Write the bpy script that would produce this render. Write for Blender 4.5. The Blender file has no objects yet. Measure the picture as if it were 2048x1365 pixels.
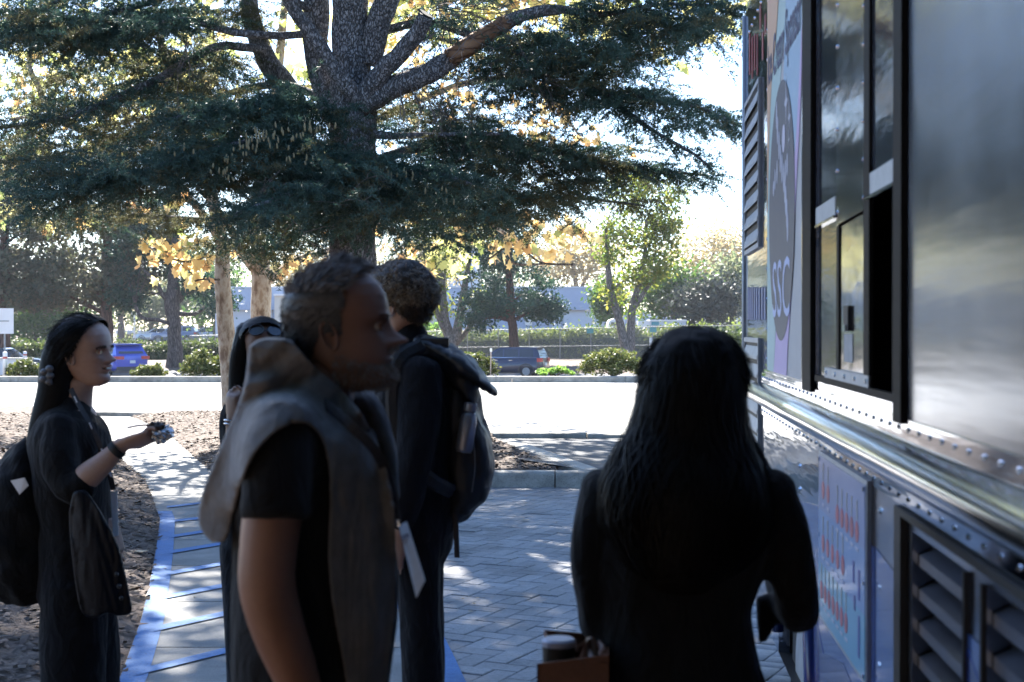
import bpy, bmesh, math, random
import numpy as np
from mathutils import Vector, Matrix, noise as mnoise

random.seed(7)
RNG = np.random.default_rng(7)
SC = bpy.context.scene
COL = SC.collection
PI = math.pi
R = math.radians

# ------------------------------------------------------------------ camera
F, CX, HY, EYE = 2844.0, 1024.0, 658.0, 1.62      # focal length in photo pixels, principal column, horizon row, eye height
cd = bpy.data.cameras.new('camera')
cam = bpy.data.objects.new('camera', cd); COL.objects.link(cam)
cam.location = (0, 0, EYE)
cam.rotation_euler = (R(90) - math.atan((682.5 - HY) / F), 0, 0)
cd.sensor_width = 36.0
cd.lens = F / 2048.0 * 36.0
cd.clip_start, cd.clip_end = 0.05, 3000
cd.dof.use_dof = True
cd.dof.focus_distance = 13.0
cd.dof.aperture_fstop = 6.3
SC.camera = cam

# ------------------------------------------------------------------ sky, sun, exposure
SUN_EL, SUN_AZ = 40.0, -16.0                       # sun ahead of the camera, to the left (azimuth from +Y towards +X)
w = bpy.data.worlds.new('World'); SC.world = w; w.use_nodes = True
nt = w.node_tree
sky = nt.nodes.new('ShaderNodeTexSky'); sky.sky_type = 'NISHITA'; sky.sun_disc = False
sky.sun_elevation = R(SUN_EL); sky.sun_rotation = R(SUN_AZ)
sky.air_density, sky.dust_density, sky.ozone_density = 1.0, 0.6, 6.5
bg = nt.nodes['Background']; bg.inputs['Strength'].default_value = 0.075
nt.links.new(sky.outputs[0], bg.inputs[0])
ld = bpy.data.lights.new('sun', 'SUN'); ld.energy = 5.0; ld.angle = R(0.53); ld.color = (1.0, 0.95, 0.87)
sun = bpy.data.objects.new('sun', ld); COL.objects.link(sun)
_sd = Vector((math.sin(R(SUN_AZ)) * math.cos(R(SUN_EL)), math.cos(R(SUN_AZ)) * math.cos(R(SUN_EL)), math.sin(R(SUN_EL))))
sun.rotation_euler = _sd.to_track_quat('Z', 'Y').to_euler()
vs = SC.view_settings
vs.view_transform = 'Standard'; vs.look = 'None'; vs.gamma = 1.0; vs.exposure = 2.6
vs.use_curve_mapping = False
SC.cycles.max_bounces = 7; SC.cycles.diffuse_bounces = 3; SC.cycles.glossy_bounces = 4
SC.cycles.transmission_bounces = 4; SC.cycles.transparent_max_bounces = 6
SC.cycles.sample_clamp_indirect = 6.0
SC.cycles.caustics_reflective = False; SC.cycles.caustics_refractive = False

# ------------------------------------------------------------------ helpers: points
def at(px, py, Y):
    """the point at depth Y that stands on the sight line of a photo pixel"""
    return Vector(((px - CX) / F * Y, Y, EYE - (py - HY) / F * Y))
def gnd(px, py, z=0.0):
    """the point of the level z on the sight line of a photo pixel"""
    Y = (EYE - z) * F / (py - HY)
    return Vector(((px - CX) / F * Y, Y, z))

# ------------------------------------------------------------------ helpers: objects
def tag(o, label=None, cat=None, group=None, kind=None):
    if label: o['label'] = label
    if cat: o['category'] = cat
    if group: o['group'] = group
    if kind: o['kind'] = kind
    return o
def empty(name, loc, label=None, cat=None, group=None, rz=0.0):
    o = bpy.data.objects.new(name, None); COL.objects.link(o)
    o.location = loc; o.rotation_euler = (0, 0, rz)
    o.empty_display_size = 0.1
    return tag(o, label, cat, group)
def setpar(o, parent):
    """parent while keeping the world-space mesh where it is (only top-level parents carry a transform)"""
    if parent is not None:
        o.parent = parent
        if parent.parent is None:
            o.matrix_parent_inverse = Matrix.LocRotScale(parent.location, parent.rotation_euler, parent.scale).inverted()
    return o
def mesh_np(name, V, Fc, mat=None, parent=None, smooth=False, mi=None, keep=True):
    """object from vertex array and a list of faces (ragged lists allowed) or an int array of tris/quads"""
    me = bpy.data.meshes.new(name)
    V = np.asarray(V, dtype=np.float64).reshape(-1, 3)
    if isinstance(Fc, np.ndarray):
        n, k = Fc.shape
        me.vertices.add(len(V)); me.vertices.foreach_set('co', V.ravel())
        me.loops.add(n * k); me.loops.foreach_set('vertex_index', Fc.astype(np.int32).ravel())
        me.polygons.add(n); me.polygons.foreach_set('loop_start', np.arange(0, n * k, k, dtype=np.int32))
        me.update(calc_edges=True)
    else:
        me.from_pydata([tuple(v) for v in V], [], Fc); me.update()
    mats = mat if isinstance(mat, (list, tuple)) else [mat]
    for m in mats:
        if m is not None: me.materials.append(m)
    if mi is not None: me.polygons.foreach_set('material_index', np.asarray(mi, dtype=np.int32))
    if smooth: me.polygons.foreach_set('use_smooth', np.ones(len(me.polygons), dtype=bool))
    me.update()
    o = bpy.data.objects.new(name, me); COL.objects.link(o)
    if parent is not None and keep: setpar(o, parent)
    elif parent is not None: o.parent = parent
    return o
class MB:
    """collects simple shapes into one mesh"""
    def __init__(s): s.v, s.f, s.m, s.n = [], [], [], 0
    def add(s, V, Fc, mi=0):
        V = np.asarray(V, float).reshape(-1, 3)
        s.v.append(V); s.f += [tuple(int(i) + s.n for i in f) for f in Fc]; s.m += [mi] * len(Fc); s.n += len(V)
        return s
    def box(s, lo, hi, M=None, mi=0, bev=0.0):
        x0, y0, z0 = lo; x1, y1, z1 = hi
        if bev <= 0:
            V = np.array([(x0,y0,z0),(x1,y0,z0),(x1,y1,z0),(x0,y1,z0),(x0,y0,z1),(x1,y0,z1),(x1,y1,z1),(x0,y1,z1)])
            Fc = [(0,3,2,1),(4,5,6,7),(0,1,5,4),(1,2,6,5),(2,3,7,6),(3,0,4,7)]
        else:
            b = bev
            V = np.array([(x0,y0,z0),(x1,y0,z0),(x1,y1,z0),(x0,y1,z0),(x0,y0,z1-b),(x1,y0,z1-b),(x1,y1,z1-b),(x0,y1,z1-b),
                          (x0+b,y0+b,z1),(x1-b,y0+b,z1),(x1-b,y1-b,z1),(x0+b,y1-b,z1)])
            Fc = [(0,3,2,1),(8,9,10,11),(0,1,5,4),(1,2,6,5),(2,3,7,6),(3,0,4,7),(4,5,9,8),(5,6,10,9),(6,7,11,10),(7,4,8,11)]
        if M is not None: V = xf(V, M)
        return s.add(V, Fc, mi)
    def tube(s, P, rad, n=8, mi=0, caps=True):
        V, Fc = tube_np(P, rad, n, caps); return s.add(V, Fc, mi)
    def prism(s, poly, depth_vec, mi=0):
        P = np.asarray(poly, float); d = np.asarray(depth_vec, float); n = len(P)
        V = np.vstack([P, P + d])
        Fc = [tuple(range(n - 1, -1, -1)), tuple(range(n, 2 * n))] + [(i, (i + 1) % n, n + (i + 1) % n, n + i) for i in range(n)]
        return s.add(V, Fc, mi)
    def build(s, name, mat, parent=None, smooth=False):
        return mesh_np(name, np.vstack(s.v), s.f, mat, parent, smooth, mi=s.m)
def xf(V, M):
    V = np.asarray(V, float); A = np.array(M)
    return V @ A[:3, :3].T + A[:3, 3]
def unit(v): 
    v = np.asarray(v, float); n = np.linalg.norm(v); return v / n if n > 1e-12 else v
def tube_np(P, rad, n=8, caps=True, up=None):
    """round or elliptic tube along P; rad scalars or (a, b) pairs. b lies along 'up' (default: frame of least twist)"""
    P = np.asarray([tuple(p) for p in P], float); m = len(P)
    if np.isscalar(rad): rad = [rad] * m
    T = np.zeros_like(P)
    T[1:-1] = P[2:] - P[:-2]; T[0] = P[1] - P[0]; T[-1] = P[-1] - P[-2]
    T = np.array([unit(t) for t in T])
    V = []
    ref = None
    for i in range(m):
        t = T[i]
        if up is not None:
            b = np.asarray(up, float) - np.dot(up, t) * t
            if np.linalg.norm(b) < 1e-3: b = np.cross(t, (1, 0, 0))
            b = unit(b)
        else:
            if ref is None:
                ref = np.array((0, 0, 1.0)) if abs(t[2]) < 0.9 else np.array((1.0, 0, 0))
            b = unit(ref - np.dot(ref, t) * t); ref = b
        a = np.cross(b, t)
        ra, rb = (rad[i], rad[i]) if np.isscalar(rad[i]) else rad[i]
        for k in range(n):
            q = 2 * PI * k / n
            V.append(P[i] + a * ra * math.cos(q) + b * rb * math.sin(q))
    Fc = []
    for i in range(m - 1):
        for k in range(n):
            k2 = (k + 1) % n
            Fc.append((i * n + k, i * n + k2, (i + 1) * n + k2, (i + 1) * n + k))
    if caps:
        Fc.append(tuple(range(n - 1, -1, -1))); Fc.append(tuple(range((m - 1) * n, m * n)))
    return np.array(V), Fc
def spline(P, k=6):
    """Catmull-Rom through rows of P (any number of columns), k steps per span"""
    P = np.asarray(P, float); n = len(P)
    if n < 3: 
        t = np.linspace(0, 1, k + 1)[:, None]; return P[0] * (1 - t) + P[-1] * t
    Q = np.vstack([2 * P[0] - P[1], P, 2 * P[-1] - P[-2]]); out = []
    for i in range(1, n):
        p0, p1, p2, p3 = Q[i-1], Q[i], Q[i+1], Q[i+2]
        for j in range(k):
            t = j / k
            out.append(0.5 * ((2*p1) + (-p0+p2)*t + (2*p0-5*p1+4*p2-p3)*t*t + (-p0+3*p1-3*p2+p3)*t**3))
    out.append(P[-1]); return np.array(out)
def copy_tree(o, parent=None):
    c = o.copy(); COL.objects.link(c); c.parent = parent
    for ch in list(o.children): copy_tree(ch, c)
    return c
def fbm(p, s=1.0, o=3): return mnoise.fractal(Vector(p) * s, 1.0, 2.0, o)

# ------------------------------------------------------------------ helpers: materials
MATS = {}
def new_mat(name):
    m = bpy.data.materials.new(name); m.use_nodes = True
    return m, m.node_tree, m.node_tree.nodes['Principled BSDF']
def N(t, kind, **kw):
    n = t.nodes.new(kind)
    for k, v in kw.items():
        if k.startswith('i_'):
            key = k[2:]
            n.inputs[int(key) if key.isdigit() else key].default_value = v
        else: setattr(n, k, v)
    return n
def ramp(t, fac, stops, interp='LINEAR'):
    r = t.nodes.new('ShaderNodeValToRGB'); r.color_ramp.interpolation = interp
    el = r.color_ramp.elements
    while len(el) < len(stops): el.new(0.5)
    for e, (p, c) in zip(el, stops):
        e.position = p; e.color = (*c, 1) if len(c) == 3 else c
    t.links.new(fac, r.inputs[0]); return r
def mat(name, col, rough=0.6, metal=0.0, var=0.25, scale=6.0, bump=0.0, bscale=40.0, spec=0.5, col2=None, stretch=(1,1,1), island=0.0, coat=0.0, sheen=0.0, bdist=0.01):
    """procedural material: noise-mottled colour, optional bump, optional per-piece variation"""
    if name in MATS: return MATS[name]
    m, t, b = new_mat(name)
    L = t.links
    tc = N(t, 'ShaderNodeTexCoord')
    mp = N(t, 'ShaderNodeMapping'); mp.inputs['Scale'].default_value = stretch
    L.new(tc.outputs['Object'], mp.inputs[0])
    nz = N(t, 'ShaderNodeTexNoise', i_Scale=scale, i_Detail=6.0, i_Roughness=0.65)
    L.new(mp.outputs[0], nz.inputs['Vector'])
    c = np.array(col[:3]); c2 = np.array(col2[:3]) if col2 is not None else c * (1 + var)
    c1 = c * (1 - var) if col2 is None else c
    rp = ramp(t, nz.outputs['Fac'], [(0.32, tuple(np.clip(c1, 0, 1))), (0.68, tuple(np.clip(c2, 0, 1)))])
    out = rp.outputs[0]
    if island > 0:
        oi = N(t, 'ShaderNodeObjectInfo'); ge = N(t, 'ShaderNodeNewGeometry')
        ad = N(t, 'ShaderNodeMath', operation='ADD'); L.new(oi.outputs['Random'], ad.inputs[0]); L.new(ge.outputs['Random Per Island'], ad.inputs[1])
        fr = N(t, 'ShaderNodeMath', operation='FRACT'); L.new(ad.outputs[0], fr.inputs[0])
        mr = N(t, 'ShaderNodeMapRange', i_3=1 - island, i_4=1 + island); L.new(fr.outputs[0], mr.inputs[0])
        hs = N(t, 'ShaderNodeHueSaturation'); L.new(mr.outputs[0], hs.inputs['Value']); L.new(out, hs.inputs['Color']); out = hs.outputs[0]
    L.new(out, b.inputs['Base Color'])
    b.inputs['Roughness'].default_value = rough; b.inputs['Metallic'].default_value = metal
    b.inputs['Specular IOR Level'].default_value = spec
    if coat: b.inputs['Coat Weight'].default_value = coat; b.inputs['Coat Roughness'].default_value = 0.06
    if sheen: b.inputs['Sheen Weight'].default_value = sheen
    if bump > 0:
        n2 = N(t, 'ShaderNodeTexNoise', i_Scale=bscale, i_Detail=5.0, i_Roughness=0.6)
        L.new(mp.outputs[0], n2.inputs['Vector'])
        bp = N(t, 'ShaderNodeBump', i_Strength=bump, i_Distance=bdist); L.new(n2.outputs['Fac'], bp.inputs['Height'])
        L.new(bp.outputs[0], b.inputs['Normal'])
    MATS[name] = m
    return m
def leaf_mat(name, cols, trans=0.5, rough=0.55, tcol=None, spec=0.3):
    """foliage: colour differs leaf by leaf, part of the light passes through"""
    if name in MATS: return MATS[name]
    m, t, b = new_mat(name); L = t.links
    ge = N(t, 'ShaderNodeNewGeometry'); oi = N(t, 'ShaderNodeObjectInfo')
    ad = N(t, 'ShaderNodeMath', operation='ADD'); L.new(oi.outputs['Random'], ad.inputs[0]); L.new(ge.outputs['Random Per Island'], ad.inputs[1])
    fr = N(t, 'ShaderNodeMath', operation='FRACT'); L.new(ad.outputs[0], fr.inputs[0])
    st = [(i / max(1, len(cols) - 1), c) for i, c in enumerate(cols)]
    rp = ramp(t, fr.outputs[0], st)
    L.new(rp.outputs[0], b.inputs['Base Color']); b.inputs['Roughness'].default_value = rough
    b.inputs['Specular IOR Level'].default_value = spec
    tr = N(t, 'ShaderNodeBsdfTranslucent')
    hs = N(t, 'ShaderNodeHueSaturation', i_Saturation=1.1, i_Value=1.5 if tcol is None else tcol); L.new(rp.outputs[0], hs.inputs['Color']); L.new(hs.outputs[0], tr.inputs['Color'])
    mx = N(t, 'ShaderNodeMixShader', i_0=trans); L.new(b.outputs[0], mx.inputs[1]); L.new(tr.outputs[0], mx.inputs[2])
    L.new(mx.outputs[0], t.nodes['Material Output'].inputs['Surface'])
    MATS[name] = m
    return m
# ================================================================== THE SETTING
def zleft(Y):
    t = min(1, max(0, (Y - 14) / 9.0)); return 0.18 * t * t * (3 - 2 * t)
def poly_sheet(name, poly, z, m, kind='structure'):
    o = mesh_np(name, [(x, y, z) for x, y in poly], [tuple(range(len(poly)))], m)
    tag(o, kind=kind); return o

m_soil = mat('soil_litter', (0.10, 0.07, 0.05), 0.95, var=0.4, scale=1.5, bump=0.6, bscale=25)
m_mulch = mat('mulch_bark', (0.065, 0.045, 0.036), 0.95, scale=9, bump=1.0, bscale=55, col2=(0.16, 0.115, 0.09), bdist=0.03)
m_conc = mat('concrete_path', (0.20, 0.198, 0.188), 0.85, var=0.18, scale=3.5, bump=0.25, bscale=180, bdist=0.003)
m_curb = mat('concrete_curb', (0.23, 0.22, 0.20), 0.9, scale=5.0, bump=0.4, bscale=90, col2=(0.36, 0.35, 0.32), bdist=0.004)
m_asph = mat('asphalt', (0.055, 0.057, 0.062), 0.9, var=0.3, scale=2.0, bump=0.7, bscale=220, bdist=0.006)
m_lot = mat('worn_lot_paving', (0.34, 0.33, 0.31), 0.9, var=0.12, scale=0.8, bump=0.3, bscale=120)
m_road = mat('road_asphalt', (0.06, 0.06, 0.065), 0.9, var=0.2, scale=1.0)
m_paver = mat('paver_concrete', (0.235, 0.232, 0.235), 0.85, var=0.16, scale=30, bump=0.5, bscale=260, island=0.16, bdist=0.003)
m_bluep = mat('blue_paint', (0.035, 0.14, 0.35), 0.8, scale=22, col2=(0.065, 0.175, 0.37), bump=0.2, bscale=160, bdist=0.003)

def add_stains(m, scale, lo, hi, fine=60.0, fl=.8):
    """dirt and wear laid over a material by place, so that neighbouring pieces differ"""
    t = m.node_tree; L = t.links; b = t.nodes['Principled BSDF']; src = b.inputs['Base Color'].links[0].from_socket
    g = N(t, 'ShaderNodeNewGeometry'); n1 = N(t, 'ShaderNodeTexNoise', i_Scale=scale, i_Detail=7.0, i_Roughness=.65, i_Distortion=.6); L.new(g.outputs['Position'], n1.inputs['Vector'])
    r1 = ramp(t, n1.outputs['Fac'], [(.33, (lo,) * 3), (.50, (1, 1, 1)), (.72, (hi,) * 3)])
    n2 = N(t, 'ShaderNodeTexNoise', i_Scale=fine, i_Detail=2.0); L.new(g.outputs['Position'], n2.inputs['Vector']); r2 = ramp(t, n2.outputs['Fac'], [(.34, (fl,) * 3), (.44, (1, 1, 1))])
    a = N(t, 'ShaderNodeMix', data_type='RGBA', blend_type='MULTIPLY', i_0=1.0); L.new(src, a.inputs[6]); L.new(r1.outputs[0], a.inputs[7])
    c = N(t, 'ShaderNodeMix', data_type='RGBA', blend_type='MULTIPLY', i_0=1.0); L.new(a.outputs[2], c.inputs[6]); L.new(r2.outputs[0], c.inputs[7]); L.new(c.outputs[2], b.inputs['Base Color'])
add_stains(m_paver, 1.7, .62, 1.18, 140, .72); add_stains(m_conc, 1.3, .72, 1.12, 90, .7); add_stains(m_curb, 2.5, .6, 1.15, 80, .7); add_stains(m_lot, .35, .85, 1.08, 30, .85); add_stains(m_bluep, 3.0, .75, 1.1, 110, .6); add_stains(m_asph, .9, .7, 1.25, 120, .6)

# the ground: one sheet to the horizon, falling to the street beyond the lot and rising behind it
prof = [(-60, -.04), (0, -.04), (13, -.04), (14.4, -.035), (16, -.01), (18, .04), (20, .08), (23, .12), (37.6, .12), (38, .27), (44, .05), (54, -.35), (66, -.80), (76, -.80), (76.4, -.62),
        (84, -.25), (95, -.1), (140, .0), (300, .6), (900, 2.0)]
xs = np.concatenate([[-700, -300, -120], np.arange(-60, 61, 4.0), [120, 300, 700]])
ys = []
for (a, za), (b, zb) in zip(prof[:-1], prof[1:]):
    k = max(1, int((b - a) / 3)) if b < 100 else 3
    ys += [a + (b - a) * j / k for j in range(k)]
ys.append(900)
V = []; Fq = []
for y in ys:
    z = np.interp(y, [p[0] for p in prof], [p[1] for p in prof])
    for x in xs: V.append((x, y, z + (0.05 * fbm((x * .2, y * .2, 0)) if y > 38.5 and not 64 < y < 78 else 0)))
nx = len(xs)
for j in range(len(ys) - 1):
    for i in range(nx - 1): Fq.append((j*nx+i, j*nx+i+1, (j+1)*nx+i+1, (j+1)*nx+i))
tag(mesh_np('ground', V, np.array(Fq), m_soil, smooth=True), kind='structure')

# driveway lot, sunlit, and the street behind it
LOT = [(-70, 26.5), (-9.5, 24.3), (-5.4, 23.4), (-2.6, 21.2), (-0.6, 19.42), (30, 19.42), (70, 19.42), (70, 37.62), (-70, 37.62)]
poly_sheet('driveway_lot', LOT, 0.2, m_lot)
poly_sheet('street', [(-150, 66.2), (150, 66.2), (150, 76.0), (-150, 76.0)], -0.775, m_road)
# joint lines in the lot paving
for k, (a, b) in enumerate([(gnd(1120, 858, .2), gnd(1240, 860, .2)), (gnd(200, 806, .2), gnd(440, 806, .2))]):
    d = unit(np.array(b) - np.array(a)); n = np.array((-d[1], d[0], 0)) * 0.007
    o = mesh_np('paving_joint', [np.array(a) - n + (0,0,.004), np.array(b) - n + (0,0,.004), np.array(b) + n + (0,0,.004), np.array(a) + n + (0,0,.004)], [(0,1,2,3)], m_curb)
    tag(o, kind='structure')

def curb_run(pts, name, h, wd, blocks, label, z0):
    """kerb of separate blocks along pts"""
    root = empty(name, (pts[0][0], pts[0][1], z0), label, 'kerb')
    P = np.asarray(pts, float)
    seg = np.linalg.norm(np.diff(P, axis=0), axis=1); cum = np.concatenate([[0], np.cumsum(seg)])
    for i in range(blocks):
        a, b = cum[-1] * i / blocks + 0.006, cum[-1] * (i + 1) / blocks - 0.006
        pa = np.array([np.interp(a, cum, P[:, 0]), np.interp(a, cum, P[:, 1])]); pb = np.array([np.interp(b, cum, P[:, 0]), np.interp(b, cum, P[:, 1])])
        d = unit(pb - pa); n = np.array((-d[1], d[0]))
        L = np.linalg.norm(pb - pa); M = Matrix(((d[0], n[0], 0, pa[0]), (d[1], n[1], 0, pa[1]), (0, 0, 1, 0), (0, 0, 0, 1)))
        b_ = MB()
        # profile with a rounded nose, uneven top
        prf = [(0, z0 - .12), (0.012, z0 + h - .035), (0.02, z0 + h - .012), (0.045, z0 + h), (wd, z0 + h + .002), (wd, z0 - .12)]
        nseg = 5; ring = []
        for s in range(nseg + 1):
            xx = L * s / nseg
            for (yy, zz) in prf: ring.append((xx, yy + .004 * fbm((pa[0] + xx, zz * 3, 1), 2), zz + .004 * fbm((pa[0] + xx, yy, 2), 1.5)))
        k = len(prf); Fc = []
        for s in range(nseg):
            for q in range(k): Fc.append((s*k+q, (s+1)*k+q, (s+1)*k+(q+1) % k, s*k+(q+1) % k))
        Fc += [tuple(range(k)), tuple(range(nseg*k + k - 1, nseg*k - 1, -1))]
        b_.add(xf(ring, M), Fc)
        b_.build('kerb_block', m_curb, root)
    return root
curb_run([(-3.0, 14.62), (0.33, 14.53), (5.6, 14.38)], 'raised_kerb', .155, .17, 5, 'grey concrete kerb between the shaded pavers and the mulch island', 0.0)
curb_run([(-3.2, 19.12), (1.0, 19.10)], 'low_kerb', .075, .30, 2, 'low dappled kerb at the near edge of the sunlit lot', .145)
curb_run([(1.012, 19.10), (12.0, 19.06)], 'flush_kerb', .056, .36, 6, 'flush concrete gutter strip where the asphalt lane meets the lot', .145)
curb_run([(-24, 37.62), (18, 37.62)], 'far_kerb', .16, .2, 14, 'long concrete kerb along the far side of the sunlit lot', .2)
curb_run([gnd(992, 880, .15)[:2], gnd(1165, 944, .15)[:2]], 'strip_kerb', .016, .21, 3, 'pale diagonal concrete strip between mulch island and asphalt', .145)
curb_run([(-9.4, 24.05), (-5.3, 23.15), (-3.4, 21.7)], 'edge_strip', .06, .28, 3, 'flat pale concrete edging between bark mulch and the lot, left', .19)

poly_sheet('asphalt_lane', [(-1.2, 19.4), (.1, 16.0), (.86, 14.66), (12, 14.5), (12, 19.42)], .149, m_asph)

# mulch beds (uneven sheets) --------------------------------------------------
PATH_L = [(-1.55, 3.0), (-1.72, 5.6), (-1.81, 6.52), (-1.89, 6.96), (-2.07, 7.92), (-2.34, 9.18), (-2.61, 10.4), (-2.99, 12.06), (-3.41, 13.5), (-3.94, 15.25), (-4.76, 17.25), (-5.6, 19.5), (-6.6, 21.8), (-7.4, 23.4)]
PATH_R = [(0.25, 3.0), (-.06, 5.6), (-.215, 6.52), (-.28, 6.96), (-.43, 7.92), (-.85, 9.18), (-1.33, 10.4), (-1.98, 12.06), (-2.6, 13.5), (-3.12, 15.25), (-3.85, 17.25), (-4.65, 19.5), (-5.6, 21.8), (-6.3, 23.4)]
pl = np.array(PATH_L); pr = np.array(PATH_R)
def xl(Y): return float(np.interp(Y, pl[:, 1], pl[:, 0]))
def xr(Y): return float(np.interp(Y, pr[:, 1], pr[:, 0]))
def bed(name, rows, fx0, fx1, fz, n, label_kind='structure'):
    V = []; Fq = []
    for y in rows:
        a, b = fx0(y), fx1(y)
        for i in range(n + 1):
            x = a + (b - a) * i / n
            V.append((x, y, fz(x, y)))
    k = n + 1
    for j in range(len(rows) - 1):
        for i in range(n): Fq.append((j*k+i, j*k+i+1, (j+1)*k+i+1, (j+1)*k+i))
    return tag(mesh_np(name, V, np.array(Fq), m_mulch, smooth=True), kind=label_kind)
def z_bedl(x, y):
    d = xl(y) - x
    return zleft(y) + min(.16, .16 * (1 - math.exp(-max(0, d) / .55))) - (.012 if d < .02 else 0) + .03 * fbm((x, y, 0), 1.3) * min(1, max(0, d) / .4) + .012 * fbm((x, y, 3), 7)
def z_bedr(x, y):
    d = x - xr(y)
    return zleft(y) + min(.11, .11 * (1 - math.exp(-max(0, d) / .5))) - (.012 if d < .02 else 0) + .015 * fbm((x, y, 0), 1.3) + .012 * fbm((x, y, 3), 7)
bed('mulch_bed_left', np.arange(2.0, 24.1, .12), lambda y: -9.5, lambda y: xl(y) + .02, z_bedl, 60)
def xi1(y): return min(np.interp(y, [14.5, 14.6, 18.45, 19.2], [.66, .64, -.20, -.34]), 9)
bed('mulch_bed_island', np.concatenate([np.arange(14.74, 19.1, .1), [19.12]]), lambda y: xr(y) - .02, lambda y: xi1(y), z_bedr, 50)
bed('mulch_bed_far', np.arange(19.1, 23.6, .12), lambda y: xr(y) - .02, lambda y: float(np.interp(y, [19.1, 19.4, 21.2, 23.6], [-.5, -.7, -2.7, -5.6])), z_bedr, 30)

# bark chips lying on the beds
def chips(name, pts, size, m):
    n = len(pts); P = np.asarray(pts)
    L = RNG.uniform(.35, 1.3, n) * size; W = L * RNG.uniform(.15, .5, n); a = RNG.uniform(0, 2*PI, n)
    tx, ty = RNG.normal(0, .22, n), RNG.normal(0, .22, n)
    u = np.stack([np.cos(a), np.sin(a), tx], 1) * L[:, None]; v = np.stack([-np.sin(a), np.cos(a), ty], 1) * W[:, None]
    up = np.array((0, 0, 1.0)) * (W * .5)[:, None]
    V = np.concatenate([P - u - v, P + u - v, P + u + v, P - u + v, P + up], 1).reshape(-1, 3)
    base = np.arange(n)[:, None] * 5
    Fc = np.concatenate([base + np.array([[0, 1, 4]]), base + np.array([[1, 2, 4]]), base + np.array([[2, 3, 4]]), base + np.array([[3, 0, 4]])], 0)
    return tag(mesh_np(name, V, Fc, m), kind='stuff')
m_chip = mat('bark_chip', (0.095, 0.066, 0.05), 0.9, var=0.3, scale=20, island=0.6)
pts = []
while len(pts) < 15000:
    y = random.uniform(4, 22); x = xl(y) - abs(random.gauss(0, 1.0)) * (1.6 if y < 12 else 2.6) + .01
    if x < -9: continue
    pts.append((x, y, z_bedl(x, y) + .012))
o = chips('bark_chips', pts, .035, m_chip); tag(o, 'loose brown bark chips covering the bed left of the path', 'bark chips')
pts = []
while len(pts) < 7000:
    y = random.uniform(14.8, 19.0); x = random.uniform(xr(y), xi1(y))
    pts.append((x, y, z_bedr(x, y) + .012))
while len(pts) < 10000:
    y = random.uniform(19.2, 23.2); x = random.uniform(xr(y), float(np.interp(y, [19.1, 19.4, 21.2, 23.6], [-.5, -.7, -2.7, -5.6])))
    pts.append((x, y, z_bedr(x, y) + .012))
o = chips('bark_chips', pts, .035, m_chip); tag(o, 'loose brown bark chips covering the island behind the kerb', 'bark chips')

# concrete path: slabs with open joints, blue paint laid on top ----------------
path = empty('footpath', (xl(6.5), 6.5, 0)); tag(path, kind='structure')
jY = [3.0, 4.6, 5.9, 7.22, 8.43, 9.72, 10.9, 12.3, 13.8, 15.4, 17.1, 18.9, 20.8, 23.4]
for a, b in zip(jY[:-1], jY[1:]):
    n = 6; top = []; 
    for j in range(n + 1):
        y = a + .007 + (b - a - .014) * j / n
        top.append(((xl(y), y), (xr(y) - (.135 if y < 12 else 0), y)))
    V = []; 
    for (l, r) in top:
        for q in (0, .5, 1):
            x = l[0] + (r[0] - l[0]) * q
            V.append((x, l[1] , zleft(l[1]) + .0))
    nb = len(V); V += [(x, y, z - .09) for x, y, z in V]
    Fc = []
    for j in range(n):
        for q in range(2):
            i = j*3+q; Fc.append((i, i+1, i+4, i+3))
    bd = [0, 1, 2] + [3*j+2 for j in range(1, n+1)] + [3*n+1, 3*n] + [3*j for j in range(n-1, 0, -1)]
    for q in range(len(bd)):
        p, p2 = bd[q], bd[(q+1) % len(bd)]; Fc.append((p, p + nb, p2 + nb, p2))
    mesh_np('path_slab', V, Fc, m_conc, path)
# blue edge band and hatching
b_ = MB(); rows = np.arange(4.2, 12.7, .15); 
V = []
for y in rows:
    V += [(xl(y) + .004, y, zleft(y) + .004), (xl(y) + .13, y, zleft(y) + .004)]
b_.add(V, [(2*i, 2*i+1, 2*i+3, 2*i+2) for i in range(len(rows) - 1)])
o = b_.build('edge_band', m_bluep, path)
for (ax, ay, bx, by, wpx) in [(333, 1016, 402, 1008, 4), (338, 1045, 420, 1036, 5), (338, 1076, 440, 1060, 6), (338, 1107, 470, 1085, 7), (333, 1150, 500, 1120, 8), (322, 1198, 520, 1160, 9), (306, 1262, 560, 1206, 11), (268, 1350, 600, 1268, 13), (220, 1460, 640, 1340, 16)]:
    hw = wpx / 2 * .9
    q = [gnd(ax, ay + hw), gnd(bx, by + hw), gnd(bx, by - hw), gnd(ax, ay - hw)]
    q = [(min(p[0], xr(p[1]) - .15), p[1], .0072) for p in q]
    mesh_np('hatch_stripe', q, [(0, 1, 2, 3)], m_bluep, path)

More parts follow.
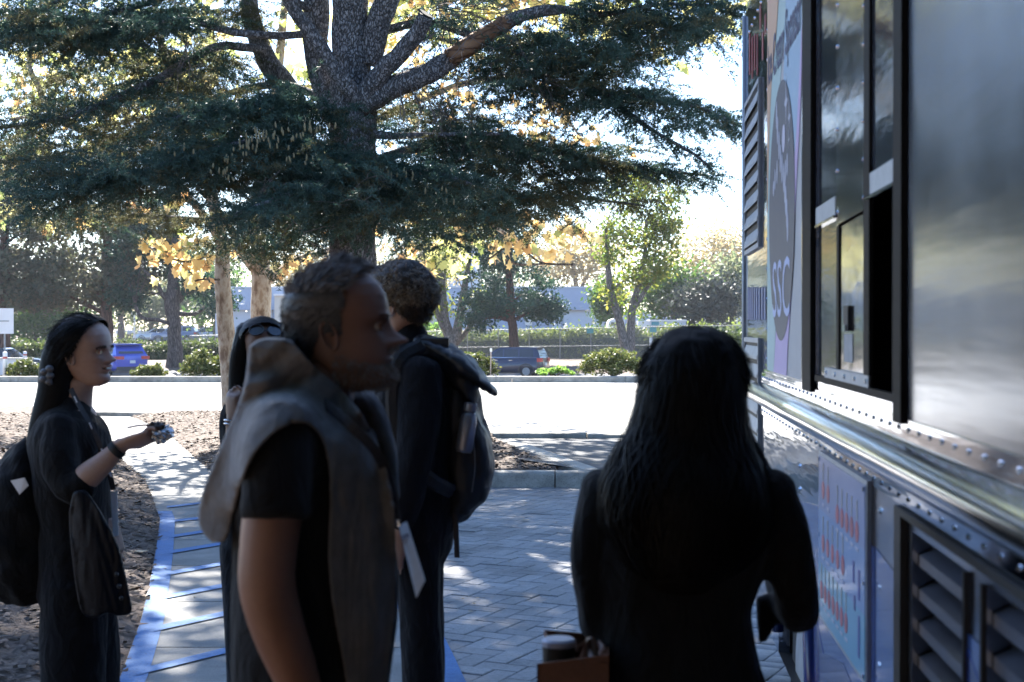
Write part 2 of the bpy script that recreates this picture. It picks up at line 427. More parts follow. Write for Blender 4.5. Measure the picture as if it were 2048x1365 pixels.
# pavers: 45-degree herringbone, each stone its own edges ----------------------
pav = empty('paver_plaza', (0.4, 8, 0)); tag(pav, kind='structure')
W_ = .122; L_ = 2 * W_; ang = R(-26)
ca, sa = math.cos(ang), math.sin(ang)
b1 = MB(); b1.box((.0025, .0025, -.07), (L_ - .0025, W_ - .0025, 0), bev=.004)
PV0, PF0 = b1.v[0], b1.f
proto = bpy.data.meshes.new('paver'); proto.from_pydata([tuple(v) for v in PV0], [], PF0); proto.materials.append(m_paver); proto.update()
stones = []
for i in range(-160, 160):
    for j in range(-60, 60):
        for o_ in (0, 1):
            # herringbone cell: steps (W, W) along the diagonal and (2W, -2W)... across
            bx = i * W_ + j * 2 * W_; by = i * W_ - j * 2 * W_
            if o_ == 0: ox, oy, rot = bx, by, 0.0
            else: ox, oy, rot = bx + W_, by + W_, PI / 2      # upright stone
            X = ox * ca - oy * sa; Y = ox * sa + oy * ca
            X += 0.5; Y += 8.5
            stones.append((X, Y, rot + ang))
def in_plaza(x, y):
    if not (2.8 < y < 14.50 and x < 5.4): return False
    return x > (xr(y) - .13 if y < 12 else xr(y))
keep = []
seen = set()
for (X, Y, r) in stones:
    cxm = X + math.cos(r) * L_ / 2 - math.sin(r) * W_ / 2; cym = Y + math.sin(r) * L_ / 2 + math.cos(r) * W_ / 2
    if not in_plaza(cxm, cym): continue
    key = (round(cxm, 2), round(cym, 2))
    if key in seen: continue
    seen.add(key); keep.append((X, Y, r, cxm, cym))
def pxof(x, y): return CX + x / y * F, HY + EYE / y * F
vis = []
for kx in keep:
    px, py = pxof(kx[3], kx[4])
    if 880 < px < 1190 and py < 1372: vis.append((kx, py))
vis.sort(key=lambda q: -q[1])
single = set(id(q[0]) for q in vis[:300])
rv = []; rf = []; n0 = 0
for kx in keep:
    X, Y, r, cxm, cym = kx
    dz = random.gauss(0, .0016)
    if id(kx) in single:
        blue = cxm < xr(cym) - .0
        o = bpy.data.objects.new('paver', proto); COL.objects.link(o)
        o.location = (X, Y, dz); o.rotation_euler = (random.gauss(0, .004), random.gauss(0, .004), r)
        setpar(o, pav)
    else:
        M = Matrix.Translation((X, Y, dz)) @ Matrix.Rotation(r, 4, 'Z')
        rv.append(xf(PV0, M)); rf.append(np.array([list(f) + ([f[-1]] if len(f) == 3 else []) for f in PF0]) + n0); n0 += len(PV0)
tag(mesh_np('paver_field', np.vstack(rv), np.vstack(rf), m_paver, pav), kind='stuff')
# blue band painted over the pavers beside the path
rows = np.arange(4.2, 12.2, .15); V = []
for y in rows: V += [(xr(y) - .135, y, .006), (xr(y) + .0, y, .006)]
mesh_np('edge_band', V, [(2*i, 2*i+1, 2*i+3, 2*i+2) for i in range(len(rows) - 1)], m_bluep, path)
# fallen leaves on the pavers and path
m_dead = leaf_mat('fallen_leaf', [(.30, .22, .13), (.42, .36, .26), (.22, .13, .07)], .1)
def flat_leaf(s, a, curl=.25):
    pts = [(0, -.5), (.22, -.28), (.5, -.2), (.3, .0), (.42, .3), (.14, .2), (0, .55), (-.14, .2), (-.42, .3), (-.3, 0), (-.5, -.2), (-.22, -.28)]
    V = [(0, 0, .03 * s)] + [(x * s, y * s, curl * s * (x * x + y * y) * random.uniform(.2, 1.2) + .004) for x, y in pts]
    return xf(V, Matrix.Rotation(a, 4, 'Z')), [(0, i, i % 12 + 1) for i in range(1, 13)]
spots = [(1050, 1043, .10), (981, 1000, .07), (1066, 1002, .04), (926, 1201, .035), (955, 1200, .03), (948, 1211, .035), (882, 1228, .05), (941, 1227, .04), (1018, 1127, .02), (1000, 1128, .015), (1113, 1047, .02), (1051, 1008, .04),
         (278, 1122, .14), (330, 1140, .03), (378, 1078, .03), (328, 992, .05), (388, 1198, .02)]
for k, (px, py, s) in enumerate(spots):
    p = gnd(px, py); V, Fc = flat_leaf(s, random.uniform(0, 6))
    z = .005 if p.x > xl(p.y) else z_bedl(p.x, p.y) + .02
    o = mesh_np('fallen_leaf', np.array(V) + np.array((p.x, p.y, z)), Fc, m_dead)
    if k == 0: l, g = 'largest pale fallen leaf alone in the middle of the shaded pavers', None
    elif k == 12: l, g = 'pale curled fallen leaf on the bark mulch beside the blue band', None
    elif k < 12: l, g = 'small dry fallen leaf lying on the shaded pavers', 'fallen leaves on the pavers'
    else: l, g = 'dark scrap of leaf lying on the concrete path', 'leaf scraps on the path'
    tag(o, l, 'leaf', g)
# ================================================================== TREES
def bark_mat(name, c1, c2, scale=14, bump=1.0, stretch=(1, 1, .25), dist=0.04):
    if name in MATS: return MATS[name]
    m, t, b = new_mat(name); L = t.links
    tc = N(t, 'ShaderNodeTexCoord'); mp = N(t, 'ShaderNodeMapping'); mp.inputs['Scale'].default_value = stretch
    L.new(tc.outputs['Object'], mp.inputs[0])
    nz = N(t, 'ShaderNodeTexNoise', i_Scale=scale * .6, i_Detail=4.0); L.new(mp.outputs[0], nz.inputs['Vector'])
    mixv = N(t, 'ShaderNodeMix', data_type='RGBA', i_0=.08); L.new(mp.outputs[0], mixv.inputs[6]); L.new(nz.outputs['Color'], mixv.inputs[7])
    vo = N(t, 'ShaderNodeTexVoronoi', feature='DISTANCE_TO_EDGE', i_Scale=scale); L.new(mixv.outputs[2], vo.inputs['Vector'])
    rp = ramp(t, vo.outputs['Distance'], [(0.0, tuple(np.array(c1) * .35)), (.09, c1), (.4, c2)])
    n2 = N(t, 'ShaderNodeTexNoise', i_Scale=5.0, i_Detail=5.0); L.new(tc.outputs['Object'], n2.inputs['Vector'])
    mx = N(t, 'ShaderNodeMix', data_type='RGBA', blend_type='MULTIPLY', i_0=.7); L.new(rp.outputs[0], mx.inputs[6])
    r2 = ramp(t, n2.outputs['Fac'], [(.3, (.55, .55, .55)), (.7, (1.2, 1.2, 1.2))]); L.new(r2.outputs[0], mx.inputs[7])
    L.new(mx.outputs[2], b.inputs['Base Color']); b.inputs['Roughness'].default_value = .92
    mh = N(t, 'ShaderNodeMath', operation='MINIMUM', i_1=.16); L.new(vo.outputs['Distance'], mh.inputs[0])
    bp = N(t, 'ShaderNodeBump', i_Strength=bump, i_Distance=dist * 4); L.new(mh.outputs[0], bp.inputs['Height']); L.new(bp.outputs[0], b.inputs['Normal'])
    MATS[name] = m; return m
m_cedarbark = bark_mat('cedar_bark', (.22, .205, .205), (.38, .36, .365), 38, stretch=(1, 1, .42))
m_redbark = bark_mat('redwood_bark', (.11, .055, .038), (.20, .10, .07), 9, stretch=(1.6, 1.6, .12))
m_cypbark = bark_mat('cypress_bark', (.10, .075, .065), (.19, .15, .135), 12, stretch=(1.3, 1.3, .2))
m_greybark = bark_mat('grey_bark', (.17, .14, .12), (.30, .25, .22), 16, bump=.5)
def syc_bark():
    m, t, b = new_mat('sycamore_bark'); L = t.links
    tc = N(t, 'ShaderNodeTexCoord'); mp = N(t, 'ShaderNodeMapping'); mp.inputs['Scale'].default_value = (1, 1, .55); L.new(tc.outputs['Object'], mp.inputs[0])
    nz = N(t, 'ShaderNodeTexNoise', i_Scale=9.0, i_Detail=4.0, i_Roughness=.55); L.new(mp.outputs[0], nz.inputs['Vector'])
    rp = ramp(t, nz.outputs['Fac'], [(.36, (.16, .105, .07)), (.46, (.33, .25, .18)), (.56, (.44, .37, .29)), (.66, (.30, .22, .15))])
    L.new(rp.outputs[0], b.inputs['Base Color']); b.inputs['Roughness'].default_value = .85
    bp = N(t, 'ShaderNodeBump', i_Strength=.5, i_Distance=.02); L.new(nz.outputs['Fac'], bp.inputs['Height']); L.new(bp.outputs[0], b.inputs['Normal'])
    return m
m_sycbark = syc_bark()
m_deadwood = mat('dead_twig', (.17, .14, .13), .9, var=.3, scale=10)
m_heart = bark_mat('bare_wood', (.23, .115, .06), (.36, .20, .11), 10, bump=.4, stretch=(.3, 1, 1))
m_needle = leaf_mat('cedar_needle', [(.034, .070, .055), (.050, .095, .075), (.080, .125, .092), (.040, .078, .060)], .25, .5, tcol=1.25)
m_needle2 = leaf_mat('cedar_needle_inner', [(.07, .078, .042), (.11, .098, .052), (.06, .075, .048)], .40, .6)
m_cone = mat('cedar_cone', (.23, .19, .10), .8, var=.25, scale=30)

def px_path(pts, Y0, k=7):
    """spine through photo points: rows (px, py, dY, radius in px) -> 3-D points and radii in metres"""
    S = spline(pts, k); P = []; rr = []
    for px, py, dY, r in S:
        Y = Y0 + dY; P.append(at(px, py, Y)); rr.append(max(.004, r / F * Y))
    return np.array([tuple(p) for p in P]), rr
def wobble(P, rr, a=.12, s=2.2):
    Q = P.copy()
    for i in range(len(P)):
        for c in range(3): Q[i, c] += a * rr[i] * fbm((P[i, 0] + c * 7, P[i, 1], P[i, 2]), s)
    return Q
def bark_tube(mb, P, rr, n=12, amp=.10):
    """tube whose section is lumpy like a trunk"""
    V, Fc = tube_np(P, rr, n)
    V = np.array(V); m = len(P)
    for i in range(m):
        for k in range(n):
            v = V[i*n+k]; d = v - P[i]
            V[i*n+k] = P[i] + d * (1 + amp * fbm(tuple(v), 2.5 / max(.05, rr[i]) * .12, 3))
    mb.add(V, Fc)

def tufts(C, D, nn, ln, wd, spread):
    """needle tufts: C centres, D axis directions (k,3). Returns verts and tris"""
    k = len(C); 
    R3 = RNG.normal(0, 1, (k, nn, 3)); R3 /= np.linalg.norm(R3, axis=2, keepdims=True)
    dirs = D[:, None, :] * (1 - spread) + R3 * spread + np.array((0, 0, .12)); dirs /= np.linalg.norm(dirs, axis=2, keepdims=True)
    l = ln * RNG.uniform(.6, 1.25, (k, nn, 1))
    sd = np.cross(dirs, RNG.normal(0, 1, (k, nn, 3))); sd /= np.linalg.norm(sd, axis=2, keepdims=True) + 1e-9
    base = C[:, None, :] + RNG.normal(0, .006, (k, nn, 3))
    V = np.stack([base - sd * wd * .5, base + sd * wd * .5, base + dirs * l], 2).reshape(-1, 3)
    return V, np.arange(len(V)).reshape(-1, 3)

def cedar_spray(P, T, Ld, every, rng, droop, nn, ln, wd):
    """tuft centres along a drooping branchlet with side twigs; returns centres and axes"""
    C = []; D = []
    T = unit(T)
    nst = max(3, int(Ld / every)); p = np.array(P, float); t = T.copy()
    side = unit(np.cross(t, (0, 0, 1.0)) + 1e-6)
    for s in range(nst):
        t = unit(t + np.array((0, 0, -droop / nst)) + rng.normal(0, .05, 3)); p = p + t * every
        C.append(p.copy()); D.append(t)
        if s % 2 == 0 and s < nst - 1:
            l2 = Ld * (1 - s / nst) * rng.uniform(.25, .5)
            sg = 1 if (s // 2) % 2 else -1
            q = p.copy(); u = unit(t * .6 + side * sg * rng.uniform(.5, 1.0) + np.array((0, 0, rng.uniform(-.25, .2))))
            for _ in range(int(l2 / every)):
                u = unit(u + np.array((0, 0, -droop * .12)) + rng.normal(0, .06, 3)); q = q + u * every
                C.append(q.copy()); D.append(u)
    return C, D

# ---- the big cedar -----------------------------------------------------------
CY = 16.5
cedar = empty('cedar_tree', (at(712, 0, CY).x, CY, .15), 'huge multi-stemmed cedar with dark blue-green layered boughs above the people', 'tree')
trunk_lines = [  # (px, py, dY, radius px)
    [(716, 1010, 0, 66), (713, 900, 0, 55), (710, 760, 0, 50), (708, 620, 0, 48), (708, 480, 0, 47), (712, 340, 0, 43), (708, 240, 0, 46), (704, 160, 0, 42), (698, 70, 0, 36), (698, -40, 0, 37), (690, -200, .1, 33), (684, -420, .1, 27), (690, -700, .1, 16), (690, -1000, .1, 6)],
    [(700, 300, .1, 30), (668, 215, .3, 29), (640, 130, .5, 26), (632, 60, .5, 25), (634, -40, .5, 24), (628, -220, .6, 20), (600, -460, .8, 13), (590, -700, .8, 5)],
    [(735, 130, 0, 26), (752, 60, -.05, 26), (772, 10, -.1, 25), (800, -70, -.2, 23), (850, -240, -.4, 17), (900, -480, -.5, 10), (920, -660, -.5, 4)],
    [(608, 255, 1.2, 22), (575, 180, 1.1, 22), (535, 120, 1.0, 21), (508, 50, 1.0, 19), (494, -30, 1.0, 18), (470, -220, 1.0, 14), (440, -460, 1.0, 8), (420, -620, 1, 4)],
    [(640, 420, 1.0, 20), (625, 330, 1.2, 22), (608, 255, 1.2, 22)],
]
mb = MB()
for ln_ in trunk_lines:
    P, rr = px_path(ln_, CY, 8); bark_tube(mb, wobble(P, rr), rr, 16, .09)
mb.build('trunk', m_cedarbark, cedar, True)
limbs = [
    [(715, 200, -.3, 17), (690, 160, -.42, 17), (650, 105, -.5, 15), (610, 50, -.55, 14), (578, 0, -.6, 13), (560, -60, -.7, 12), (540, -200, -.9, 8), (520, -360, -1, 3)],
    [(728, 195, -.3, 24), (775, 140, -.5, 19), (815, 95, -.6, 18), (838, 60, -.65, 17), (850, 32, -.7, 16)],
    [(725, 200, -.25, 28), (770, 185, -.35, 24), (840, 155, -.45, 22), (900, 118, -.5, 20)],
    [(650, 70, .3, 8), (600, 72, .0, 8), (530, 72, -.2, 8), (470, 66, -.3, 8), (410, 48, -.5, 7), (350, 40, -.8, 5), (270, 60, -1.0, 3)],
    [(530, 98, .8, 9), (490, 97, .6, 9), (440, 95, .4, 8), (390, 118, .1, 9), (320, 158, -.2, 8), (230, 198, -.6, 7), (120, 238, -1, 5), (-40, 262, -1.4, 3)],
    [(742, 270, -.25, 9), (790, 273, -.3, 7), (850, 272, -.4, 6), (930, 268, -.6, 4), (1010, 270, -.8, 3)],
    [(745, 70, .3, 10), (800, 55, .4, 9), (870, 48, .4, 8), (960, 80, .2, 8), (1040, 112, .0, 7), (1120, 140, -.2, 6), (1200, 182, -.4, 6), (1290, 198, -.6, 5), (1390, 212, -.8, 4), (1500, 262, -1.0, 2)],
    [(1180, 170, -.35, 5), (1260, 230, -.6, 5), (1320, 270, -.9, 4), (1390, 310, -1.1, 3), (1425, 342, -1.2, 2)],
    [(700, 330, -.3, 16), (650, 300, -.8, 12), (560, 285, -1.4, 9), (450, 295, -2.0, 7), (330, 330, -2.4, 5), (200, 370, -2.6, 3), (60, 400, -2.8, 2)],
    [(690, 260, -.3, 12), (620, 215, -.9, 9), (540, 205, -1.5, 7), (440, 215, -2.0, 5), (340, 240, -2.4, 3)],
    [(720, 380, -.4, 14), (700, 370, -1.2, 10), (640, 370, -2.0, 8), (560, 395, -2.6, 5), (470, 430, -3.0, 3)],
    [(730, 370, -.3, 14), (800, 350, -1.0, 9), (880, 350, -1.6, 6), (940, 370, -2.0, 4)],
    [(740, 330, 0, 12), (830, 300, .3, 10), (930, 280, .5, 8), (1040, 290, .6, 6), (1150, 315, .6, 5), (1280, 335, .6, 4), (1410, 352, .5, 2)],
    [(740, 420, 0, 11), (830, 400, .6, 9), (940, 390, 1.0, 7), (1060, 395, 1.2, 5), (1180, 400, 1.3, 3), (1290, 412, 1.3, 2)],
    [(690, 440, 0, 11), (620, 430, .8, 9), (520, 430, 1.2, 7), (400, 440, 1.5, 5), (280, 430, 1.8, 4), (120, 420, 2.0, 2)],
    [(640, 200, .5, 9), (560, 170, .9, 8), (450, 190, 1.4, 6), (340, 230, 1.6, 5), (200, 290, 1.8, 3), (80, 330, 2.0, 2)],
    [(1010, 45, -.6, 12), (1100, 20, -.7, 9), (1200, 30, -.8, 6), (1330, 10, -1.0, 4), (1470, 20, -1.1, 2)],
    [(630, 20, .4, 9), (500, -30, .2, 7), (360, -10, 0, 6), (240, 25, -.3, 5), (120, 60, -.6, 4), (0, 90, -.8, 2)],
    [(400, -40, .2, 6), (260, -30, .1, 5), (130, 0, -.3, 4), (20, 40, -.6, 2)],
]
mb = MB(); LP = []
for ln_ in limbs:
    P, rr = px_path(ln_, CY, 8); P = wobble(P, rr, .5, 1.4); LP.append((P, rr)); bark_tube(mb, P, rr, 9, .10)
P, rr = px_path([(1015, 45, -.6, 15), (1060, 28, -.65, 12), (1120, 22, -.7, 9)], CY, 6); bark_tube(mb, P, rr, 9)
mb.build('limbs', m_cedarbark, cedar, True)['label'] = 'grey fissured limbs spreading from the trunk'
mb = MB(); P, rr = px_path([(898, 119, -.5, 20.4), (950, 86, -.55, 19), (1020, 43, -.6, 15)], CY, 6); bark_tube(mb, P, rr, 10)
mb.build('torn_limb', m_heart, cedar, True)['label'] = 'limb stripped of bark, bare reddish wood'
mb = MB(); c = at(851, 30, CY - .7); d = unit(np.array(at(851, 30, CY - .7)) - np.array(at(838, 55, CY - .65)))
mb.tube([np.array(c), np.array(c) + d * .012], .098, 12); mb.build('cut_end', mat('cut_wood', (.03, .03, .035), .9, var=.4, scale=20), cedar)

# foliage along the limbs: (limb index, t0, t1, branchlets per metre, length, droop)
rng = np.random.default_rng(11)
C_all, D_all = [], []; C2, D2 = [], []
def clothe(P, t0, t1, per_m, Ld, droop, Co, Do, every=.042, vert=0.0):
    seg = np.linalg.norm(np.diff(P, axis=0), axis=1); cum = np.concatenate([[0], np.cumsum(seg)]); Lt = cum[-1]
    nb = max(2, int(1.5 * per_m * Lt * (t1 - t0)))
    for b in range(nb):
        s = Lt * (t0 + (t1 - t0) * (b + rng.uniform(0, 1)) / nb)
        p = np.array([np.interp(s, cum, P[:, c]) for c in range(3)])
        q = np.array([np.interp(min(Lt, s + .15), cum, P[:, c]) for c in range(3)]) - np.array([np.interp(max(0, s - .15), cum, P[:, c]) for c in range(3)])
        T = unit(q); side = unit(np.cross(T, (0, 0, 1.0)))
        sg = rng.choice((-1, 1)); a = rng.uniform(.35, 1.2)
        u = unit(T * math.cos(a) + side * sg * math.sin(a) + np.array((0, 0, rng.normal(.0 + vert, .34))))
        C, D = cedar_spray(p + rng.normal(0, .03, 3), u, Ld * rng.uniform(.45, 1.15) * (1 - .35 * (s / Lt)), every, rng, droop * rng.uniform(.3, 1.4), 0, 0, 0)
        Co += C; Do += D
spec = {3: (.55, 1, 22, .7, .5), 4: (.25, 1, 20, .75, .6), 5: (.45, 1, 24, .7, .5), 6: (.42, 1, 22, .72, .7), 7: (.1, 1, 20, .55, .6), 8: (.12, 1, 30, .95, .45), 9: (.12, 1, 30, .9, .45),
        10: (.1, 1, 32, .9, .6), 11: (.1, 1, 32, .8, .6), 12: (.12, 1, 28, .85, .5), 16: (.25, 1, 26, .8, .55), 17: (.15, 1, 20, .8, .5), 18: (.1, 1, 18, .7, .5)}
for k, (t0, t1, pm, Ld, dr) in spec.items(): clothe(LP[k][0], t0, t1, pm, Ld, dr, C_all, D_all)
spec2 = {13: (.1, 1, 28, .9, .6), 14: (.1, 1, 24, .9, .6), 15: (.12, 1, 20, .9, .6), 4: (.3, 1, 10, .8, .9), 8: (.1, .9, 10, .9, 1.2), 12: (.1, .9, 14, .9, 1.1), 6: (.5, 1, 8, .7, 1.2)}
for k, (t0, t1, pm, Ld, dr) in spec2.items(): clothe(LP[k][0], t0, t1, pm, Ld, dr, C2, D2, .055)
# hanging masses under the boughs seen in the photo (px centre, py, dY, spread px, py spread, count)
for (px, py, dY, sx, sy, n) in [(560, 300, -1.3, 130, 45, 60), (640, 370, -1.0, 110, 50, 70), (760, 400, -1.4, 90, 50, 60), (480, 350, -1.2, 100, 45, 45), (700, 330, -1.5, 90, 35, 45), (560, 230, -1.0, 110, 25, 45), (380, 360, -1.6, 110, 35, 40), (880, 380, .2, 90, 45, 60),
        (980, 320, .5, 110, 40, 60), (1080, 360, .8, 120, 40, 60), (1000, 420, 1.0, 120, 35, 60), (1200, 330, .7, 110, 35, 40), (880, 290, .4, 70, 30, 30), (1200, 60, -.6, 130, 50, 55), (1080, 130, -.2, 100, 45, 50), (1240, 120, -.3, 70, 40, 28), (1000, 150, .2, 60, 40, 24),
        (120, 60, -.5, 90, 22, 70), (60, 30, -.4, 70, 24, 40), (240, 70, -.1, 90, 30, 60), (330, 30, .2, 80, 30, 45), (420, 130, .6, 60, 40, 50), (330, 180, .8, 80, 40, 60), (430, 240, .8, 70, 40, 55), (100, 210, .9, 90, 30, 45), (240, 270, .9, 100, 30, 60), (60, 290, .6, 70, 30, 40), (360, 300, .8, 90, 30, 50), (470, 30, .8, 50, 30, 30), (150, 140, .9, 90, 26, 34), (900, 40, .5, 60, 40, 34), (1010, 90, .3, 70, 40, 40), (1150, 100, -.2, 90, 40, 50), (1300, 50, -.8, 90, 35, 45), (1410, 50, -.9, 50, 30, 26), (1120, 190, .0, 80, 30, 34), (1260, 190, -.4, 70, 30, 30), (1390, 240, -.8, 60, 26, 22), (820, 200, .6, 60, 40, 34), (900, 240, .5, 80, 30, 34), (210, 45, -.2, 80, 25, 30), (90, 340, -1.8, 90, 30, 34), (220, 330, -2, 90, 30, 34), (560, 470, .2, 90, 35, 44), (860, 460, .3, 80, 30, 36), (120, 420, .8, 100, 25, 30), (480, 480, .6, 70, 25, 24), (640, 440, -.4, 80, 30, 34)]:
    for _ in range(int(n * 1.6)):
        p = np.array(at(px + rng.normal(0, sx * .6), py + rng.normal(0, sy * .6), CY + dY + rng.normal(0, .5)))
        a = rng.uniform(0, 2 * PI); u = unit((math.cos(a), math.sin(a) * .8, rng.normal(-.05, .25)))
        C, D = cedar_spray(p, u, rng.uniform(.35, .8), .042, rng, rng.uniform(.2, .8), 0, 0, 0)
        if rng.random() < (.75 if dY < .55 else .35): C_all += C; D_all += D
        else: C2 += C; D2 += D
C_all, D_all = np.array(C_all), np.array(D_all); C2, D2 = np.array(C2), np.array(D2)
V, Fc = tufts(C_all, D_all, 7, .050, .0105, .62)
tag(mesh_np('crown', V, Fc, m_needle, cedar), kind='stuff')
V, Fc = tufts(C2, D2, 6, .05, .010, .7)
tag(mesh_np('inner_foliage', V, Fc, m_needle2, cedar), kind='stuff')
print('cedar tufts', len(C_all), len(C2))
# upper crown above the picture: the shade on the plaza comes from here
C3, D3 = [], []; mb = MB()
base = np.array((at(700, 0, CY).x, CY, 0))
for k in range(70):
    h = rng.uniform(6.9, 15.0); a = rng.uniform(0, 2 * PI); rad = (5.6 if h < 11 else 5.6 - (h - 11) * .75) * rng.uniform(.75, 1.1)
    p0 = base + (0, 0, h); d = np.array((math.cos(a), math.sin(a), 0))
    P = np.array([p0 + d * rad * s + np.array((0, 0, .5 * s - 1.0 * s * s)) for s in np.linspace(0, 1, 8)])
    mb.tube(P, list(np.linspace(.07, .01, 8)), 6)
    for s in np.linspace(.12, 1, 26):
        p = np.array([np.interp(s, np.linspace(0, 1, 8), P[:, c]) for c in range(3)])
        side = np.array((-d[1], d[0], 0))
        for sg in (-1, 1):
            for q in np.linspace(.1, 1, 7):
                C3.append(p + side * sg * q * (1.25 - .7 * s) + d * q * .35 + rng.normal(0, .08, 3)); D3.append(unit(d * .5 + side * sg + (0, 0, -.1)))
C3, D3 = np.array(C3), np.array(D3)
V, Fc = tufts(C3, D3, 6, .24, .06, .55)
tag(mesh_np('upper_crown', V, Fc, m_needle, cedar), kind='stuff')
mb.build('upper_limbs', m_cedarbark, cedar, True)
# little upright cones on the near boughs
mb = MB()
for (x0, y0, x1, y1, dY, n) in [(500, 275, 660, 265, -2.0, 26), (440, 330, 520, 285, -2.2, 22), (420, 340, 470, 360, -2.3, 8), (480, 300, 600, 285, -2.1, 14), (780, 355, 840, 365, -1.7, 8), (300, 300, 380, 310, -2.4, 8), (560, 315, 640, 330, -2.2, 7), (850, 380, 900, 400, -1.8, 6)]:
    for _ in range(n):
        s = rng.random(); p = np.array(at(x0 + (x1 - x0) * s + rng.normal(0, 8), y0 + (y1 - y0) * s + rng.normal(0, 7), CY + dY - .35))
        t = np.array((rng.normal(0, .12), rng.normal(0, .1), 1)) * rng.uniform(.045, .07)
        mb.tube([p, p + t * .3, p + t * .75, p + t], [.006, .0105, .009, .003], 6)
tag(mb.build('cones', m_cone, cedar, True), kind='stuff')
# bare dead twigs
mb = MB()
def twig(p, d, L, r, depth, droop=.3):
    P = [np.array(p)]; d = unit(d)
    for s in range(6):
        d = unit(d + rng.normal(0, .16, 3) + np.array((0, 0, -droop * .15))); P.append(P[-1] + d * L / 6)
        if depth and s > 0 and rng.random() < .85: twig(P[-1], d + rng.normal(0, .6, 3), L * .55, r * .55, depth - 1, droop)
    mb.tube(P, list(np.linspace(r, r * .35, 7)), 4)
for (px, py, dY, dx, dz, L, n) in [(880, 20, -.4, 1, -.3, 1.1, 9), (960, 60, -.4, 1, -.4, 1.0, 8), (1040, 100, -.3, 1, -.4, .9, 8), (1100, 150, -.2, .8, -.6, .8, 6), (830, 150, -.5, .2, -1, .75, 8), (860, 60, -.5, -.1, -1, .6, 4), (900, 200, .0, -.3, -1, .6, 4), (560, 340, -2.2, -.3, -1, .35, 2), (610, 380, -2.3, -1, -.2, .4, 2),
        (690, 390, -2.1, 1, .1, .4, 2), (370, 80, -.4, .1, -1, .6, 3), (540, 360, -2.4, 0, -1, 1.0, 2), (1240, 60, -.8, 1, -.2, .7, 3), (270, 160, .2, -.3, -1, .6, 4), (340, 200, .2, -1, -.6, .7, 4)]:
    for _ in range(n):
        twig(np.array(at(px + rng.normal(0, 14), py + rng.normal(0, 8), CY + dY)), (dx + rng.normal(0, .5), rng.normal(0, .5), dz + rng.normal(0, .4)), L * rng.uniform(.6, 1.1), .007, 2)
tag(mb.build('dead_twigs', m_deadwood, cedar), kind='stuff')

# ---- leafy trees -------------------------------------------------------------
def leaf_cloud(Cn, size, n_each, sig, flat=.8):
    """diamond leaves scattered round clump centres. Cn: (k,3)"""
    k = len(Cn); 
    P = (Cn[:, None, :] + RNG.normal(0, 1, (k, n_each, 3)) * np.array(sig)).reshape(-1, 3); n = len(P)
    nrm = RNG.normal(0, 1, (n, 3)) * np.array((flat, flat, 1)); nrm /= np.linalg.norm(nrm, axis=1, keepdims=True)
    u = np.cross(nrm, RNG.normal(0, 1, (n, 3))); u /= np.linalg.norm(u, axis=1, keepdims=True); v = np.cross(nrm, u)
    s = size * RNG.uniform(.55, 1.3, (n, 1))
    V = np.stack([P - u * s * .5, P + v * s * .3, P + u * s * .5, P - v * s * .3], 1).reshape(-1, 3)
    return V, np.arange(len(V)).reshape(-1, 4)
def clumps(ells, n):
    """clump centres inside ellipsoids (c, r, weight), more towards the shell"""
    out = []
    ws = np.array([e[2] for e in ells], float); ws /= ws.sum()
    for e, k in zip(ells, np.maximum(1, (ws * n).astype(int))):
        d = RNG.normal(0, 1, (k, 3)); d /= np.linalg.norm(d, axis=1, keepdims=True)
        rr = RNG.uniform(.25, 1.0, (k, 1)) ** .5 * RNG.uniform(.8, 1.12, (k, 1))
        out.append(np.array(e[0]) + d * rr * np.array(e[1]))
    return np.vstack(out)
def tree(name, base, stems, ells, n_cl, n_leaf, size, sig, lm, bm, label, group=None, limbs_n=14, cat='tree'):
    root = empty(name, base, label, cat, group)
    mb = MB(); tips = []
    for st in stems:
        P, rr = px_path(st[0], st[1], 6); P = wobble(P, rr, .3, 1.0); bark_tube(mb, P, rr, 10, .08); tips.append((P, rr))
    Cn = clumps(ells, n_cl)
    for q in RNG.choice(len(Cn), min(limbs_n, len(Cn)), replace=False):
        P, rr = tips[RNG.integers(len(tips))]
        c = Cn[q]; j = int(np.argmin(np.abs(P[:, 2] - (c[2] - .35 * np.linalg.norm(c[:2] - P[len(P)//2, :2]))))); j = min(max(j, len(P)//3), len(P) - 1)
        a = P[j]; mid = (a + c) / 2 + np.array((0, 0, .1 * np.linalg.norm(c - a))) + RNG.normal(0, .1, 3)
        S = spline(np.array([a, mid, c]), 4); mb.tube(S, list(np.linspace(max(.02, rr[j] * .45), .012, len(S))), 5)
    mb.build('trunk', bm, root, True)
    V, Fc = leaf_cloud(Cn, size, n_leaf, sig)
    tag(mesh_np('crown', V, Fc, lm, root), kind='stuff')
    return root
def E(px, py, Y, rx, rz, ry=None, wgt=1.0):
    """ellipsoid from a photo position: centre px, half widths in px"""
    s = Y / F; return (tuple(at(px, py, Y)), (rx * s, (ry if ry else rx * s), rz * s), wgt)

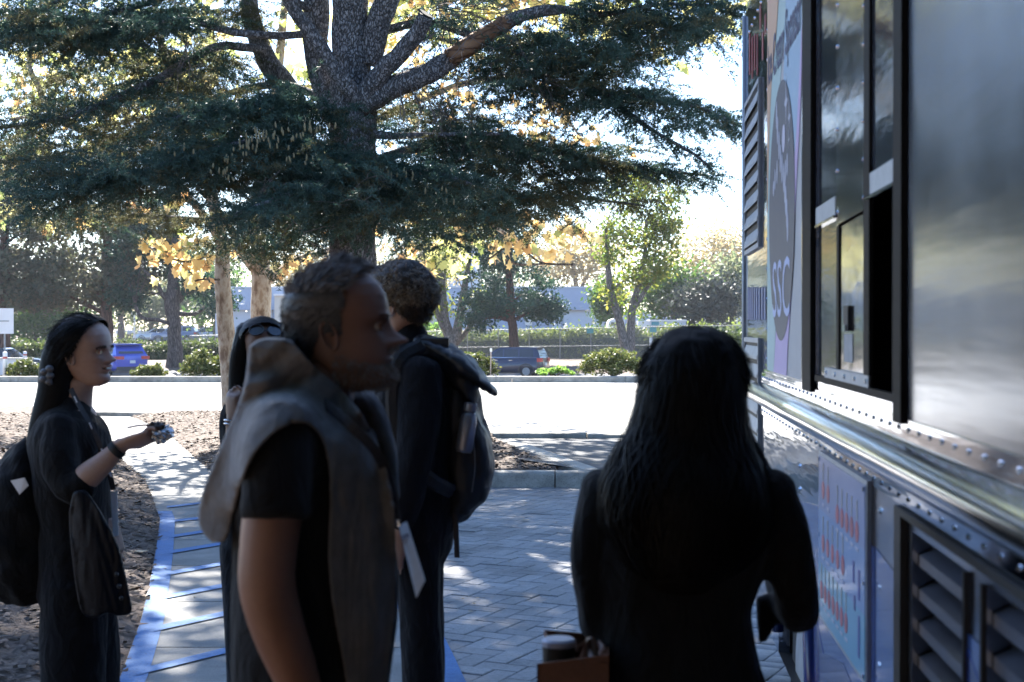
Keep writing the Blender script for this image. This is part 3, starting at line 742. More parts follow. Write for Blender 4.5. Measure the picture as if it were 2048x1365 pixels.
m_lime = leaf_mat('leaf_yellow_green', [(.10, .16, .03), (.16, .20, .04), (.22, .20, .05), (.08, .13, .03)], .5)
m_green = leaf_mat('leaf_green', [(.045, .10, .03), (.07, .13, .035), (.10, .15, .04), (.05, .09, .03)], .4)
m_dark = leaf_mat('leaf_dark', [(.025, .05, .028), (.04, .065, .035), (.03, .055, .03)], .25)
m_conif = leaf_mat('leaf_conifer', [(.022, .055, .035), (.035, .075, .045), (.028, .06, .04), (.05, .09, .045)], .25)
m_redw = leaf_mat('leaf_redwood', [(.085, .095, .06), (.13, .12, .075), (.065, .085, .055), (.16, .135, .085)], .45)
m_olive = leaf_mat('leaf_olive', [(.12, .15, .08), (.16, .18, .10), (.20, .21, .12)], .45)
m_gold = leaf_mat('leaf_far_gold', [(.30, .25, .14), (.36, .28, .15), (.26, .24, .14), (.33, .26, .14)], .5)
m_plum = leaf_mat('leaf_plum', [(.035, .045, .038), (.05, .06, .045), (.055, .06, .05)], .2)
m_hedge = leaf_mat('leaf_hedge', [(.035, .06, .02), (.06, .085, .025), (.09, .11, .035), (.045, .07, .02)], .35)
m_hedgel = leaf_mat('leaf_hedge_light', [(.10, .14, .035), (.15, .17, .05), (.07, .11, .03)], .45)
m_shrub = leaf_mat('leaf_shrub', [(.05, .075, .022), (.09, .11, .03), (.13, .13, .04), (.065, .09, .028)], .35)
m_weed = leaf_mat('leaf_weed', [(.12, .22, .05), (.18, .28, .07)], .5)

# redwoods, cypress: beyond the street on the left
for k, (x, Y, w_, lab, el) in enumerate([
    (8, 79, 12, 'redwood with reddish trunk at the left edge behind the white sign board', [(20, 470, 90, 60), (40, 540, 95, 45), (-30, 560, 60, 40), (80, 590, 60, 30), (10, 400, 70, 50), (0, 340, 50, 40)]),
    (213, 80, 12.5, 'redwood whose reddish trunk rises behind the smiling woman', [(190, 470, 110, 55), (170, 540, 120, 45), (230, 410, 90, 60), (250, 560, 80, 40), (140, 590, 90, 26), (210, 340, 60, 50), (300, 500, 60, 50)])]):
    b = at(x, 738, Y)
    tree('redwood_tree', (b.x, Y, -.6), [([(x, 742, 0, w_ * 1.25), (x, 690, 0, w_), (x, 560, 0, w_ * .85), (x + 2, 420, 0, w_ * .6), (x + 3, 300, 0, w_ * .2)], Y)], [E(a, c, Y, r1, r2) for a, c, r1, r2 in el], 260, 70, .30, (.42, .42, .20), m_redw, m_redbark, lab, None, 26)
b = at(350, 742, 78.5)
tree('cypress_tree', (b.x, 78.5, -.6), [([(352, 744, 0, 19), (350, 700, 0, 15), (346, 650, 0, 13), (345, 600, 0, 15), (348, 550, 0, 10), (350, 480, 0, 7), (345, 420, 0, 3)], 78.5),
        ([(347, 612, 0, 7), (365, 590, .4, 7), (380, 560, .6, 5), (392, 520, .8, 3)], 78.5), ([(345, 650, 0, 5), (315, 640, -.5, 4), (285, 636, -.8, 4), (270, 610, -1, 3)], 78.5), ([(352, 628, 0, 5), (390, 628, .5, 4), (415, 610, .8, 3), (440, 590, 1, 2)], 78.5),
        ([(345, 604, 0, 6), (325, 590, -.4, 5), (310, 560, -.6, 4), (290, 545, -.8, 3)], 78.5)],
     [E(270, 500, 78.5, 48, 75), E(255, 590, 78.5, 30, 30), E(320, 470, 78.5, 50, 50), E(300, 420, 78.5, 45, 45), E(400, 570, 78.5, 30, 30, None, .5), E(440, 600, 78.5, 35, 24, None, .5), E(350, 520, 78.5, 40, 35, None, .4)], 150, 70, .24, (.34, .34, .26), m_conif, m_cypbark, 'cypress with grey forked trunk standing right of the bright blue car', None, 14)
# liquidambars and conifer by the fence
tree('liquidambar_tree', tuple(at(905, 718, 84)), [([(905, 720, 0, 19), (903, 690, 0, 13), (890, 640, 0, 9), (884, 560, 0, 8), (890, 500, 0, 5), (900, 450, 0, 3)], 84), ([(908, 690, 0, 11), (918, 640, 0, 9), (928, 580, .3, 7), (940, 520, .5, 4)], 84), ([(896, 680, 0, 6), (876, 630, -.3, 5), (868, 590, -.4, 3)], 84), ([(910, 690, 0, 6), (935, 660, .3, 5), (952, 630, .4, 3)], 84)],
     [E(900, 500, 84, 60, 50), E(870, 540, 84, 30, 45, None, .5), E(950, 460, 84, 60, 40), E(880, 440, 84, 60, 40), E(960, 610, 84, 20, 30, None, .25), E(880, 600, 84, 18, 40, None, .3)], 90, 60, .22, (.36, .36, .30), m_lime, m_greybark, 'pale multi-stemmed autumn tree beside the small dark car', None, 10)
tree('liquidambar_tree', tuple(at(1256, 718, 80)), [([(1258, 722, 0, 17), (1250, 690, 0, 11), (1238, 640, 0, 8), (1222, 580, 0, 7), (1215, 520, 0, 5), (1212, 460, 0, 3)], 80), ([(1258, 712, 0, 10), (1262, 670, 0, 9), (1264, 620, 0, 8), (1280, 560, .2, 6), (1290, 500, .2, 4), (1292, 440, .2, 3)], 80), ([(1264, 625, 0, 5), (1285, 590, 0, 5), (1310, 555, .2, 3)], 80)],
     [E(1280, 440, 80, 62, 70), E(1260, 380, 80, 50, 50), E(1330, 470, 80, 45, 45), E(1300, 540, 80, 55, 40), E(1220, 480, 80, 30, 55, None, .6), E(1350, 400, 80, 25, 35, None, .3), E(1225, 580, 80, 14, 40, None, .2), E(1262, 590, 80, 14, 40, None, .2)], 150, 60, .24, (.34, .34, .30), m_lime, m_greybark, 'green liquidambar with pale V-shaped trunk in front of the fence', None, 12)
tree('conifer_tree', tuple(at(1030, 718, 82)), [([(1030, 722, 0, 13), (1027, 680, 0, 10), (1022, 620, 0, 9), (1018, 540, 0, 7), (1015, 470, 0, 5), (1010, 400, 0, 2)], 82)],
     [E(1020, 560, 82, 85, 40), E(1040, 610, 82, 85, 30), E(970, 610, 82, 50, 35), E(1010, 500, 82, 60, 40), E(1090, 620, 82, 35, 22), E(1000, 440, 82, 40, 40), E(955, 645, 82, 25, 20, None, .4)], 230, 80, .20, (.34, .34, .18), m_conif, m_redbark, 'dark conifer with drooping sprays in front of the blue-grey warehouse', None, 18)
# trees beyond the fence
for (x, y, Y, w_, rx, rz, m_, lab, n) in [
    (1345, 665, 112, 9, 55, 45, m_green, 'broad green tree over the parked trailer', 90), (1415, 660, 108, 7, 48, 38, m_plum, 'dark rounded tree in front of the white building', 80), (1462, 665, 116, 7, 40, 55, m_olive, 'pale olive-leaved tree beside the food truck corner', 80),
    (1215, 665, 110, 6, 22, 40, m_green, 'small dense green tree at the warehouse corner', 45), (1430, 660, 165, 8, 90, 75, m_gold, 'large hazy golden tree behind the dark rounded tree', 130), (1150, 660, 168, 8, 80, 55, m_gold, 'large hazy golden tree above the warehouse roof', 110),
    (300, 690, 150, 6, 60, 45, m_olive, 'far pale tree behind the far parked cars', 60), (430, 690, 140, 6, 40, 60, m_green, 'slim far green tree left of the pale sycamore trunk', 50), (240, 690, 128, 8, 36, 70, m_olive, 'pale-barked eucalyptus between redwood and cypress', 46), (70, 700, 105, 6, 60, 52, m_green, 'bushy green tree behind the white sign board', 90), (130, 700, 108, 6, 50, 40, m_dark, 'dark bushy tree behind the hair of the smiling woman', 80), (400, 680, 152, 7, 70, 75, m_olive, 'tall far tree with feathery crown above the pale roof', 80), (600, 670, 155, 8, 90, 80, m_gold, 'golden far tree behind the sycamore trunks', 80), (820, 670, 160, 8, 80, 80, m_gold, 'golden far tree behind the blond man', 80), (1000, 660, 175, 8, 90, 70, m_olive, 'far olive-coloured tree behind the conifer', 70)]:
    cy_ = {1345: 588, 1415: 605, 1462: 580, 1215: 600, 1430: 520, 1150: 520, 300: 610, 430: 590, 240: 560, 70: 625, 130: 650, 400: 560, 600: 560, 820: 540, 1000: 520}[x]
    tree('yard_tree', tuple(at(x, y, Y)), [([(x, y + 6, 0, w_), (x + 2, (y + cy_) / 2, 0, w_ * .7), (x - 3, cy_, 0, w_ * .4), (x, cy_ - rz * .7, 0, w_ * .15)], Y), ([(x, (y + cy_) / 2 + 10, 0, w_ * .5), (x + rx * .5, cy_, .5, w_ * .25)], Y)],
         [E(x, cy_, Y, rx, rz), E(x - rx * .4, cy_ + rz * .3, Y, rx * .6, rz * .6), E(x + rx * .45, cy_ - rz * .2, Y, rx * .6, rz * .6)], n, 60, .0085 * Y ** .8 if Y < 120 else .42, (.011 * rx * Y / 100 + .25, .5, .011 * rz * Y / 100 + .2), m_, m_greybark, lab, None, 8)
# light green bush against the warehouse
def shrub(name, px, py_b, w_px, h_px, Y, m_, label, n=50, size=.075, z0=None, group=None):
    s = Y / F; b = at(px, py_b, Y); root = empty(name, tuple(b), label, 'shrub', group)
    Cn = []
    for _ in range(n):
        a = RNG.uniform(0, 2*PI); r = math.sqrt(RNG.uniform(0, 1)); hz = math.sqrt(max(0, 1 - r * r)) * RNG.uniform(.35, 1.0)
        Cn.append((b.x + math.cos(a) * r * w_px * s * .5, Y + math.sin(a) * r * w_px * s * .4, b.z + hz * h_px * s + .03))
    Cn = np.array(Cn); V, Fc = leaf_cloud(Cn, size, 60, (w_px * s * .055, w_px * s * .055, h_px * s * .07))
    tag(mesh_np('foliage', V, Fc, m_, root), kind='stuff')
    mb = MB()
    for q in range(0, n, max(1, n // 9)): mb.tube([(b.x, Y, b.z - .05), tuple((Cn[q] + np.array((b.x, Y, b.z))) / 2 + (0, 0, .03)), tuple(Cn[q])], [.02, .013, .006], 5)
    mb.build('stems', m_greybark, root)
    return root
for (px, pb, wp, hp, Y, m_, lab, n) in [(50, 756, 70, 36, 38.6, m_shrub, 'round clipped shrub beside the white bollards', 46), (298, 757, 68, 29, 38.5, m_shrub, 'low shrub right in front of the bright blue car', 46), (408, 757, 92, 54, 38.7, m_shrub, 'large shrub between cypress and the pale sycamore trunk', 80), (1226, 750, 124, 50, 38.6, m_shrub, 'largest shrub on the far kerb, right of the dark car', 110),
        (942, 752, 98, 44, 38.7, m_shrub, 'shrub on the far kerb hiding the bonnet of the dark car', 80), (478, 757, 60, 50, 39.0, m_shrub, 'shrub on the far kerb just right of the sycamore trunk', 50), (1106, 752, 76, 16, 38.3, m_weed, 'low bright green weed behind the far kerb', 22), (1320, 752, 90, 30, 39, m_shrub, 'shrub on the far kerb behind the dark-haired woman', 50), (855, 690, 60, 48, 112, m_weed, 'bright lime bush against the warehouse wall', 40), (660, 754, 130, 40, 39, m_shrub, 'shrub on the far kerb behind the grey-haired man', 60)]:
    shrub('shrub', px, pb, wp, hp, Y, m_, lab, n, .085 if Y < 60 else .2)
# hedges
def hedge(name, px0, px1, yt0, yt1, yb, Y0, Y1, m_, label, n):
    root = empty(name, tuple(at((px0 + px1) / 2, yb, (Y0 + Y1) / 2)), label, 'hedge')
    Cn = []
    for _ in range(n):
        t = RNG.random(); px = px0 + (px1 - px0) * t; Y = Y0 + (Y1 - Y0) * t; yt = yt0 + (yt1 - yt0) * t
        h = RNG.random() ** .7; p = at(px, yb + (yt - yb) * h + RNG.normal(0, 1.5), Y + RNG.uniform(-.6, .6)); Cn.append(tuple(p))
    V, Fc = leaf_cloud(np.array(Cn), .21, 46, (.26, .26, .2)); tag(mesh_np('foliage', V, Fc, m_, root), kind='stuff')
    mb = MB()
    a, b = at(px0, yb, Y0), at(px1, yb, Y1); ta, tb = at(px0, yt0 + 14, Y0), at(px1, yt1 + 14, Y1)
    mb.prism([(a.x, a.y - .45, a.z - .2), (b.x, b.y - .45, b.z - .2), (b.x, b.y - .45, tb.z), (a.x, a.y - .45, ta.z)], (0, .9, 0)); mb.build('inner_branches', mat('hedge_core', (.035, .055, .022), .95, var=.4, scale=6), root)
hedge('hedge', 700, 1480, 674, 656, 726, 93.5, 85, m_hedgel, 'long clipped hedge behind the chain-link fence', 900)
hedge('hedge', -60, 500, 692, 688, 742, 86, 86, m_hedge, 'dark hedge behind the bright blue car on the left', 620)
hedge('hedge', 1400, 1500, 672, 668, 735, 74.8, 74.8, m_hedge, 'clipped hedge corner beside the food truck edge', 120)

# ---- sycamores: yellow leaves against the light ------------------------------
SYC = [([(.18, .23, .08), (.34, .34, .15), (.44, .39, .19), (.22, .27, .10)], 'leaf_sycamore_lime'), ([(.48, .33, .16), (.52, .41, .21), (.42, .25, .13), (.50, .43, .22)], 'leaf_sycamore_gold')]
m_syc = [leaf_mat(nm, c, .6, .5, tcol=1.7) for c, nm in SYC]
LP2 = [(0, -.5), (.16, -.3), (.46, -.32), (.32, -.1), (.54, .10), (.26, .12), (.22, .30), (0, .58), (-.22, .30), (-.26, .12), (-.54, .10), (-.32, -.1), (-.46, -.32), (-.16, -.3)]
def syc_leaf_mesh(name, m_):
    V = [(0, 0, 0)] + [(x, y, .18 * abs(x) + .12 * y * y * random.uniform(.2, 1.3)) for x, y in LP2]
    me = bpy.data.meshes.new(name); me.from_pydata(V, [], [(0, i, i % 14 + 1) for i in range(1, 15)]); me.materials.append(m_); me.update(); return me
LEAF_ME = [[syc_leaf_mesh('leaf', m_) for _ in range(3)] for m_ in m_syc]
leafV = np.array([(0, 0, 0)] + [(x, y, .18 * abs(x) + .1 * y * y) for x, y in LP2]); leafF = np.array([(0, i, i % 14 + 1) for i in range(1, 15)])
def leaf_batch(P, size, name, m_, parent):
    n = len(P); q = RNG.normal(0, 1, (n, 3)); q[:, 2] = np.abs(q[:, 2]) * .7 + .15
    nrm = q / np.linalg.norm(q, axis=1, keepdims=True)
    tip = RNG.normal(0, .6, (n, 3)) + np.array((0, 0, -.9)); u = tip - (tip * nrm).sum(1, keepdims=True) * nrm; u /= np.linalg.norm(u, axis=1, keepdims=True); v = np.cross(u, nrm)
    s = size * RNG.uniform(.6, 1.25, (n, 1, 1))
    lv = leafV[None] * s
    V = P[:, None, :] + lv[:, :, 0:1] * v[:, None, :] + lv[:, :, 1:2] * u[:, None, :] + lv[:, :, 2:3] * nrm[:, None, :]
    k = len(leafV); Fc = (leafF[None] + (np.arange(n) * k)[:, None, None]).reshape(-1, 3)
    return tag(mesh_np(name, V.reshape(-1, 3), Fc, m_, parent), kind='stuff')
def leaf_obj(p, s, kind, parent):
    o = bpy.data.objects.new('leaf', random.choice(LEAF_ME[kind])); COL.objects.link(o)
    o.location = p; o.scale = (s, s, s)
    o.rotation_euler = (random.gauss(1.35, .5), random.gauss(0, .6), random.uniform(-1.2, 1.2))
    setpar(o, parent)
s1 = empty('sycamore_tree', tuple(gnd(470, 850, .15)), 'sycamore with smooth pale trunk standing left of the grey-haired man', 'tree')
s2 = empty('sycamore_tree', tuple(gnd(520, 838, .15)), 'sycamore with brown mottled trunk behind the woman with sunglasses', 'tree')
mb = MB()
for ln_ in [[(474, 862, 0, 24), (467, 800, 0, 19), (458, 720, 0, 17.5), (450, 640, 0, 17), (446, 560, 0, 16), (440, 480, .0, 14), (425, 400, .1, 12), (400, 300, .2, 10), (360, 200, .4, 9), (330, 110, .5, 8), (318, 60, .6, 7), (300, -80, .8, 5)],
            [(440, 480, 0, 9), (380, 400, -.5, 7), (300, 330, -1, 6), (200, 280, -1.2, 5), (90, 235, -1.4, 5), (20, 240, -1.6, 3)], [(100, 236, -1.4, 5), (80, 180, -1.4, 6), (60, 130, -1.3, 5), (75, 40, -1.2, 4), (95, -40, -1.2, 3)]]:
    P, rr = px_path(ln_, 21.6, 8); bark_tube(mb, wobble(P, rr, .3, .8), rr, 12, .05)
mb.build('trunk', m_sycbark, s1, True)
mb = MB()
for ln_ in [[(528, 850, 0, 27), (524, 760, 0, 22), (521, 660, 0, 20), (522, 580, 0, 20), (520, 530, 0, 19), (512, 470, 0, 16), (520, 380, 0, 14), (545, 260, 0, 12), (560, 120, 0, 9), (575, -40, 0, 6)],
            [(518, 545, 0, 13), (498, 525, -.1, 11), (480, 500, -.2, 9), (450, 440, -.3, 6), (400, 380, -.5, 4)], [(526, 565, 0, 12), (560, 545, .1, 9), (600, 520, .2, 8), (660, 500, .4, 6), (760, 450, .8, 5), (880, 420, .8, 5), (960, 440, .8, 4), (1060, 500, .8, 3), (1085, 525, .8, 2)],
            [(530, 400, 0, 9), (640, 300, .6, 8), (800, 220, 1, 7), (960, 160, 1, 6), (1080, 180, 1, 4), (1180, 300, 1, 2)]]:
    P, rr = px_path(ln_, 22.6, 8); bark_tube(mb, wobble(P, rr, .3, .8), rr, 12, .05)
mb.build('trunk', m_sycbark, s2, True)
# leaves picked out one by one: the near clusters
random.seed(21)
for root, Y, cl in [(s1, 19.6, [(355, 520, 70, 28, 46, 1), (300, 490, 26, 14, 10, 1), (395, 565, 30, 10, 14, 1), (375, 480, 40, 20, 18, 1), (270, 420, 40, 18, 10, 1), (340, 400, 40, 20, 12, 1), (105, 455, 14, 10, 6, 0), (125, 430, 14, 10, 6, 0), (165, 445, 8, 8, 4, 1), (410, 540, 12, 12, 5, 1), (190, 440, 16, 8, 5, 1)]),
                    (s2, 20.6, [(1030, 490, 60, 26, 34, 1), (1120, 470, 60, 24, 26, 1), (1090, 510, 50, 12, 14, 1), (985, 515, 12, 10, 4, 1), (1160, 470, 26, 14, 9, 1), (1060, 445, 40, 12, 10, 1), (590, 530, 30, 14, 12, 1), (560, 545, 16, 10, 6, 1), (870, 520, 20, 20, 12, 0), (640, 540, 20, 8, 5, 0), (930, 470, 30, 18, 12, 1), (1180, 280, 24, 12, 8, 1), (1090, 270, 20, 10, 8, 1)])]:
    for (px, py, sx, sy, n, kd) in cl:
        for _ in range(n):
            p = at(px + random.gauss(0, sx * .55), py + random.gauss(0, sy * .6), Y + random.gauss(0, .25)); leaf_obj(p, random.uniform(.11, .20), kd if random.random() < .8 else 1 - kd, root)
mb1, mb2 = MB(), MB()
for (mbx, Y, line) in [(mb1, 19.6, [(440, 480), (400, 520), (350, 520), (290, 490)]), (mb1, 19.6, [(440, 560), (400, 560), (375, 570)]), (mb2, 20.6, [(1150, 530), (1080, 525), (1030, 490), (975, 520)]), (mb2, 20.6, [(1010, 520), (1040, 530), (1090, 528)])]:
    P, rr = px_path([(a, b, 0, 2.2) for a, b in line], Y, 5); mbx.tube(P, rr, 5)
mb1.build('twigs', m_greybark, s1); mb2.build('twigs', m_greybark, s2)
def scatter(cl, Y):
    P = []
    for (px, py, sx, sy, n) in cl:
        for _ in range(int(n * .55) // 8):
            c = at(px + RNG.normal(0, sx), py + RNG.normal(0, sy), Y + RNG.normal(0, .9))
            P += [np.array(c) + RNG.normal(0, .16, 3) for _ in range(8)]
    return np.array(P)
leaf_batch(scatter([(60, 180, 60, 50, 260), (200, 150, 80, 40, 230), (320, 110, 70, 50, 220), (420, 60, 50, 50, 170), (300, 220, 80, 40, 170), (60, 300, 60, 30, 110), (150, 10, 80, 25, 100), (400, 200, 60, 50, 130), (0, 100, 50, 50, 130), (30, 420, 40, 20, 50), (200, 90, 120, 60, 120)], 22.5), .17, 'leaves', m_syc[0], s1)
leaf_batch(scatter([(260, 230, 90, 50, 150), (420, 250, 60, 40, 100), (90, 130, 60, 60, 80), (40, 380, 40, 30, 60), (330, 160, 60, 50, 80)], 22.5), .16, 'leaves', m_syc[1], s1)
leaf_batch(scatter([(590, 130, 30, 70, 260), (640, 60, 60, 40, 90), (560, 250, 40, 40, 90), (900, 480, 60, 30, 90), (760, 30, 40, 30, 60), (880, 520, 24, 24, 60)], 23.5), .17, 'leaves', m_syc[0], s2)
leaf_batch(scatter([(960, 10, 90, 14, 200), (900, 220, 70, 40, 180), (1020, 170, 60, 40, 120), (860, 120, 50, 40, 90), (1060, 260, 70, 40, 130), (990, 330, 90, 30, 110), (1170, 290, 30, 14, 40), (720, 480, 120, 25, 120), (820, 60, 60, 40, 80), (1130, 470, 50, 25, 60), (600, 210, 30, 40, 80)], 23.5), .16, 'leaves', m_syc[1], s2)

# higher crown of the second sycamore, above the picture: dapples the asphalt lane and the island
Q = []
for _ in range(330):
    c = np.array((RNG.uniform(-2.6, 4.2), RNG.uniform(22.5, 27.5), RNG.uniform(6.9, 10.5))); Q += [c + RNG.normal(0, .30, 3) for _ in range(9)]
leaf_batch(np.array(Q), .24, 'crown_top', m_syc[0], s2)
mb = MB()
for _ in range(12): mb.tube(spline(np.array([tuple(at(570, -40, 22.6)), (RNG.uniform(-1.5, 1), 23.5, 7.2), (RNG.uniform(-2.5, 4), RNG.uniform(23, 27), RNG.uniform(7.5, 10))]), 4), list(np.linspace(.06, .015, 9)), 6)
mb.build('upper_limbs', m_sycbark, s2, True)

# ---- unseen trees added behind the camera to block sky light and darken the people -----
def sky_block_tree(bx, by, h, cr, label, n, lm):
    root = empty('sky_block_tree', (bx, by, 0), label, 'tree'); mb = MB()
    P = np.array([(bx, by, -.1), (bx + .1, by, 1.5), (bx - .1, by + .1, 3.5), (bx, by, h * .8)]); S = spline(P, 5); bark_tube(mb, S, list(np.linspace(.34, .10, len(S))), 12, .08)
    Cn = clumps([((bx + dx, by + dy, z), (rx, ry, rz), rx * ry) for dx, dy, z, rx, ry, rz in cr], n)
    for q in RNG.choice(len(Cn), 22, replace=False): mb.tube(spline(np.array([S[9], (S[9] + Cn[q]) / 2 + (0, 0, .5), Cn[q]]), 4), list(np.linspace(.09, .02, 9)), 6)
    mb.build('trunk', m_greybark, root, True); V, Fc = leaf_cloud(Cn, .34, 40, (.55, .55, .30), .5); tag(mesh_np('crown', V, Fc, lm, root), kind='stuff')
sky_block_tree(-4.2, -3.5, 9, [(1.5, 2.0, 6.4, 5.5, 5.0, 1.6), (-2, -2, 6.0, 5, 5, 2.0), (2, -3, 7.6, 5, 5, 2.0), (-3.0, 3, 5.2, 3.6, 3.5, 1.4)], 'unseen broad tree added behind the camera on the left to block sky light', 420, m_dark)
sky_block_tree(1.2, -6.5, 10, [(0, 2, 6.8, 5.5, 5, 2.2), (3, -2, 6.5, 5, 5, 2.6), (-2, -3, 7, 5, 5, 2.4), (0, -1, 3.6, 5, 2.0, 1.6)], 'unseen broad tree added behind the camera beside the truck to block sky light', 420, m_dark)
# ================================================================== BACKGROUND: fence, buildings, cars, signs
m_bluew = mat('warehouse_blue', (.36, .43, .56), .8, var=.06, scale=.6, bump=.2, bscale=6)
m_greyw = mat('warehouse_grey', (.56, .61, .68), .8, var=.06, scale=.6, bump=.2, bscale=6)
m_white = mat('white_paint', (.75, .75, .74), .6, var=.05, scale=2)
m_cream = mat('cream_wall', (.62, .58, .50), .8, var=.05, scale=1)
m_galv = mat('galvanised', (.28, .285, .29), .6, metal=.3, var=.15, scale=8)
m_glassd = mat('dark_glass', (.03, .035, .045), .08, var=.2, scale=2, spec=.8)
m_roofb = mat('pale_blue_roof', (.50, .60, .72), .6, var=.05, scale=1)
m_door = mat('door_brown', (.16, .09, .07), .7, var=.2, scale=3)
m_rubber = mat('rubber', (.02, .02, .021), .8, var=.3, scale=30)
m_plastic = mat('black_plastic', (.025, .025, .028), .5, var=.3, scale=20)
def pbox(mb, px0, px1, py0, py1, Y, dep, mi=0):
    a, b = at(px0, py1, Y), at(px1, py0, Y); mb.box((a.x, Y, a.z), (b.x, Y + dep, b.z), mi=mi)
def part_box(name, px0, px1, py0, py1, Y, dep, m, parent, bev=0):
    mb = MB(); pbox(mb, px0, px1, py0, py1, Y, dep); return mb.build(name, m, parent)

# warehouse: tilt-up walls under a blue fascia
wh = empty('warehouse', tuple(at(820, 672, 130)), 'long blue-grey warehouse with a darker blue fascia behind the fence', 'building')
cols = [430, 545, 640, 740, 840, 888, 935, 980, 1022, 1066, 1098, 1126, 1208]
for a, b in zip(cols[:-1], cols[1:]): part_box('wall_panel', a + .5, b - .5, 619, 674, 130.0, 18, m_greyw if b == 1208 or b < 560 else m_bluew, wh)
part_box('fascia', 428, 1209, 576, 620.5, 129.55, 19, m_bluew, wh)
part_box('parapet_cap', 427, 1210, 573.5, 576, 129.45, 19.4, m_greyw, wh)
for a, b, c, d, m_ in [(1104, 1121, 634, 668, m_greyw), (1050, 1064, 634, 651, m_white), (838, 880, 624, 648, m_cream), (858, 878, 648, 672, m_door)]: part_box('door' if d > 655 else 'window', a, b, c, d, 129.9, .15, m_, wh)
wb = empty('far_building', tuple(at(900, 660, 172)), 'tall pale blue building rising behind the warehouse', 'building')
part_box('wall', 840, 960, 500, 668, 172, 14, m_roofb, wb); part_box('roof_edge', 838, 962, 492, 500, 171.8, 14.6, m_white, wb)
wc = empty('cream_annex', tuple(at(566, 660, 124)), 'cream coloured block seen left of the grey-haired man', 'building')
part_box('wall', 549, 640, 592, 668, 124, 5, m_cream, wc); part_box('roof_edge', 547, 642, 588, 592, 123.8, 5.4, m_white, wc); part_box('door', 600, 616, 636, 668, 123.9, .2, m_door, wc)
wd_ = empty('office_building', tuple(at(1445, 662, 126)), 'white building with a dark glazed door beside the truck', 'building')
part_box('wall', 1392, 1560, 586, 664, 126, 12, m_white, wd_); part_box('roof_edge', 1390, 1562, 580, 586, 125.7, 12.6, m_greyw, wd_)
for a, b in [(1437, 1444.5), (1446, 1453.5)]: part_box('door_leaf', a, b, 632, 663, 125.9, .2, m_glassd, wd_)
for a, b in [(1400, 1408), (1412, 1420)]: part_box('window', a, b, 636, 655, 125.92, .15, m_glassd, wd_)
part_box('door_canopy', 1433, 1458, 646, 648, 124.8, 1.1, m_white, wd_)
we = empty('blue_shed', tuple(at(1290, 660, 150)), 'low bright blue shed behind the parked trailer', 'building')
part_box('wall', 1200, 1348, 627, 662, 150, 10, m_bluew, we); part_box('roof_edge', 1198, 1350, 624, 627, 149.8, 10.5, m_greyw, we); part_box('shutter_door', 1225, 1250, 636, 662, 149.9, .2, m_greyw, we)
wf = empty('low_building', tuple(at(340, 680, 165)), 'long low far building behind the parked cars on the left', 'building')
part_box('wall', 235, 450, 668, 684, 165, 10, m_cream, wf); part_box('roof', 232, 453, 661, 668, 164.3, 11.4, m_greyw, wf)
for a in range(250, 445, 30): part_box('window', a, a + 14, 671, 678, 164.9, .2, m_glassd, wf)
# trailer and camper in the yard
tr = empty('box_trailer', tuple(at(1336, 662, 104)), 'grey box trailer with a white rounded roof and a teal sign', 'trailer')
part_box('body', 1302, 1372, 643, 657, 104, 2.4, m_greyw, tr); part_box('roof', 1300, 1374, 640, 643, 103.9, 2.6, m_white, tr); part_box('front_panel', 1276, 1301.5, 642, 656.5, 104.3, 2, m_white, tr)
m_teal = mat('teal_sign', (.10, .30, .34), .6, var=.08, scale=4)
part_box('sign', 1303, 1318, 644, 651, 103.93, .05, m_teal, tr)
for x in (1318, 1356):
    mb = MB(); p = at(x, 659, 103.95); mb.tube([(p.x, p.y, p.z), (p.x, p.y + .2, p.z)], .24, 14); mb.build('wheel', m_rubber, tr)
for k, s_ in enumerate(['TRAILERS', 'FOR SALE']):
    pass
ca_ = empty('camper', tuple(at(1232, 663, 103)), 'small white camper with arched roof left of the trailer', 'trailer')
mb = MB(); prof2 = [(1216, 660), (1216, 648), (1219, 641), (1228, 637.5), (1240, 638), (1247, 642), (1247, 660)]
mb.prism([tuple(at(a, b, 103)) for a, b in prof2], (0, 2.1, 0)); mb.build('body', m_white, ca_)
part_box('window', 1222, 1232, 645, 652, 102.96, .05, m_glassd, ca_); part_box('door', 1236, 1243, 643, 659, 102.96, .05, m_greyw, ca_)
mb = MB(); p = at(1231, 661, 102.95); mb.tube([(p.x, p.y, p.z), (p.x, p.y + .2, p.z)], .28, 14); mb.build('wheel', m_rubber, ca_)

# chain-link fence
fe = empty('chain_link_fence', tuple(at(1000, 724, 88)), 'long galvanised chain-link fence in front of the hedge', 'fence')
FP0, FP1 = (380, 672, 728, 92.0), (1490, 651, 722, 83.0)
def fpt(t, h):   # h 0 bottom .. 1 top
    a, b = FP0, FP1; Y = a[3] + (b[3] - a[3]) * t
    px = a[0] + (b[0] - a[0]) * t; yt = a[1] + (b[1] - a[1]) * t; yb = a[2] + (b[2] - a[2]) * t
    return np.array(at(px, yb + (yt - yb) * h, Y))
n_post = 18
for i in range(n_post + 1):
    mb = MB(); mb.tube([fpt(i / n_post, -.03), fpt(i / n_post, 1.02)], .034 if i % 3 == 0 else .026, 8); mb.build('post', m_galv, fe)
for h, nm in ((1.0, 'top_rail'), (.47, 'middle_rail')):
    mb = MB(); mb.tube([fpt(0, h), fpt(.5, h), fpt(1, h)], .021, 8); mb.build(nm, m_galv, fe)
mb = MB(); n_w = 330
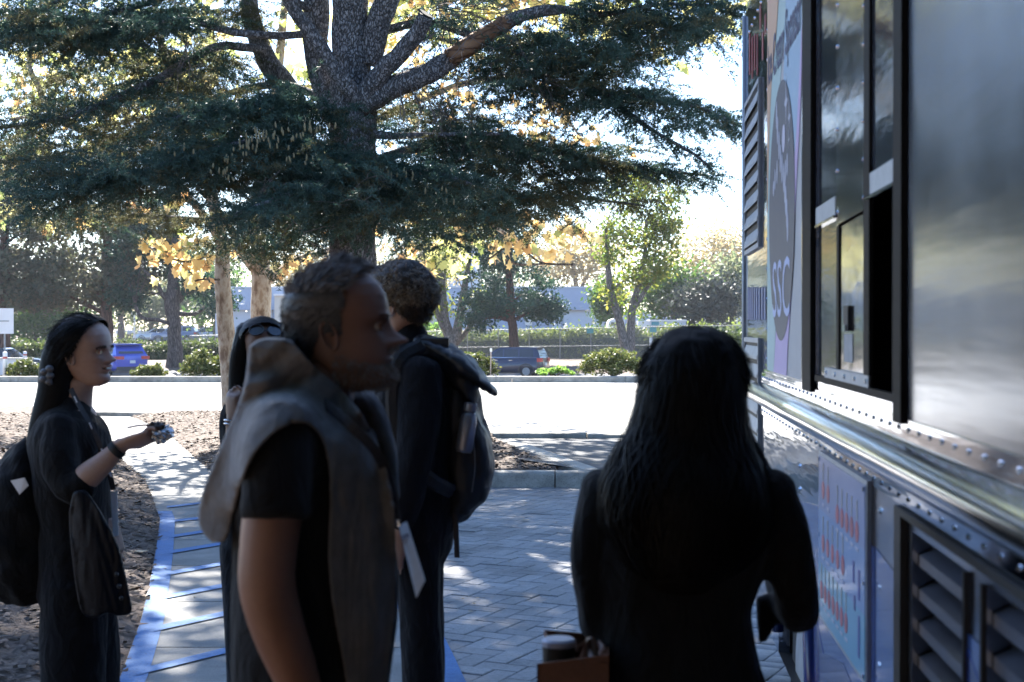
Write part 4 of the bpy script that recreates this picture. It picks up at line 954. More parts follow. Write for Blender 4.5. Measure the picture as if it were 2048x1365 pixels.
for i in range(-24, n_w):
    for d in (1, -1):
        t0 = i / n_w; t1 = t0 + 24 / n_w
        a, b = (t0, t1) if d > 0 else (t1, t0)
        h0, h1 = 0.0, 1.0
        if a < 0: h0 = (0 - a) / (b - a); a = 0
        if b < 0: h1 = (0 - a) / (b - a) if b != a else 1; b = 0
        if a > 1: h0 = (1 - a) / (b - a); a = 1
        if b > 1: h1 = (1 - a) / (b - a); b = 1
        if abs(h1 - h0) < .02: continue
        mb.tube([fpt(a, h0), fpt(b, h1)], .0065, 3, caps=False)
tag(mb.build('wire_mesh', m_galv, fe), kind='stuff')
for px, nm in ((1180, 1), (1306, 2)):
    t = (px - FP0[0]) / (FP1[0] - FP0[0]); p = fpt(t, .92); mb = MB(); mb.box((p[0] - .2, p[1] - .06, p[2] - .15), (p[0] + .2, p[1] - .04, p[2] + .15)); mb.build('sign_plate', m_teal, fe)

# white sign board at the left edge, bollards and low wall
sb = empty('sign_board', tuple(at(-8, 740, 66)), 'blank white sign board seen from behind at the left edge', 'sign')
mb = MB(); pbox(mb, -40, 27, 617, 668, 66, .03); mb.build('board', m_white, sb); part_box('brace', -40, 18, 641.5, 643.5, 65.97, .02, m_galv, sb); 
for x in (-20, 9):
    part_box('post', x - 1.5, x + 1.5, 617, 760, 66.06, .06, m_galv, sb)
m_redstripe = mat('red_reflective', (.45, .09, .07), .6)
for k, (px, yt, yb, Y, wp, lab) in enumerate([(10, 704, 758, 38.6, 9, 'nearer white bollard with red band at the left edge'), (50, 703, 735, 60, 7, 'white bollard with red band farther back by the low wall')]):
    a = at(px, yt, Y); b = at(px, yb, Y); r = wp / F * Y / 2 * 1.0
    o = empty('bollard', tuple(b), lab, 'bollard')
    mb = MB(); mb.tube([(b.x, Y, b.z - .05), (b.x, Y, a.z - .03), (b.x, Y, a.z - .008), (b.x, Y, a.z)], [r, r, r * .85, r * .4], 16); mb.build('tube', m_white, o, True)
    zz = a.z - (a.z - b.z) * .22; mb = MB(); mb.tube([(b.x, Y, zz - .03), (b.x, Y, zz + .03)], r * 1.04, 16, caps=False); mb.build('stripe', m_redstripe, o)
    mb = MB(); mb.box((b.x - r * 1.6, Y - r * 1.6, b.z - .06), (b.x + r * 1.6, Y + r * 1.6, b.z + .02), bev=.01); mb.build('base', m_curb, o)
lw = empty('low_wall', tuple(at(20, 744, 62)), 'low white wall behind the bollards at the left edge', 'wall'); part_box('wall_face', -60, 62, 719, 750, 62, .25, m_white, lw); part_box('coping', -61, 63, 716, 719, 61.95, .35, m_cream, lw)
# slim wooden stake by the dark car, white marker post by the fence
st = empty('marker_stake', tuple(at(981, 751, 38.2)), 'slim pale stake standing at the far kerb before the dark car', 'post')
mb = MB(); a = at(981, 752, 38.2); b = at(982, 697, 38.2); mb.tube([a, b], .018, 6); mb.build('shaft', mat('pale_wood', (.42, .33, .27), .8, scale=12), st); p = at(982, 700, 38.18); mb = MB(); mb.box((p.x - .03, p.y - .012, p.z - .05), (p.x + .03, p.y, p.z + .04)); mb.build('tag_plate', m_white, st)
mk = empty('marker_post', tuple(at(1302, 712, 80)), 'short white marker post beside the V-shaped tree', 'post'); part_box('shaft', 1299.5, 1304, 676, 716, 80, .1, m_white, mk); part_box('cap', 1299, 1304.5, 674.5, 676, 79.98, .14, m_galv, mk)
# stones at the foot of the cypress
m_stone = mat('pale_stone', (.36, .33, .29), .9, var=.25, scale=5, bump=.5, bscale=20)
for k, (px, py, s, Y, lab) in enumerate([(312, 752, .34, 39.2, 'long flat pale rock beside the low shrub'), (345, 749, .20, 39.6, 'pale boulder at the foot of the cypress'), (328, 744, .15, 40.2, 'small pale stone behind the long flat rock')]):
    mb = bmesh.new(); bmesh.ops.create_icosphere(mb, subdivisions=3, radius=1)
    for v in mb.verts: v.co *= 1 + .35 * fbm(v.co + Vector((k * 5, 0, 0)), 1.1)
    V = np.array([v.co[:] for v in mb.verts]) * np.array((s * (1.7 if k == 0 else 1), s, s * .5)); Fc = [tuple(v.index for v in f.verts) for f in mb.faces]; mb.free()
    p = at(px, py, Y); o = mesh_np('rock', V + np.array((p.x, p.y, p.z - s * .1)), Fc, m_stone, smooth=True); tag(o, lab, 'rock')
# light poles far left
for k, (px, yt, yb, Y, lab) in enumerate([(269, 629, 690, 140, 'white lamp pole with a flat sign box on the far left street'), (386, 600, 690, 150, 'tall thin pole right of the cypress trunk')]):
    o = empty('lamp_pole', tuple(at(px, yb, Y)), lab, 'lamp pole')
    mb = MB(); mb.tube([at(px, yb, Y), at(px, yt, Y)], .09, 8); mb.build('pole', m_white, o)
    part_box('head', px - 6, px + 6, yt - 6, yt, Y - .1, .4, m_white, o)

# ---- cars --------------------------------------------------------------------
m_tail = mat('tail_lamp', (.55, .03, .03), .2, var=.1, scale=5, coat=.5)
m_chrome = mat('chrome', (.7, .7, .72), .15, metal=1.0, var=.05, scale=5)
m_plate = mat('number_plate', (.7, .7, .68), .5, var=.1, scale=20)
def car_paint(nm, c):
    return mat(nm, c, .28, metal=.35, var=.06, scale=3, coat=.8)
def car(name, loc, rz, paint, label, dims, suv=True, group=None):
    """side profile lofted over the width; +x is forward, origin on the road under the middle"""
    Lc, Wc, Hc = dims; root = empty(name, loc, label, 'car', group, rz)
    h = Hc
    if suv: low = [(-.5, .30), (-.5, .62), (-.47, .66), (-.30, .66), (.0, .64), (.24, .62), (.40, .585), (.485, .50), (.5, .34), (.49, .20), (.36, .17), (-.38, .17), (-.49, .21)]
    else: low = [(-.5, .34), (-.495, .60), (-.48, .66), (-.30, .67), (.0, .655), (.20, .64), (.38, .60), (.475, .52), (.5, .36), (.49, .20), (.36, .16), (-.38, .16), (-.485, .22)]
    gh = [(-.485, .64), (-.44, .84), (-.39, .965), (-.28, 1.0), (-.05, .995), (.06, .955), (.235, .63)] if suv else [(-.485, .64), (-.455, .86), (-.41, .97), (-.28, 1.0), (-.02, .985), (.075, .93), (.205, .64)]
    def loft(prof, ws, nm, m_, par, smooth=False):
        """prof closed in (x, z); ws: list of (fraction of half width, inset of prof toward its centroid)"""
        c = np.mean(np.array(prof), 0); V = []; k = len(prof)
        for (fy, ins) in ws:
            for (x, z) in prof: V.append(((x + (c[0] - x) * ins) * Lc, fy * Wc / 2, (z + (c[1] - z) * ins) * h))
        Fc = []
        for s in range(len(ws) - 1):
            for q in range(k): Fc.append((s*k+q, s*k+(q+1) % k, (s+1)*k+(q+1) % k, (s+1)*k+q))
        Fc += [tuple(range(k - 1, -1, -1)), tuple(range((len(ws)-1)*k, len(ws)*k))]
        o = mesh_np(nm, V, Fc, m_, par, smooth, keep=False); return o
    lp = [tuple(p) for p in spline(np.array(low + [low[0]]), 3)[:-1]]
    body = loft(lp, [(-1, .10), (-.97, .04), (-.86, .0), (.86, .0), (.97, .04), (1, .10)], 'body', paint, root, True)
    gp = [tuple(p) for p in spline(np.array(gh), 4)] 
    # roof and pillars: cabin loft tapering to the roof
    def cab(prof, taper, off, nm, m_):
        V = []; k = len(prof)
        for sgn in (-1, 1):
            for (x, z) in prof:
                f = (z - .62) / .38; V.append((x * Lc, sgn * Wc / 2 * (.93 - taper * f) + sgn * off, z * h))
        Fc = [(q, q + 1, k + q + 1, k + q) for q in range(k - 1)] + [tuple(range(k - 1, -1, -1)), tuple(range(k, 2 * k)), (0, k, 2*k-1, k-1)]
        return mesh_np(nm, V, Fc, m_, root, False, keep=False)
    cab(gp, .20, 0, 'cabin', paint)
    # glass: side windows each side, windscreen, rear window
    def quad(nm, pts, m_, par): return mesh_np(nm, pts, [tuple(range(len(pts)))], m_, par, keep=False)
    def sidept(x, z, sgn, e=.004): f = (z - .62) / .38; return (x * Lc, sgn * (Wc / 2 * (.93 - .20 * f) + e), z * h)
    for sgn in (-1, 1):
        wins = [(-.40, -.20), (-.185, -.015), (.0, .16)] if suv else [(-.40, -.225), (-.21, -.03), (-.015, .14)]
        for (a, b) in wins:
            top = .93
            def zt(x): return min(top, float(np.interp(x, [p[0] for p in gh], [p[1] for p in gh])) - .045)
            pts = [sidept(a, .675, sgn), sidept(b, .675, sgn), sidept(b - (.05 if b > .1 else 0.0), zt(b - (.05 if b > .1 else 0)), sgn), sidept(a + .012, zt(a + .012), sgn)]
            if b > .1: pts = [sidept(a, .675, sgn), sidept(b + .01, .675, sgn), sidept(b - .09, zt(b - .09), sgn), sidept(a + .005, zt(a + .005), sgn)]
            quad('side_window', pts if sgn > 0 else pts[::-1], m_glassd, root)
        quad('belt_trim', [sidept(-.42, .655, sgn, .008), sidept(.17, .65, sgn, .008), sidept(.17, .665, sgn, .008), sidept(-.42, .67, sgn, .008)], m_chrome, root)
        for x in (-.12, .06):
            mb = MB(); mb.box((x * Lc - .09, sgn * Wc / 2 * .985 - .012, .56 * h), (x * Lc + .09, sgn * Wc / 2 * .985 + .014, .575 * h)); o = mb.build('door_handle', m_chrome, None); o.parent = root
        mb = MB(); p = sidept(.17, .68, sgn); mb.box((p[0] - .06, p[1] - .04, p[2] - .04), (p[0] + .05, p[1] + .17 * sgn if sgn > 0 else p[1], p[2] + .1)) if sgn > 0 else mb.box((p[0] - .06, p[1] - .17, p[2] - .04), (p[0] + .05, p[1] + .04, p[2] + .1)); o = mb.build('mirror', paint, None); o.parent = root
        # tail lamp wraps round the corner
        mb = MB(); mb.box((-.506 * Lc, sgn * Wc / 2 * .76 - (.24 if suv else .12), .52 * h), (-.44 * Lc, sgn * Wc / 2 * .76 + .21, .64 * h) if not suv else (-.45 * Lc, sgn * Wc / 2 * .76 + .22, .615 * h)); o = mb.build('tail_lamp', m_tail, None); o.parent = root
        mb = MB(); mb.box((.455 * Lc, sgn * Wc / 2 * .72 - .14, .47 * h), (.492 * Lc, sgn * Wc / 2 * .72 + .14, .54 * h)); o = mb.build('headlight', m_chrome, None); o.parent = root
        for x in (-.315, .315):
            r = .205 * h if suv else .21 * h
            wy = sgn * (Wc / 2 - .10)
            o = mesh_np('wheel', *tube_np([(x * Lc, wy - .1, r), (x * Lc, wy - .08, r), (x * Lc, wy + .08, r), (x * Lc, wy + .1, r)], [r * .93, r, r, r * .93], 22), m_rubber, root, keep=False)
            ff = sgn * .103
            mb = MB(); mb.tube([(x * Lc, wy + ff * .98, r), (x * Lc, wy + ff * 1.02, r)], r * .62, 16); 
            oo = mb.build('rim', m_galv, None); oo.parent = o
            o = mesh_np('wheel_arch', *tube_np([(x * Lc + r * 1.18 * math.cos(q), sgn * (Wc / 2 - .012), r + r * 1.18 * math.sin(q)) for q in np.linspace(-.15, PI + .15, 14)], .035, 6), m_plastic, root, keep=False)
    # rear window, spoiler, plate, bumper
    def rear(x0, z0, x1, z1, wf, e=.006): return [((x0) * Lc - e, -wf * Wc / 2, z0 * h), ((x0) * Lc - e, wf * Wc / 2, z0 * h), ((x1) * Lc - e, wf * .88 * Wc / 2, z1 * h), ((x1) * Lc - e, -wf * .88 * Wc / 2, z1 * h)]
    g0, g1 = gh[0], gh[2]
    def gx(z): return float(np.interp(z, [gh[0][1], gh[1][1], gh[2][1]], [gh[0][0], gh[1][0], gh[2][0]]))
    quad('rear_window', rear(gx(.69) - .003, .69, gx(.91) - .003, .91, .74, .012), m_glassd, root)
    quad('windscreen', [(gh[-1][0] * Lc - .02, .8 * Wc / 2, .665 * h), (gh[-1][0] * Lc - .02, -.8 * Wc / 2, .665 * h), (gh[-2][0] * Lc + .03, -.68 * Wc / 2, .935 * h), (gh[-2][0] * Lc + .03, .68 * Wc / 2, .935 * h)], m_glassd, root)
    mb = MB(); mb.box((-.455 * Lc, -.36 * Wc, .955 * h), (-.36 * Lc, .36 * Wc, .985 * h)); o = mb.build('spoiler', paint, None); o.parent = root
    mb = MB(); mb.box((-.452 * Lc - .004, -.16 * Wc, .958 * h), (-.452 * Lc, .16 * Wc, .975 * h)); o = mb.build('brake_light', m_tail, None); o.parent = root
    mb = MB(); mb.box((-.508 * Lc, -.15, .40 * h), (-.499 * Lc, .15, .49 * h)); o = mb.build('number_plate', m_plate, None); o.parent = root
    mb = MB(); mb.box((-.512 * Lc, -.46 * Wc, .17 * h), (-.44 * Lc, .46 * Wc, .30 * h)); o = mb.build('bumper', m_plastic, None); o.parent = root
    return root
def car_at(px, pyb, Y): p = at(px, pyb, Y); return (p.x, Y, -.775 if 66 < Y < 76 else p.z)
car('car', car_at(216, 752, 73.0), R(180 - 44), car_paint('paint_bright_blue', (.02, .055, .42)), 'bright blue sport utility car driving past behind the smiling woman', (4.7, 1.9, 1.66))
car('car', car_at(1012, 750, 70.5), R(180 - 16), car_paint('paint_dark_blue', (.012, .018, .05)), 'small dark navy hatchback with red tail lamps driving behind the shrubs', (4.05, 1.76, 1.50), False)
car('car', car_at(312, 684, 150.0), R(-168), car_paint('paint_white', (.6, .61, .62)), 'white car parked far left in front of the low building', (4.6, 1.8, 1.45), False)
car('car', car_at(350, 687, 146.0), R(180), car_paint('paint_steel_blue', (.14, .18, .28)), 'steel blue van-like car parked far behind the cypress', (4.7, 1.85, 1.8))
car('car', car_at(414, 688, 147.0), R(180), car_paint('paint_silver', (.45, .46, .48)), 'silver car parked far left of the pale sycamore trunk', (4.7, 1.85, 1.75))
car('car', car_at(6, 735, 73.0), R(0), car_paint('paint_charcoal', (.03, .032, .035)), 'charcoal car cut off at the left edge behind the bollard', (4.6, 1.8, 1.45), False)

# unseen dark building added behind the camera to block low sky light
m_dwall = mat('sky_block_wall', (.06, .05, .045), .85, var=.25, scale=2, stretch=(1, 1, 8), bump=.3, bscale=20)
lo = empty('sky_block_building', (-2, -5, 0), 'unseen dark building added behind the camera to block sky light', 'building')
mb = MB(); mb.box((-11, -10, -.1), (4.5, -3.4, 3.6)); mb.build('wall', m_dwall, lo)
mb = MB(); mb.box((-12, -11, 3.6), (5.2, -1.9, 3.9)); mb.build('roof', m_dwall, lo)
for x in (-9, -6.2, -3.4, -.6, 2.2):
    mb = MB(); mb.box((x, -3.39, .9), (x + 1.6, -3.34, 2.3)); mb.build('window', m_glassd, lo)
# ================================================================== FOOD TRUCK
TA = math.atan((1261 - CX) / F); TX0 = .55
td = np.array((math.sin(TA), math.cos(TA), 0)); tn = np.array((-math.cos(TA), math.sin(TA), 0)); tz = np.array((0, 0, 1.0))
def tw(s, o, z): return np.array((TX0, 0, 0)) + td * s + tn * o + tz * z
def spx(px): return TX0 * F / (px - 1261) / math.cos(TA)
def zpx(px, py): return EYE - (py - HY) / F * (TX0 * F / (px - 1261))
S0, S1 = .25, spx(1489)

def steel(name, base, rough, wav, wscale=(1.2, 1.2, 14), bump=.06, aniso=0.0):
    m, t, b = new_mat(name); L = t.links
    tc = N(t, 'ShaderNodeTexCoord'); mp = N(t, 'ShaderNodeMapping'); mp.inputs['Scale'].default_value = wscale; L.new(tc.outputs['Object'], mp.inputs[0])
    nz = N(t, 'ShaderNodeTexNoise', i_Scale=wav, i_Detail=2.0); L.new(mp.outputs[0], nz.inputs['Vector'])
    nb = N(t, 'ShaderNodeTexNoise', i_Scale=2.3, i_Detail=6.0, i_Roughness=.7); L.new(tc.outputs['Object'], nb.inputs['Vector'])
    rp = ramp(t, nb.outputs['Fac'], [(.3, tuple(np.array(base) * .8)), (.7, base)]); L.new(rp.outputs[0], b.inputs['Base Color'])
    mr = N(t, 'ShaderNodeMapRange', i_3=rough * .7, i_4=rough * 1.4); L.new(nb.outputs['Fac'], mr.inputs[0]); L.new(mr.outputs[0], b.inputs['Roughness'])
    b.inputs['Metallic'].default_value = 1.0
    bp = N(t, 'ShaderNodeBump', i_Strength=bump, i_Distance=.02); L.new(nz.outputs['Fac'], bp.inputs['Height']); L.new(bp.outputs[0], b.inputs['Normal'])
    MATS[name] = m; return m
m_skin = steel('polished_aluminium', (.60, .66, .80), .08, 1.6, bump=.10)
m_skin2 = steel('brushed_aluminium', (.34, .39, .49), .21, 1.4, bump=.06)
m_ssteel = steel('stainless', (.44, .48, .56), .12, 1.6, (2, 2, 7), bump=.14)
m_rail = steel('rail_steel', (.62, .66, .74), .14, 2.0, (1.5, .6, 20), bump=.05)
m_dfr = mat('dark_bronze_frame', (.012, .011, .011), .6, metal=.0, var=.25, scale=12, spec=.08)
m_black = mat('truck_black', (.010, .010, .011), .6, var=.3, scale=10)
m_lgrey = mat('grey_aluminium_bar', (.36, .38, .41), .5, metal=.4, var=.12, scale=14)
m_tblue = mat('truck_blue_paint', (.045, .10, .30), .22, var=.1, scale=3, coat=.6, col2=(.055, .12, .34))
m_tblue2 = mat('truck_deep_blue_paint', (.012, .03, .16), .22, var=.1, scale=3, coat=.6)
m_glass2 = mat('window_glass_dark', (.17, .19, .23), .05, metal=.75, var=.2, scale=3, spec=1.0, bump=.10, bscale=5, stretch=(1, 1, 9))

truck = empty('food_truck', tuple(tw(3.5, -1.1, 0)), 'silver riveted food truck with serving window, pastel banner and blue lower panels', 'food truck')
def tpoly(name, pts, o, thick, m_, parent, smooth=False):
    """plate from (s, z) outline at outward offset o"""
    mb = MB(); mb.prism([tw(s, o, z) for s, z in pts], tn * thick); ob = mb.build(name, m_, parent, smooth); return ob
def trect(name, s0, s1, z0, z1, o, thick, m_, parent): return tpoly(name, [(s0, z0), (s0, z1), (s1, z1), (s1, z0)], o, thick, m_, parent)
WS0, WS1 = spx(1797), spx(1632); ZS = 1.478; ZT = 2.92; ZR = 3.12
wc_s, wc_r = 4.78, .50                        # wheel centre along the side, arch radius
# side skin panels
def skin(name, s0, s1, z0, z1, m_=None): return trect(name, s0 + .002, s1 - .002, z0, z1, -.04, .04, m_ or m_skin, truck)
skin('side_panel', spx(1535), S1, ZS - .075, ZR); skin('side_panel', WS1, spx(1535), ZS - .075, ZR)
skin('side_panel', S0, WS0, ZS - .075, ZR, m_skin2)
skin('window_header', WS0, WS1, ZT, ZR); skin('window_sill_panel', WS0, WS1, ZS - .075, ZS - .012)
arch = [(wc_s + wc_r * math.cos(q), .50 + wc_r * math.sin(q)) for q in np.linspace(0, PI, 17)]
zl0, zl1 = .42, ZS - .0765
tpoly('lower_panel', [(S1 - .002, zl0), (wc_s + wc_r, zl0)] + arch + [(wc_s - wc_r, zl0), (spx(1752), zl0), (spx(1752), zl1), (S1 - .002, zl1)], -.04, .04, m_skin, truck)
# near part of the lower side: frame round two louvre openings
LV = [(spx(1938), spx(1826)), (spx(2230), spx(1972))]; zt, zb = 1.225, .55
ne = LV[1][0] - .2
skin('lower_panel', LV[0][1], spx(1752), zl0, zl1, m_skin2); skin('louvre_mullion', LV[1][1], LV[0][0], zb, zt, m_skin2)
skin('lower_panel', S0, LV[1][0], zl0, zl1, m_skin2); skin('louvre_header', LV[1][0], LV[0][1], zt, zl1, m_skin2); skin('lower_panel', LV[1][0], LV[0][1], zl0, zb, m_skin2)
# roof curve, roof, far end, bottom
mb = MB(); prf = [(.0, ZR), (-.012, ZR + .07), (-.05, ZR + .13), (-.11, ZR + .17), (-.2, ZR + .19), (-2.2, ZR + .19), (-2.25, ZR + .1), (-2.25, .42)]
V = [tw(s, o, z) for s in (S0, S1) for o, z in prf]; k = len(prf)
mb.add(V, [(i, i + 1, k + i + 1, k + i) for i in range(k - 1)]); mb.build('roof_and_far_side', m_skin, truck, False)
tpx = [tw(S1, o, z) for o, z in [(0, .42), (0, ZR)] + prf[1:] ]
mb = MB(); mb.add(tpx, [tuple(range(len(tpx)))]); mb.build('end_panel', m_skin, truck)
mb = MB(); mb.add([tw(S0, o, z) for o, z in [(0, .42), (0, ZR)] + prf[1:]], [tuple(range(len(prf) + 1))[::-1]]); mb.build('end_panel', m_skin2, truck)
mb = MB(); mb.add([tw(S0, 0, .42), tw(S1, 0, .42), tw(S1, -2.25, .42), tw(S0, -2.25, .42)], [(0, 1, 2, 3)]); mb.build('underside', m_black, truck)
# inner kitchen walls
mb = MB(); mb.add([tw(S0 + .1, -1.9, .8), tw(S1 - .1, -1.9, .8), tw(S1 - .1, -1.9, ZR), tw(S0 + .1, -1.9, ZR), tw(S0 + .1, -.05, .8), tw(S1 - .1, -.05, .8), tw(S1 - .1, -.05, ZR), tw(S0 + .1, -.05, ZR)],
       [(0, 1, 2, 3), (0, 4, 5, 1), (3, 2, 6, 7), (0, 3, 7, 4), (1, 5, 6, 2)]); mb.build('kitchen_lining', m_black, truck)
mb = MB(); mb.box((-.4, -.01, 0), (.4, .25, .03)); V = xf(mb.v[0], Matrix.Identity(4)); o = mesh_np('kitchen_shelf', [tw(3.2 + v[0], -.9 - v[1], 1.55 + v[2]) for v in V], mb.f, m_lgrey, truck)
# corner trim
mb = MB(); mb.tube([tw(S1 - .012, .002, .42), tw(S1 - .012, .002, ZR)], .012, 10); mb.build('corner_trim', m_lgrey, truck, True)
# belt rail: half-round moulding
mb = MB(); n = 12; zc, rr_ = 1.352, .043
prf = [(.062 * math.sin(q), zc + rr_ * math.cos(q)) for q in np.linspace(0, PI, n)]
ss = [S0, 1.5, 3, 4.5, spx(1518) - .01, spx(1518)]
V = [tw(s, o * (1 if j < len(ss) - 1 else .8), z) for j, s in enumerate(ss) for o, z in prf]
mb.add(V, [(j*n+i, j*n+i+1, (j+1)*n+i+1, (j+1)*n+i) for j in range(len(ss) - 1) for i in range(n - 1)] + [tuple(range((len(ss)-1)*n, len(ss)*n)), tuple(range(n - 1, -1, -1))]); mb.build('belt_rail', m_rail, truck, True)
for z, nm in ((1.418, 'upper_flange'), (1.288, 'lower_flange')):
    trect(nm, S0, spx(1520), z - .022, z + .022, .0005, .004, m_skin, truck)
def rivets(name, pts, r=.0058, h=.004):
    V = []; Fc = []; n = 0
    for (s, z, o) in pts:
        for q in range(8): a = q * PI / 4; V.append(tw(s + r * math.cos(a), o, z + r * math.sin(a)))
        for q in range(8): a = q * PI / 4; V.append(tw(s + r * .6 * math.cos(a), o + h, z + r * .6 * math.sin(a)))
        Fc += [(n+q, n+(q+1) % 8, n+8+(q+1) % 8, n+8+q) for q in range(8)] + [tuple(range(n+8, n+16))]; n += 16
    return tag(mesh_np(name, V, Fc, m_rail, truck), kind='stuff')
rivets('upper_rivets', [(s, 1.421, .0046) for s in np.arange(.5, spx(1523), .1)]); rivets('lower_rivets', [(s, 1.284, .0046) for s in np.arange(.5, spx(1523), .1)])
rivets('panel_rivets', [(spx(1600), z, .0005) for z in np.arange(.8, 1.25, .075)] + [(spx(1535) + .015, z, .0005) for z in np.arange(1.5, 3.0, .12)] + [(spx(1762), z, .0005) for z in (1.22, 1.05, .88, .72)] + [(s, 3.0, .0005) for s in np.arange(.5, 6.7, .15)], .009)
# window posts, frames, glass
for a, b, nm, zb_ in ((1612, 1629, 'window_post', 1.43), (1797.5, 1814, 'window_post', 1.43)):
    trect(nm, spx(b), spx(a), zb_, ZT + .05, .0008, .012, m_dfr, truck)
trect('window_rail_bright', spx(1611.5), spx(1607), 1.44, ZR, .0008, .006, m_rail, truck)
trect('sill_bar', WS0 + .003, WS1 - .003, ZS - .012, ZS + .006, -.008, .012, m_dfr, truck)
trect('frame_bar', spx(1671) , WS1 - .004, 1.925, 1.976, -.006, .008, m_lgrey, truck); trect('frame_bar', WS0 + .004, spx(1733), 1.925, 1.976, -.006, .008, m_lgrey, truck)
trect('frame_lip', spx(1671), WS1 - .004, 1.917, 1.925, -.006, .012, m_rail, truck); trect('frame_lip', WS0 + .004, spx(1733), 1.917, 1.925, -.006, .012, m_rail, truck)
trect('window_pane', spx(1672), WS1 - .004, 1.976, ZT, -.008, .004, m_glass2, truck); trect('window_pane', WS0 + .004, spx(1736), 1.976, ZT, -.008, .004, m_glass2, truck)
trect('window_pane', spx(1672), WS1 - .004, ZS + .006, 1.917, -.008, .004, m_glass2, truck)
trect('centre_post', spx(1740), spx(1729), ZS + .006, ZT, -.006, .009, m_dfr, truck)
# stainless flap above, and door below with latch and paper notice
tpoly('steel_flap', [(spx(1728.5), 1.90), (spx(1728.5), ZT), (spx(1672.5), ZT), (spx(1672.5), 1.895)], -.003, .004, m_ssteel, truck)
tpoly('steel_door', [(spx(1728.5), ZS + .01), (spx(1728.5), 1.895), (spx(1674), 1.888), (spx(1674), ZS + .01)], -.009, .005, m_ssteel, truck)
trect('door_edge', spx(1677), spx(1672.5), ZS + .01, 1.89, -.008, .008, m_dfr, truck)
la = trect('latch', spx(1699), spx(1690), zpx(1695, 663), zpx(1695, 612), -.0035, .008, m_black, truck); trect('latch_bolt', spx(1697), spx(1692), zpx(1695, 662), zpx(1695, 650), .005, .004, m_rail, truck)
trect('paper_notice', spx(1703), spx(1686), zpx(1695, 725), zpx(1695, 668), -.0035, .0012, mat('paper_grey', (.42, .39, .37), .8, var=.15, scale=30), truck)
trect('hinge_plate', spx(1740), spx(1652), 1.484, 1.512, -.004, .008, m_lgrey, truck)
rivets('flap_rivets', [(spx(1674), z, .0012) for z in np.arange(1.93, 2.8, .11)] + [(spx(1727), z, .0012) for z in np.arange(1.93, 2.8, .09)] + [(s, 1.498, .004) for s in np.linspace(spx(1736), spx(1656), 5)], .007)

# louvre vents at the far end
def louvre(name, s0, s1, z0, z1, n, m_frame, m_slat, tilt=.016, proud=.012):
    g = trect(name, s0, s1, z0, z1, .0006, .003, m_black, truck)
    for (a, b, c, d) in [(s0 - .02, s0, z0 - .02, z1 + .02), (s1, s1 + .02, z0 - .02, z1 + .02), (s0, s1, z1, z1 + .02), (s0, s1, z0 - .02, z0)]: 
        q = trect('louvre_frame', a, b, c, d, .0008, .012, m_frame, truck)
    st = (z1 - z0) / n
    for i in range(n):
        z = z0 + st * (i + .25)
        mb = MB(); mb.add([tw(s0, .004, z + st * .55), tw(s1, .004, z + st * .55), tw(s1, tilt, z), tw(s0, tilt, z), tw(s0, .004, z + st * .55 - .01), tw(s1, .004, z + st * .55 - .01), tw(s1, tilt, z - .012), tw(s0, tilt, z - .012)],
               [(0, 1, 2, 3), (7, 6, 5, 4), (3, 2, 6, 7), (0, 3, 7, 4), (1, 5, 6, 2)])
        mb.build('louvre_slat', m_slat, truck)
louvre('vent', spx(1521), spx(1494), 1.985, 2.66, 8, m_lgrey, m_lgrey); louvre('vent', spx(1521), spx(1494), .86, 1.56, 9, m_lgrey, m_lgrey)
# near louvres: open slats in real holes, painted blue-grey on the edges
m_slatb = mat('slat_grey', (.17, .18, .215), .32, metal=.55, var=.15, scale=8)
for (s0, s1) in LV:
    trect('louvre_back', s0 - .02, s1 + .02, zb - .02, zt + .02, -.13, .005, m_black, truck)
    st = .066; nsl = int((zt - zb) / st)
    for i in range(nsl):
        z = zt - .045 - st * i
        mb = MB(); mb.add([tw(s0 + .004, -.085, z + .034), tw(s1 - .004, -.085, z + .034), tw(s1 - .004, -.012, z), tw(s0 + .004, -.012, z), tw(s0 + .004, -.085, z + .026), tw(s1 - .004, -.085, z + .026), tw(s1 - .004, -.012, z - .022), tw(s0 + .004, -.012, z - .022)],
               [(0, 1, 2, 3), (7, 6, 5, 4), (3, 2, 6, 7), (0, 3, 7, 4), (1, 5, 6, 2)], 0)
        mb.build('louvre_slat', m_slatb, truck)
trect('door_seal', spx(1816), spx(1803), .50, 1.262, .0008, .014, m_black, truck); trect('door_seal', LV[1][0] - .03, spx(1816), 1.248, 1.262, .0008, .014, m_black, truck)
for s_ in (LV[0][0], LV[1][1] - .006): trect('louvre_edge', s_ - .006, s_ + .006, zb, zt, .0006, .008, m_black, truck)
# blue paint fields on the lower side (flat paint film), bare metal above
bl = 1.12
tpoly('blue_field', [(spx(1752), .43), (spx(1752), 1.128)] + [(spx(p), z) for p, z in ((1700, 1.125), (1650, 1.115), (1600, 1.06), (1575, 1.0))] + [a for a in reversed(arch) if a[0] < wc_s + .2 ][::-1][0:0] + [(wc_s - wc_r - .02, .9), (wc_s - wc_r - .02, .43)], .0007, .0015, m_tblue, truck)
tpoly('blue_field', [(spx(1754), .43), (spx(1754), 1.13), (spx(1790), 1.115), (spx(1802), 1.09), (spx(1802), .43)], .0007, .0015, m_tblue, truck)
tpoly('blue_field', [(spx(1940), .55), (spx(1940), 1.125), (spx(1971), 1.125), (spx(1971), .55)], .0007, .0015, m_tblue, truck)
tpoly('deep_blue_field', [(spx(1940), .55), (spx(1940), 1.10), (spx(1971), 1.055), (spx(1971), .55)], .0024, .0012, m_tblue2, truck)
tpoly('deep_blue_field', [(spx(1752), .43), (spx(1752), .70), (spx(1690), .76), (spx(1650), .70), (wc_s - wc_r - .03, .8), (wc_s - wc_r - .03, .43)], .0024, .0012, m_tblue2, truck)
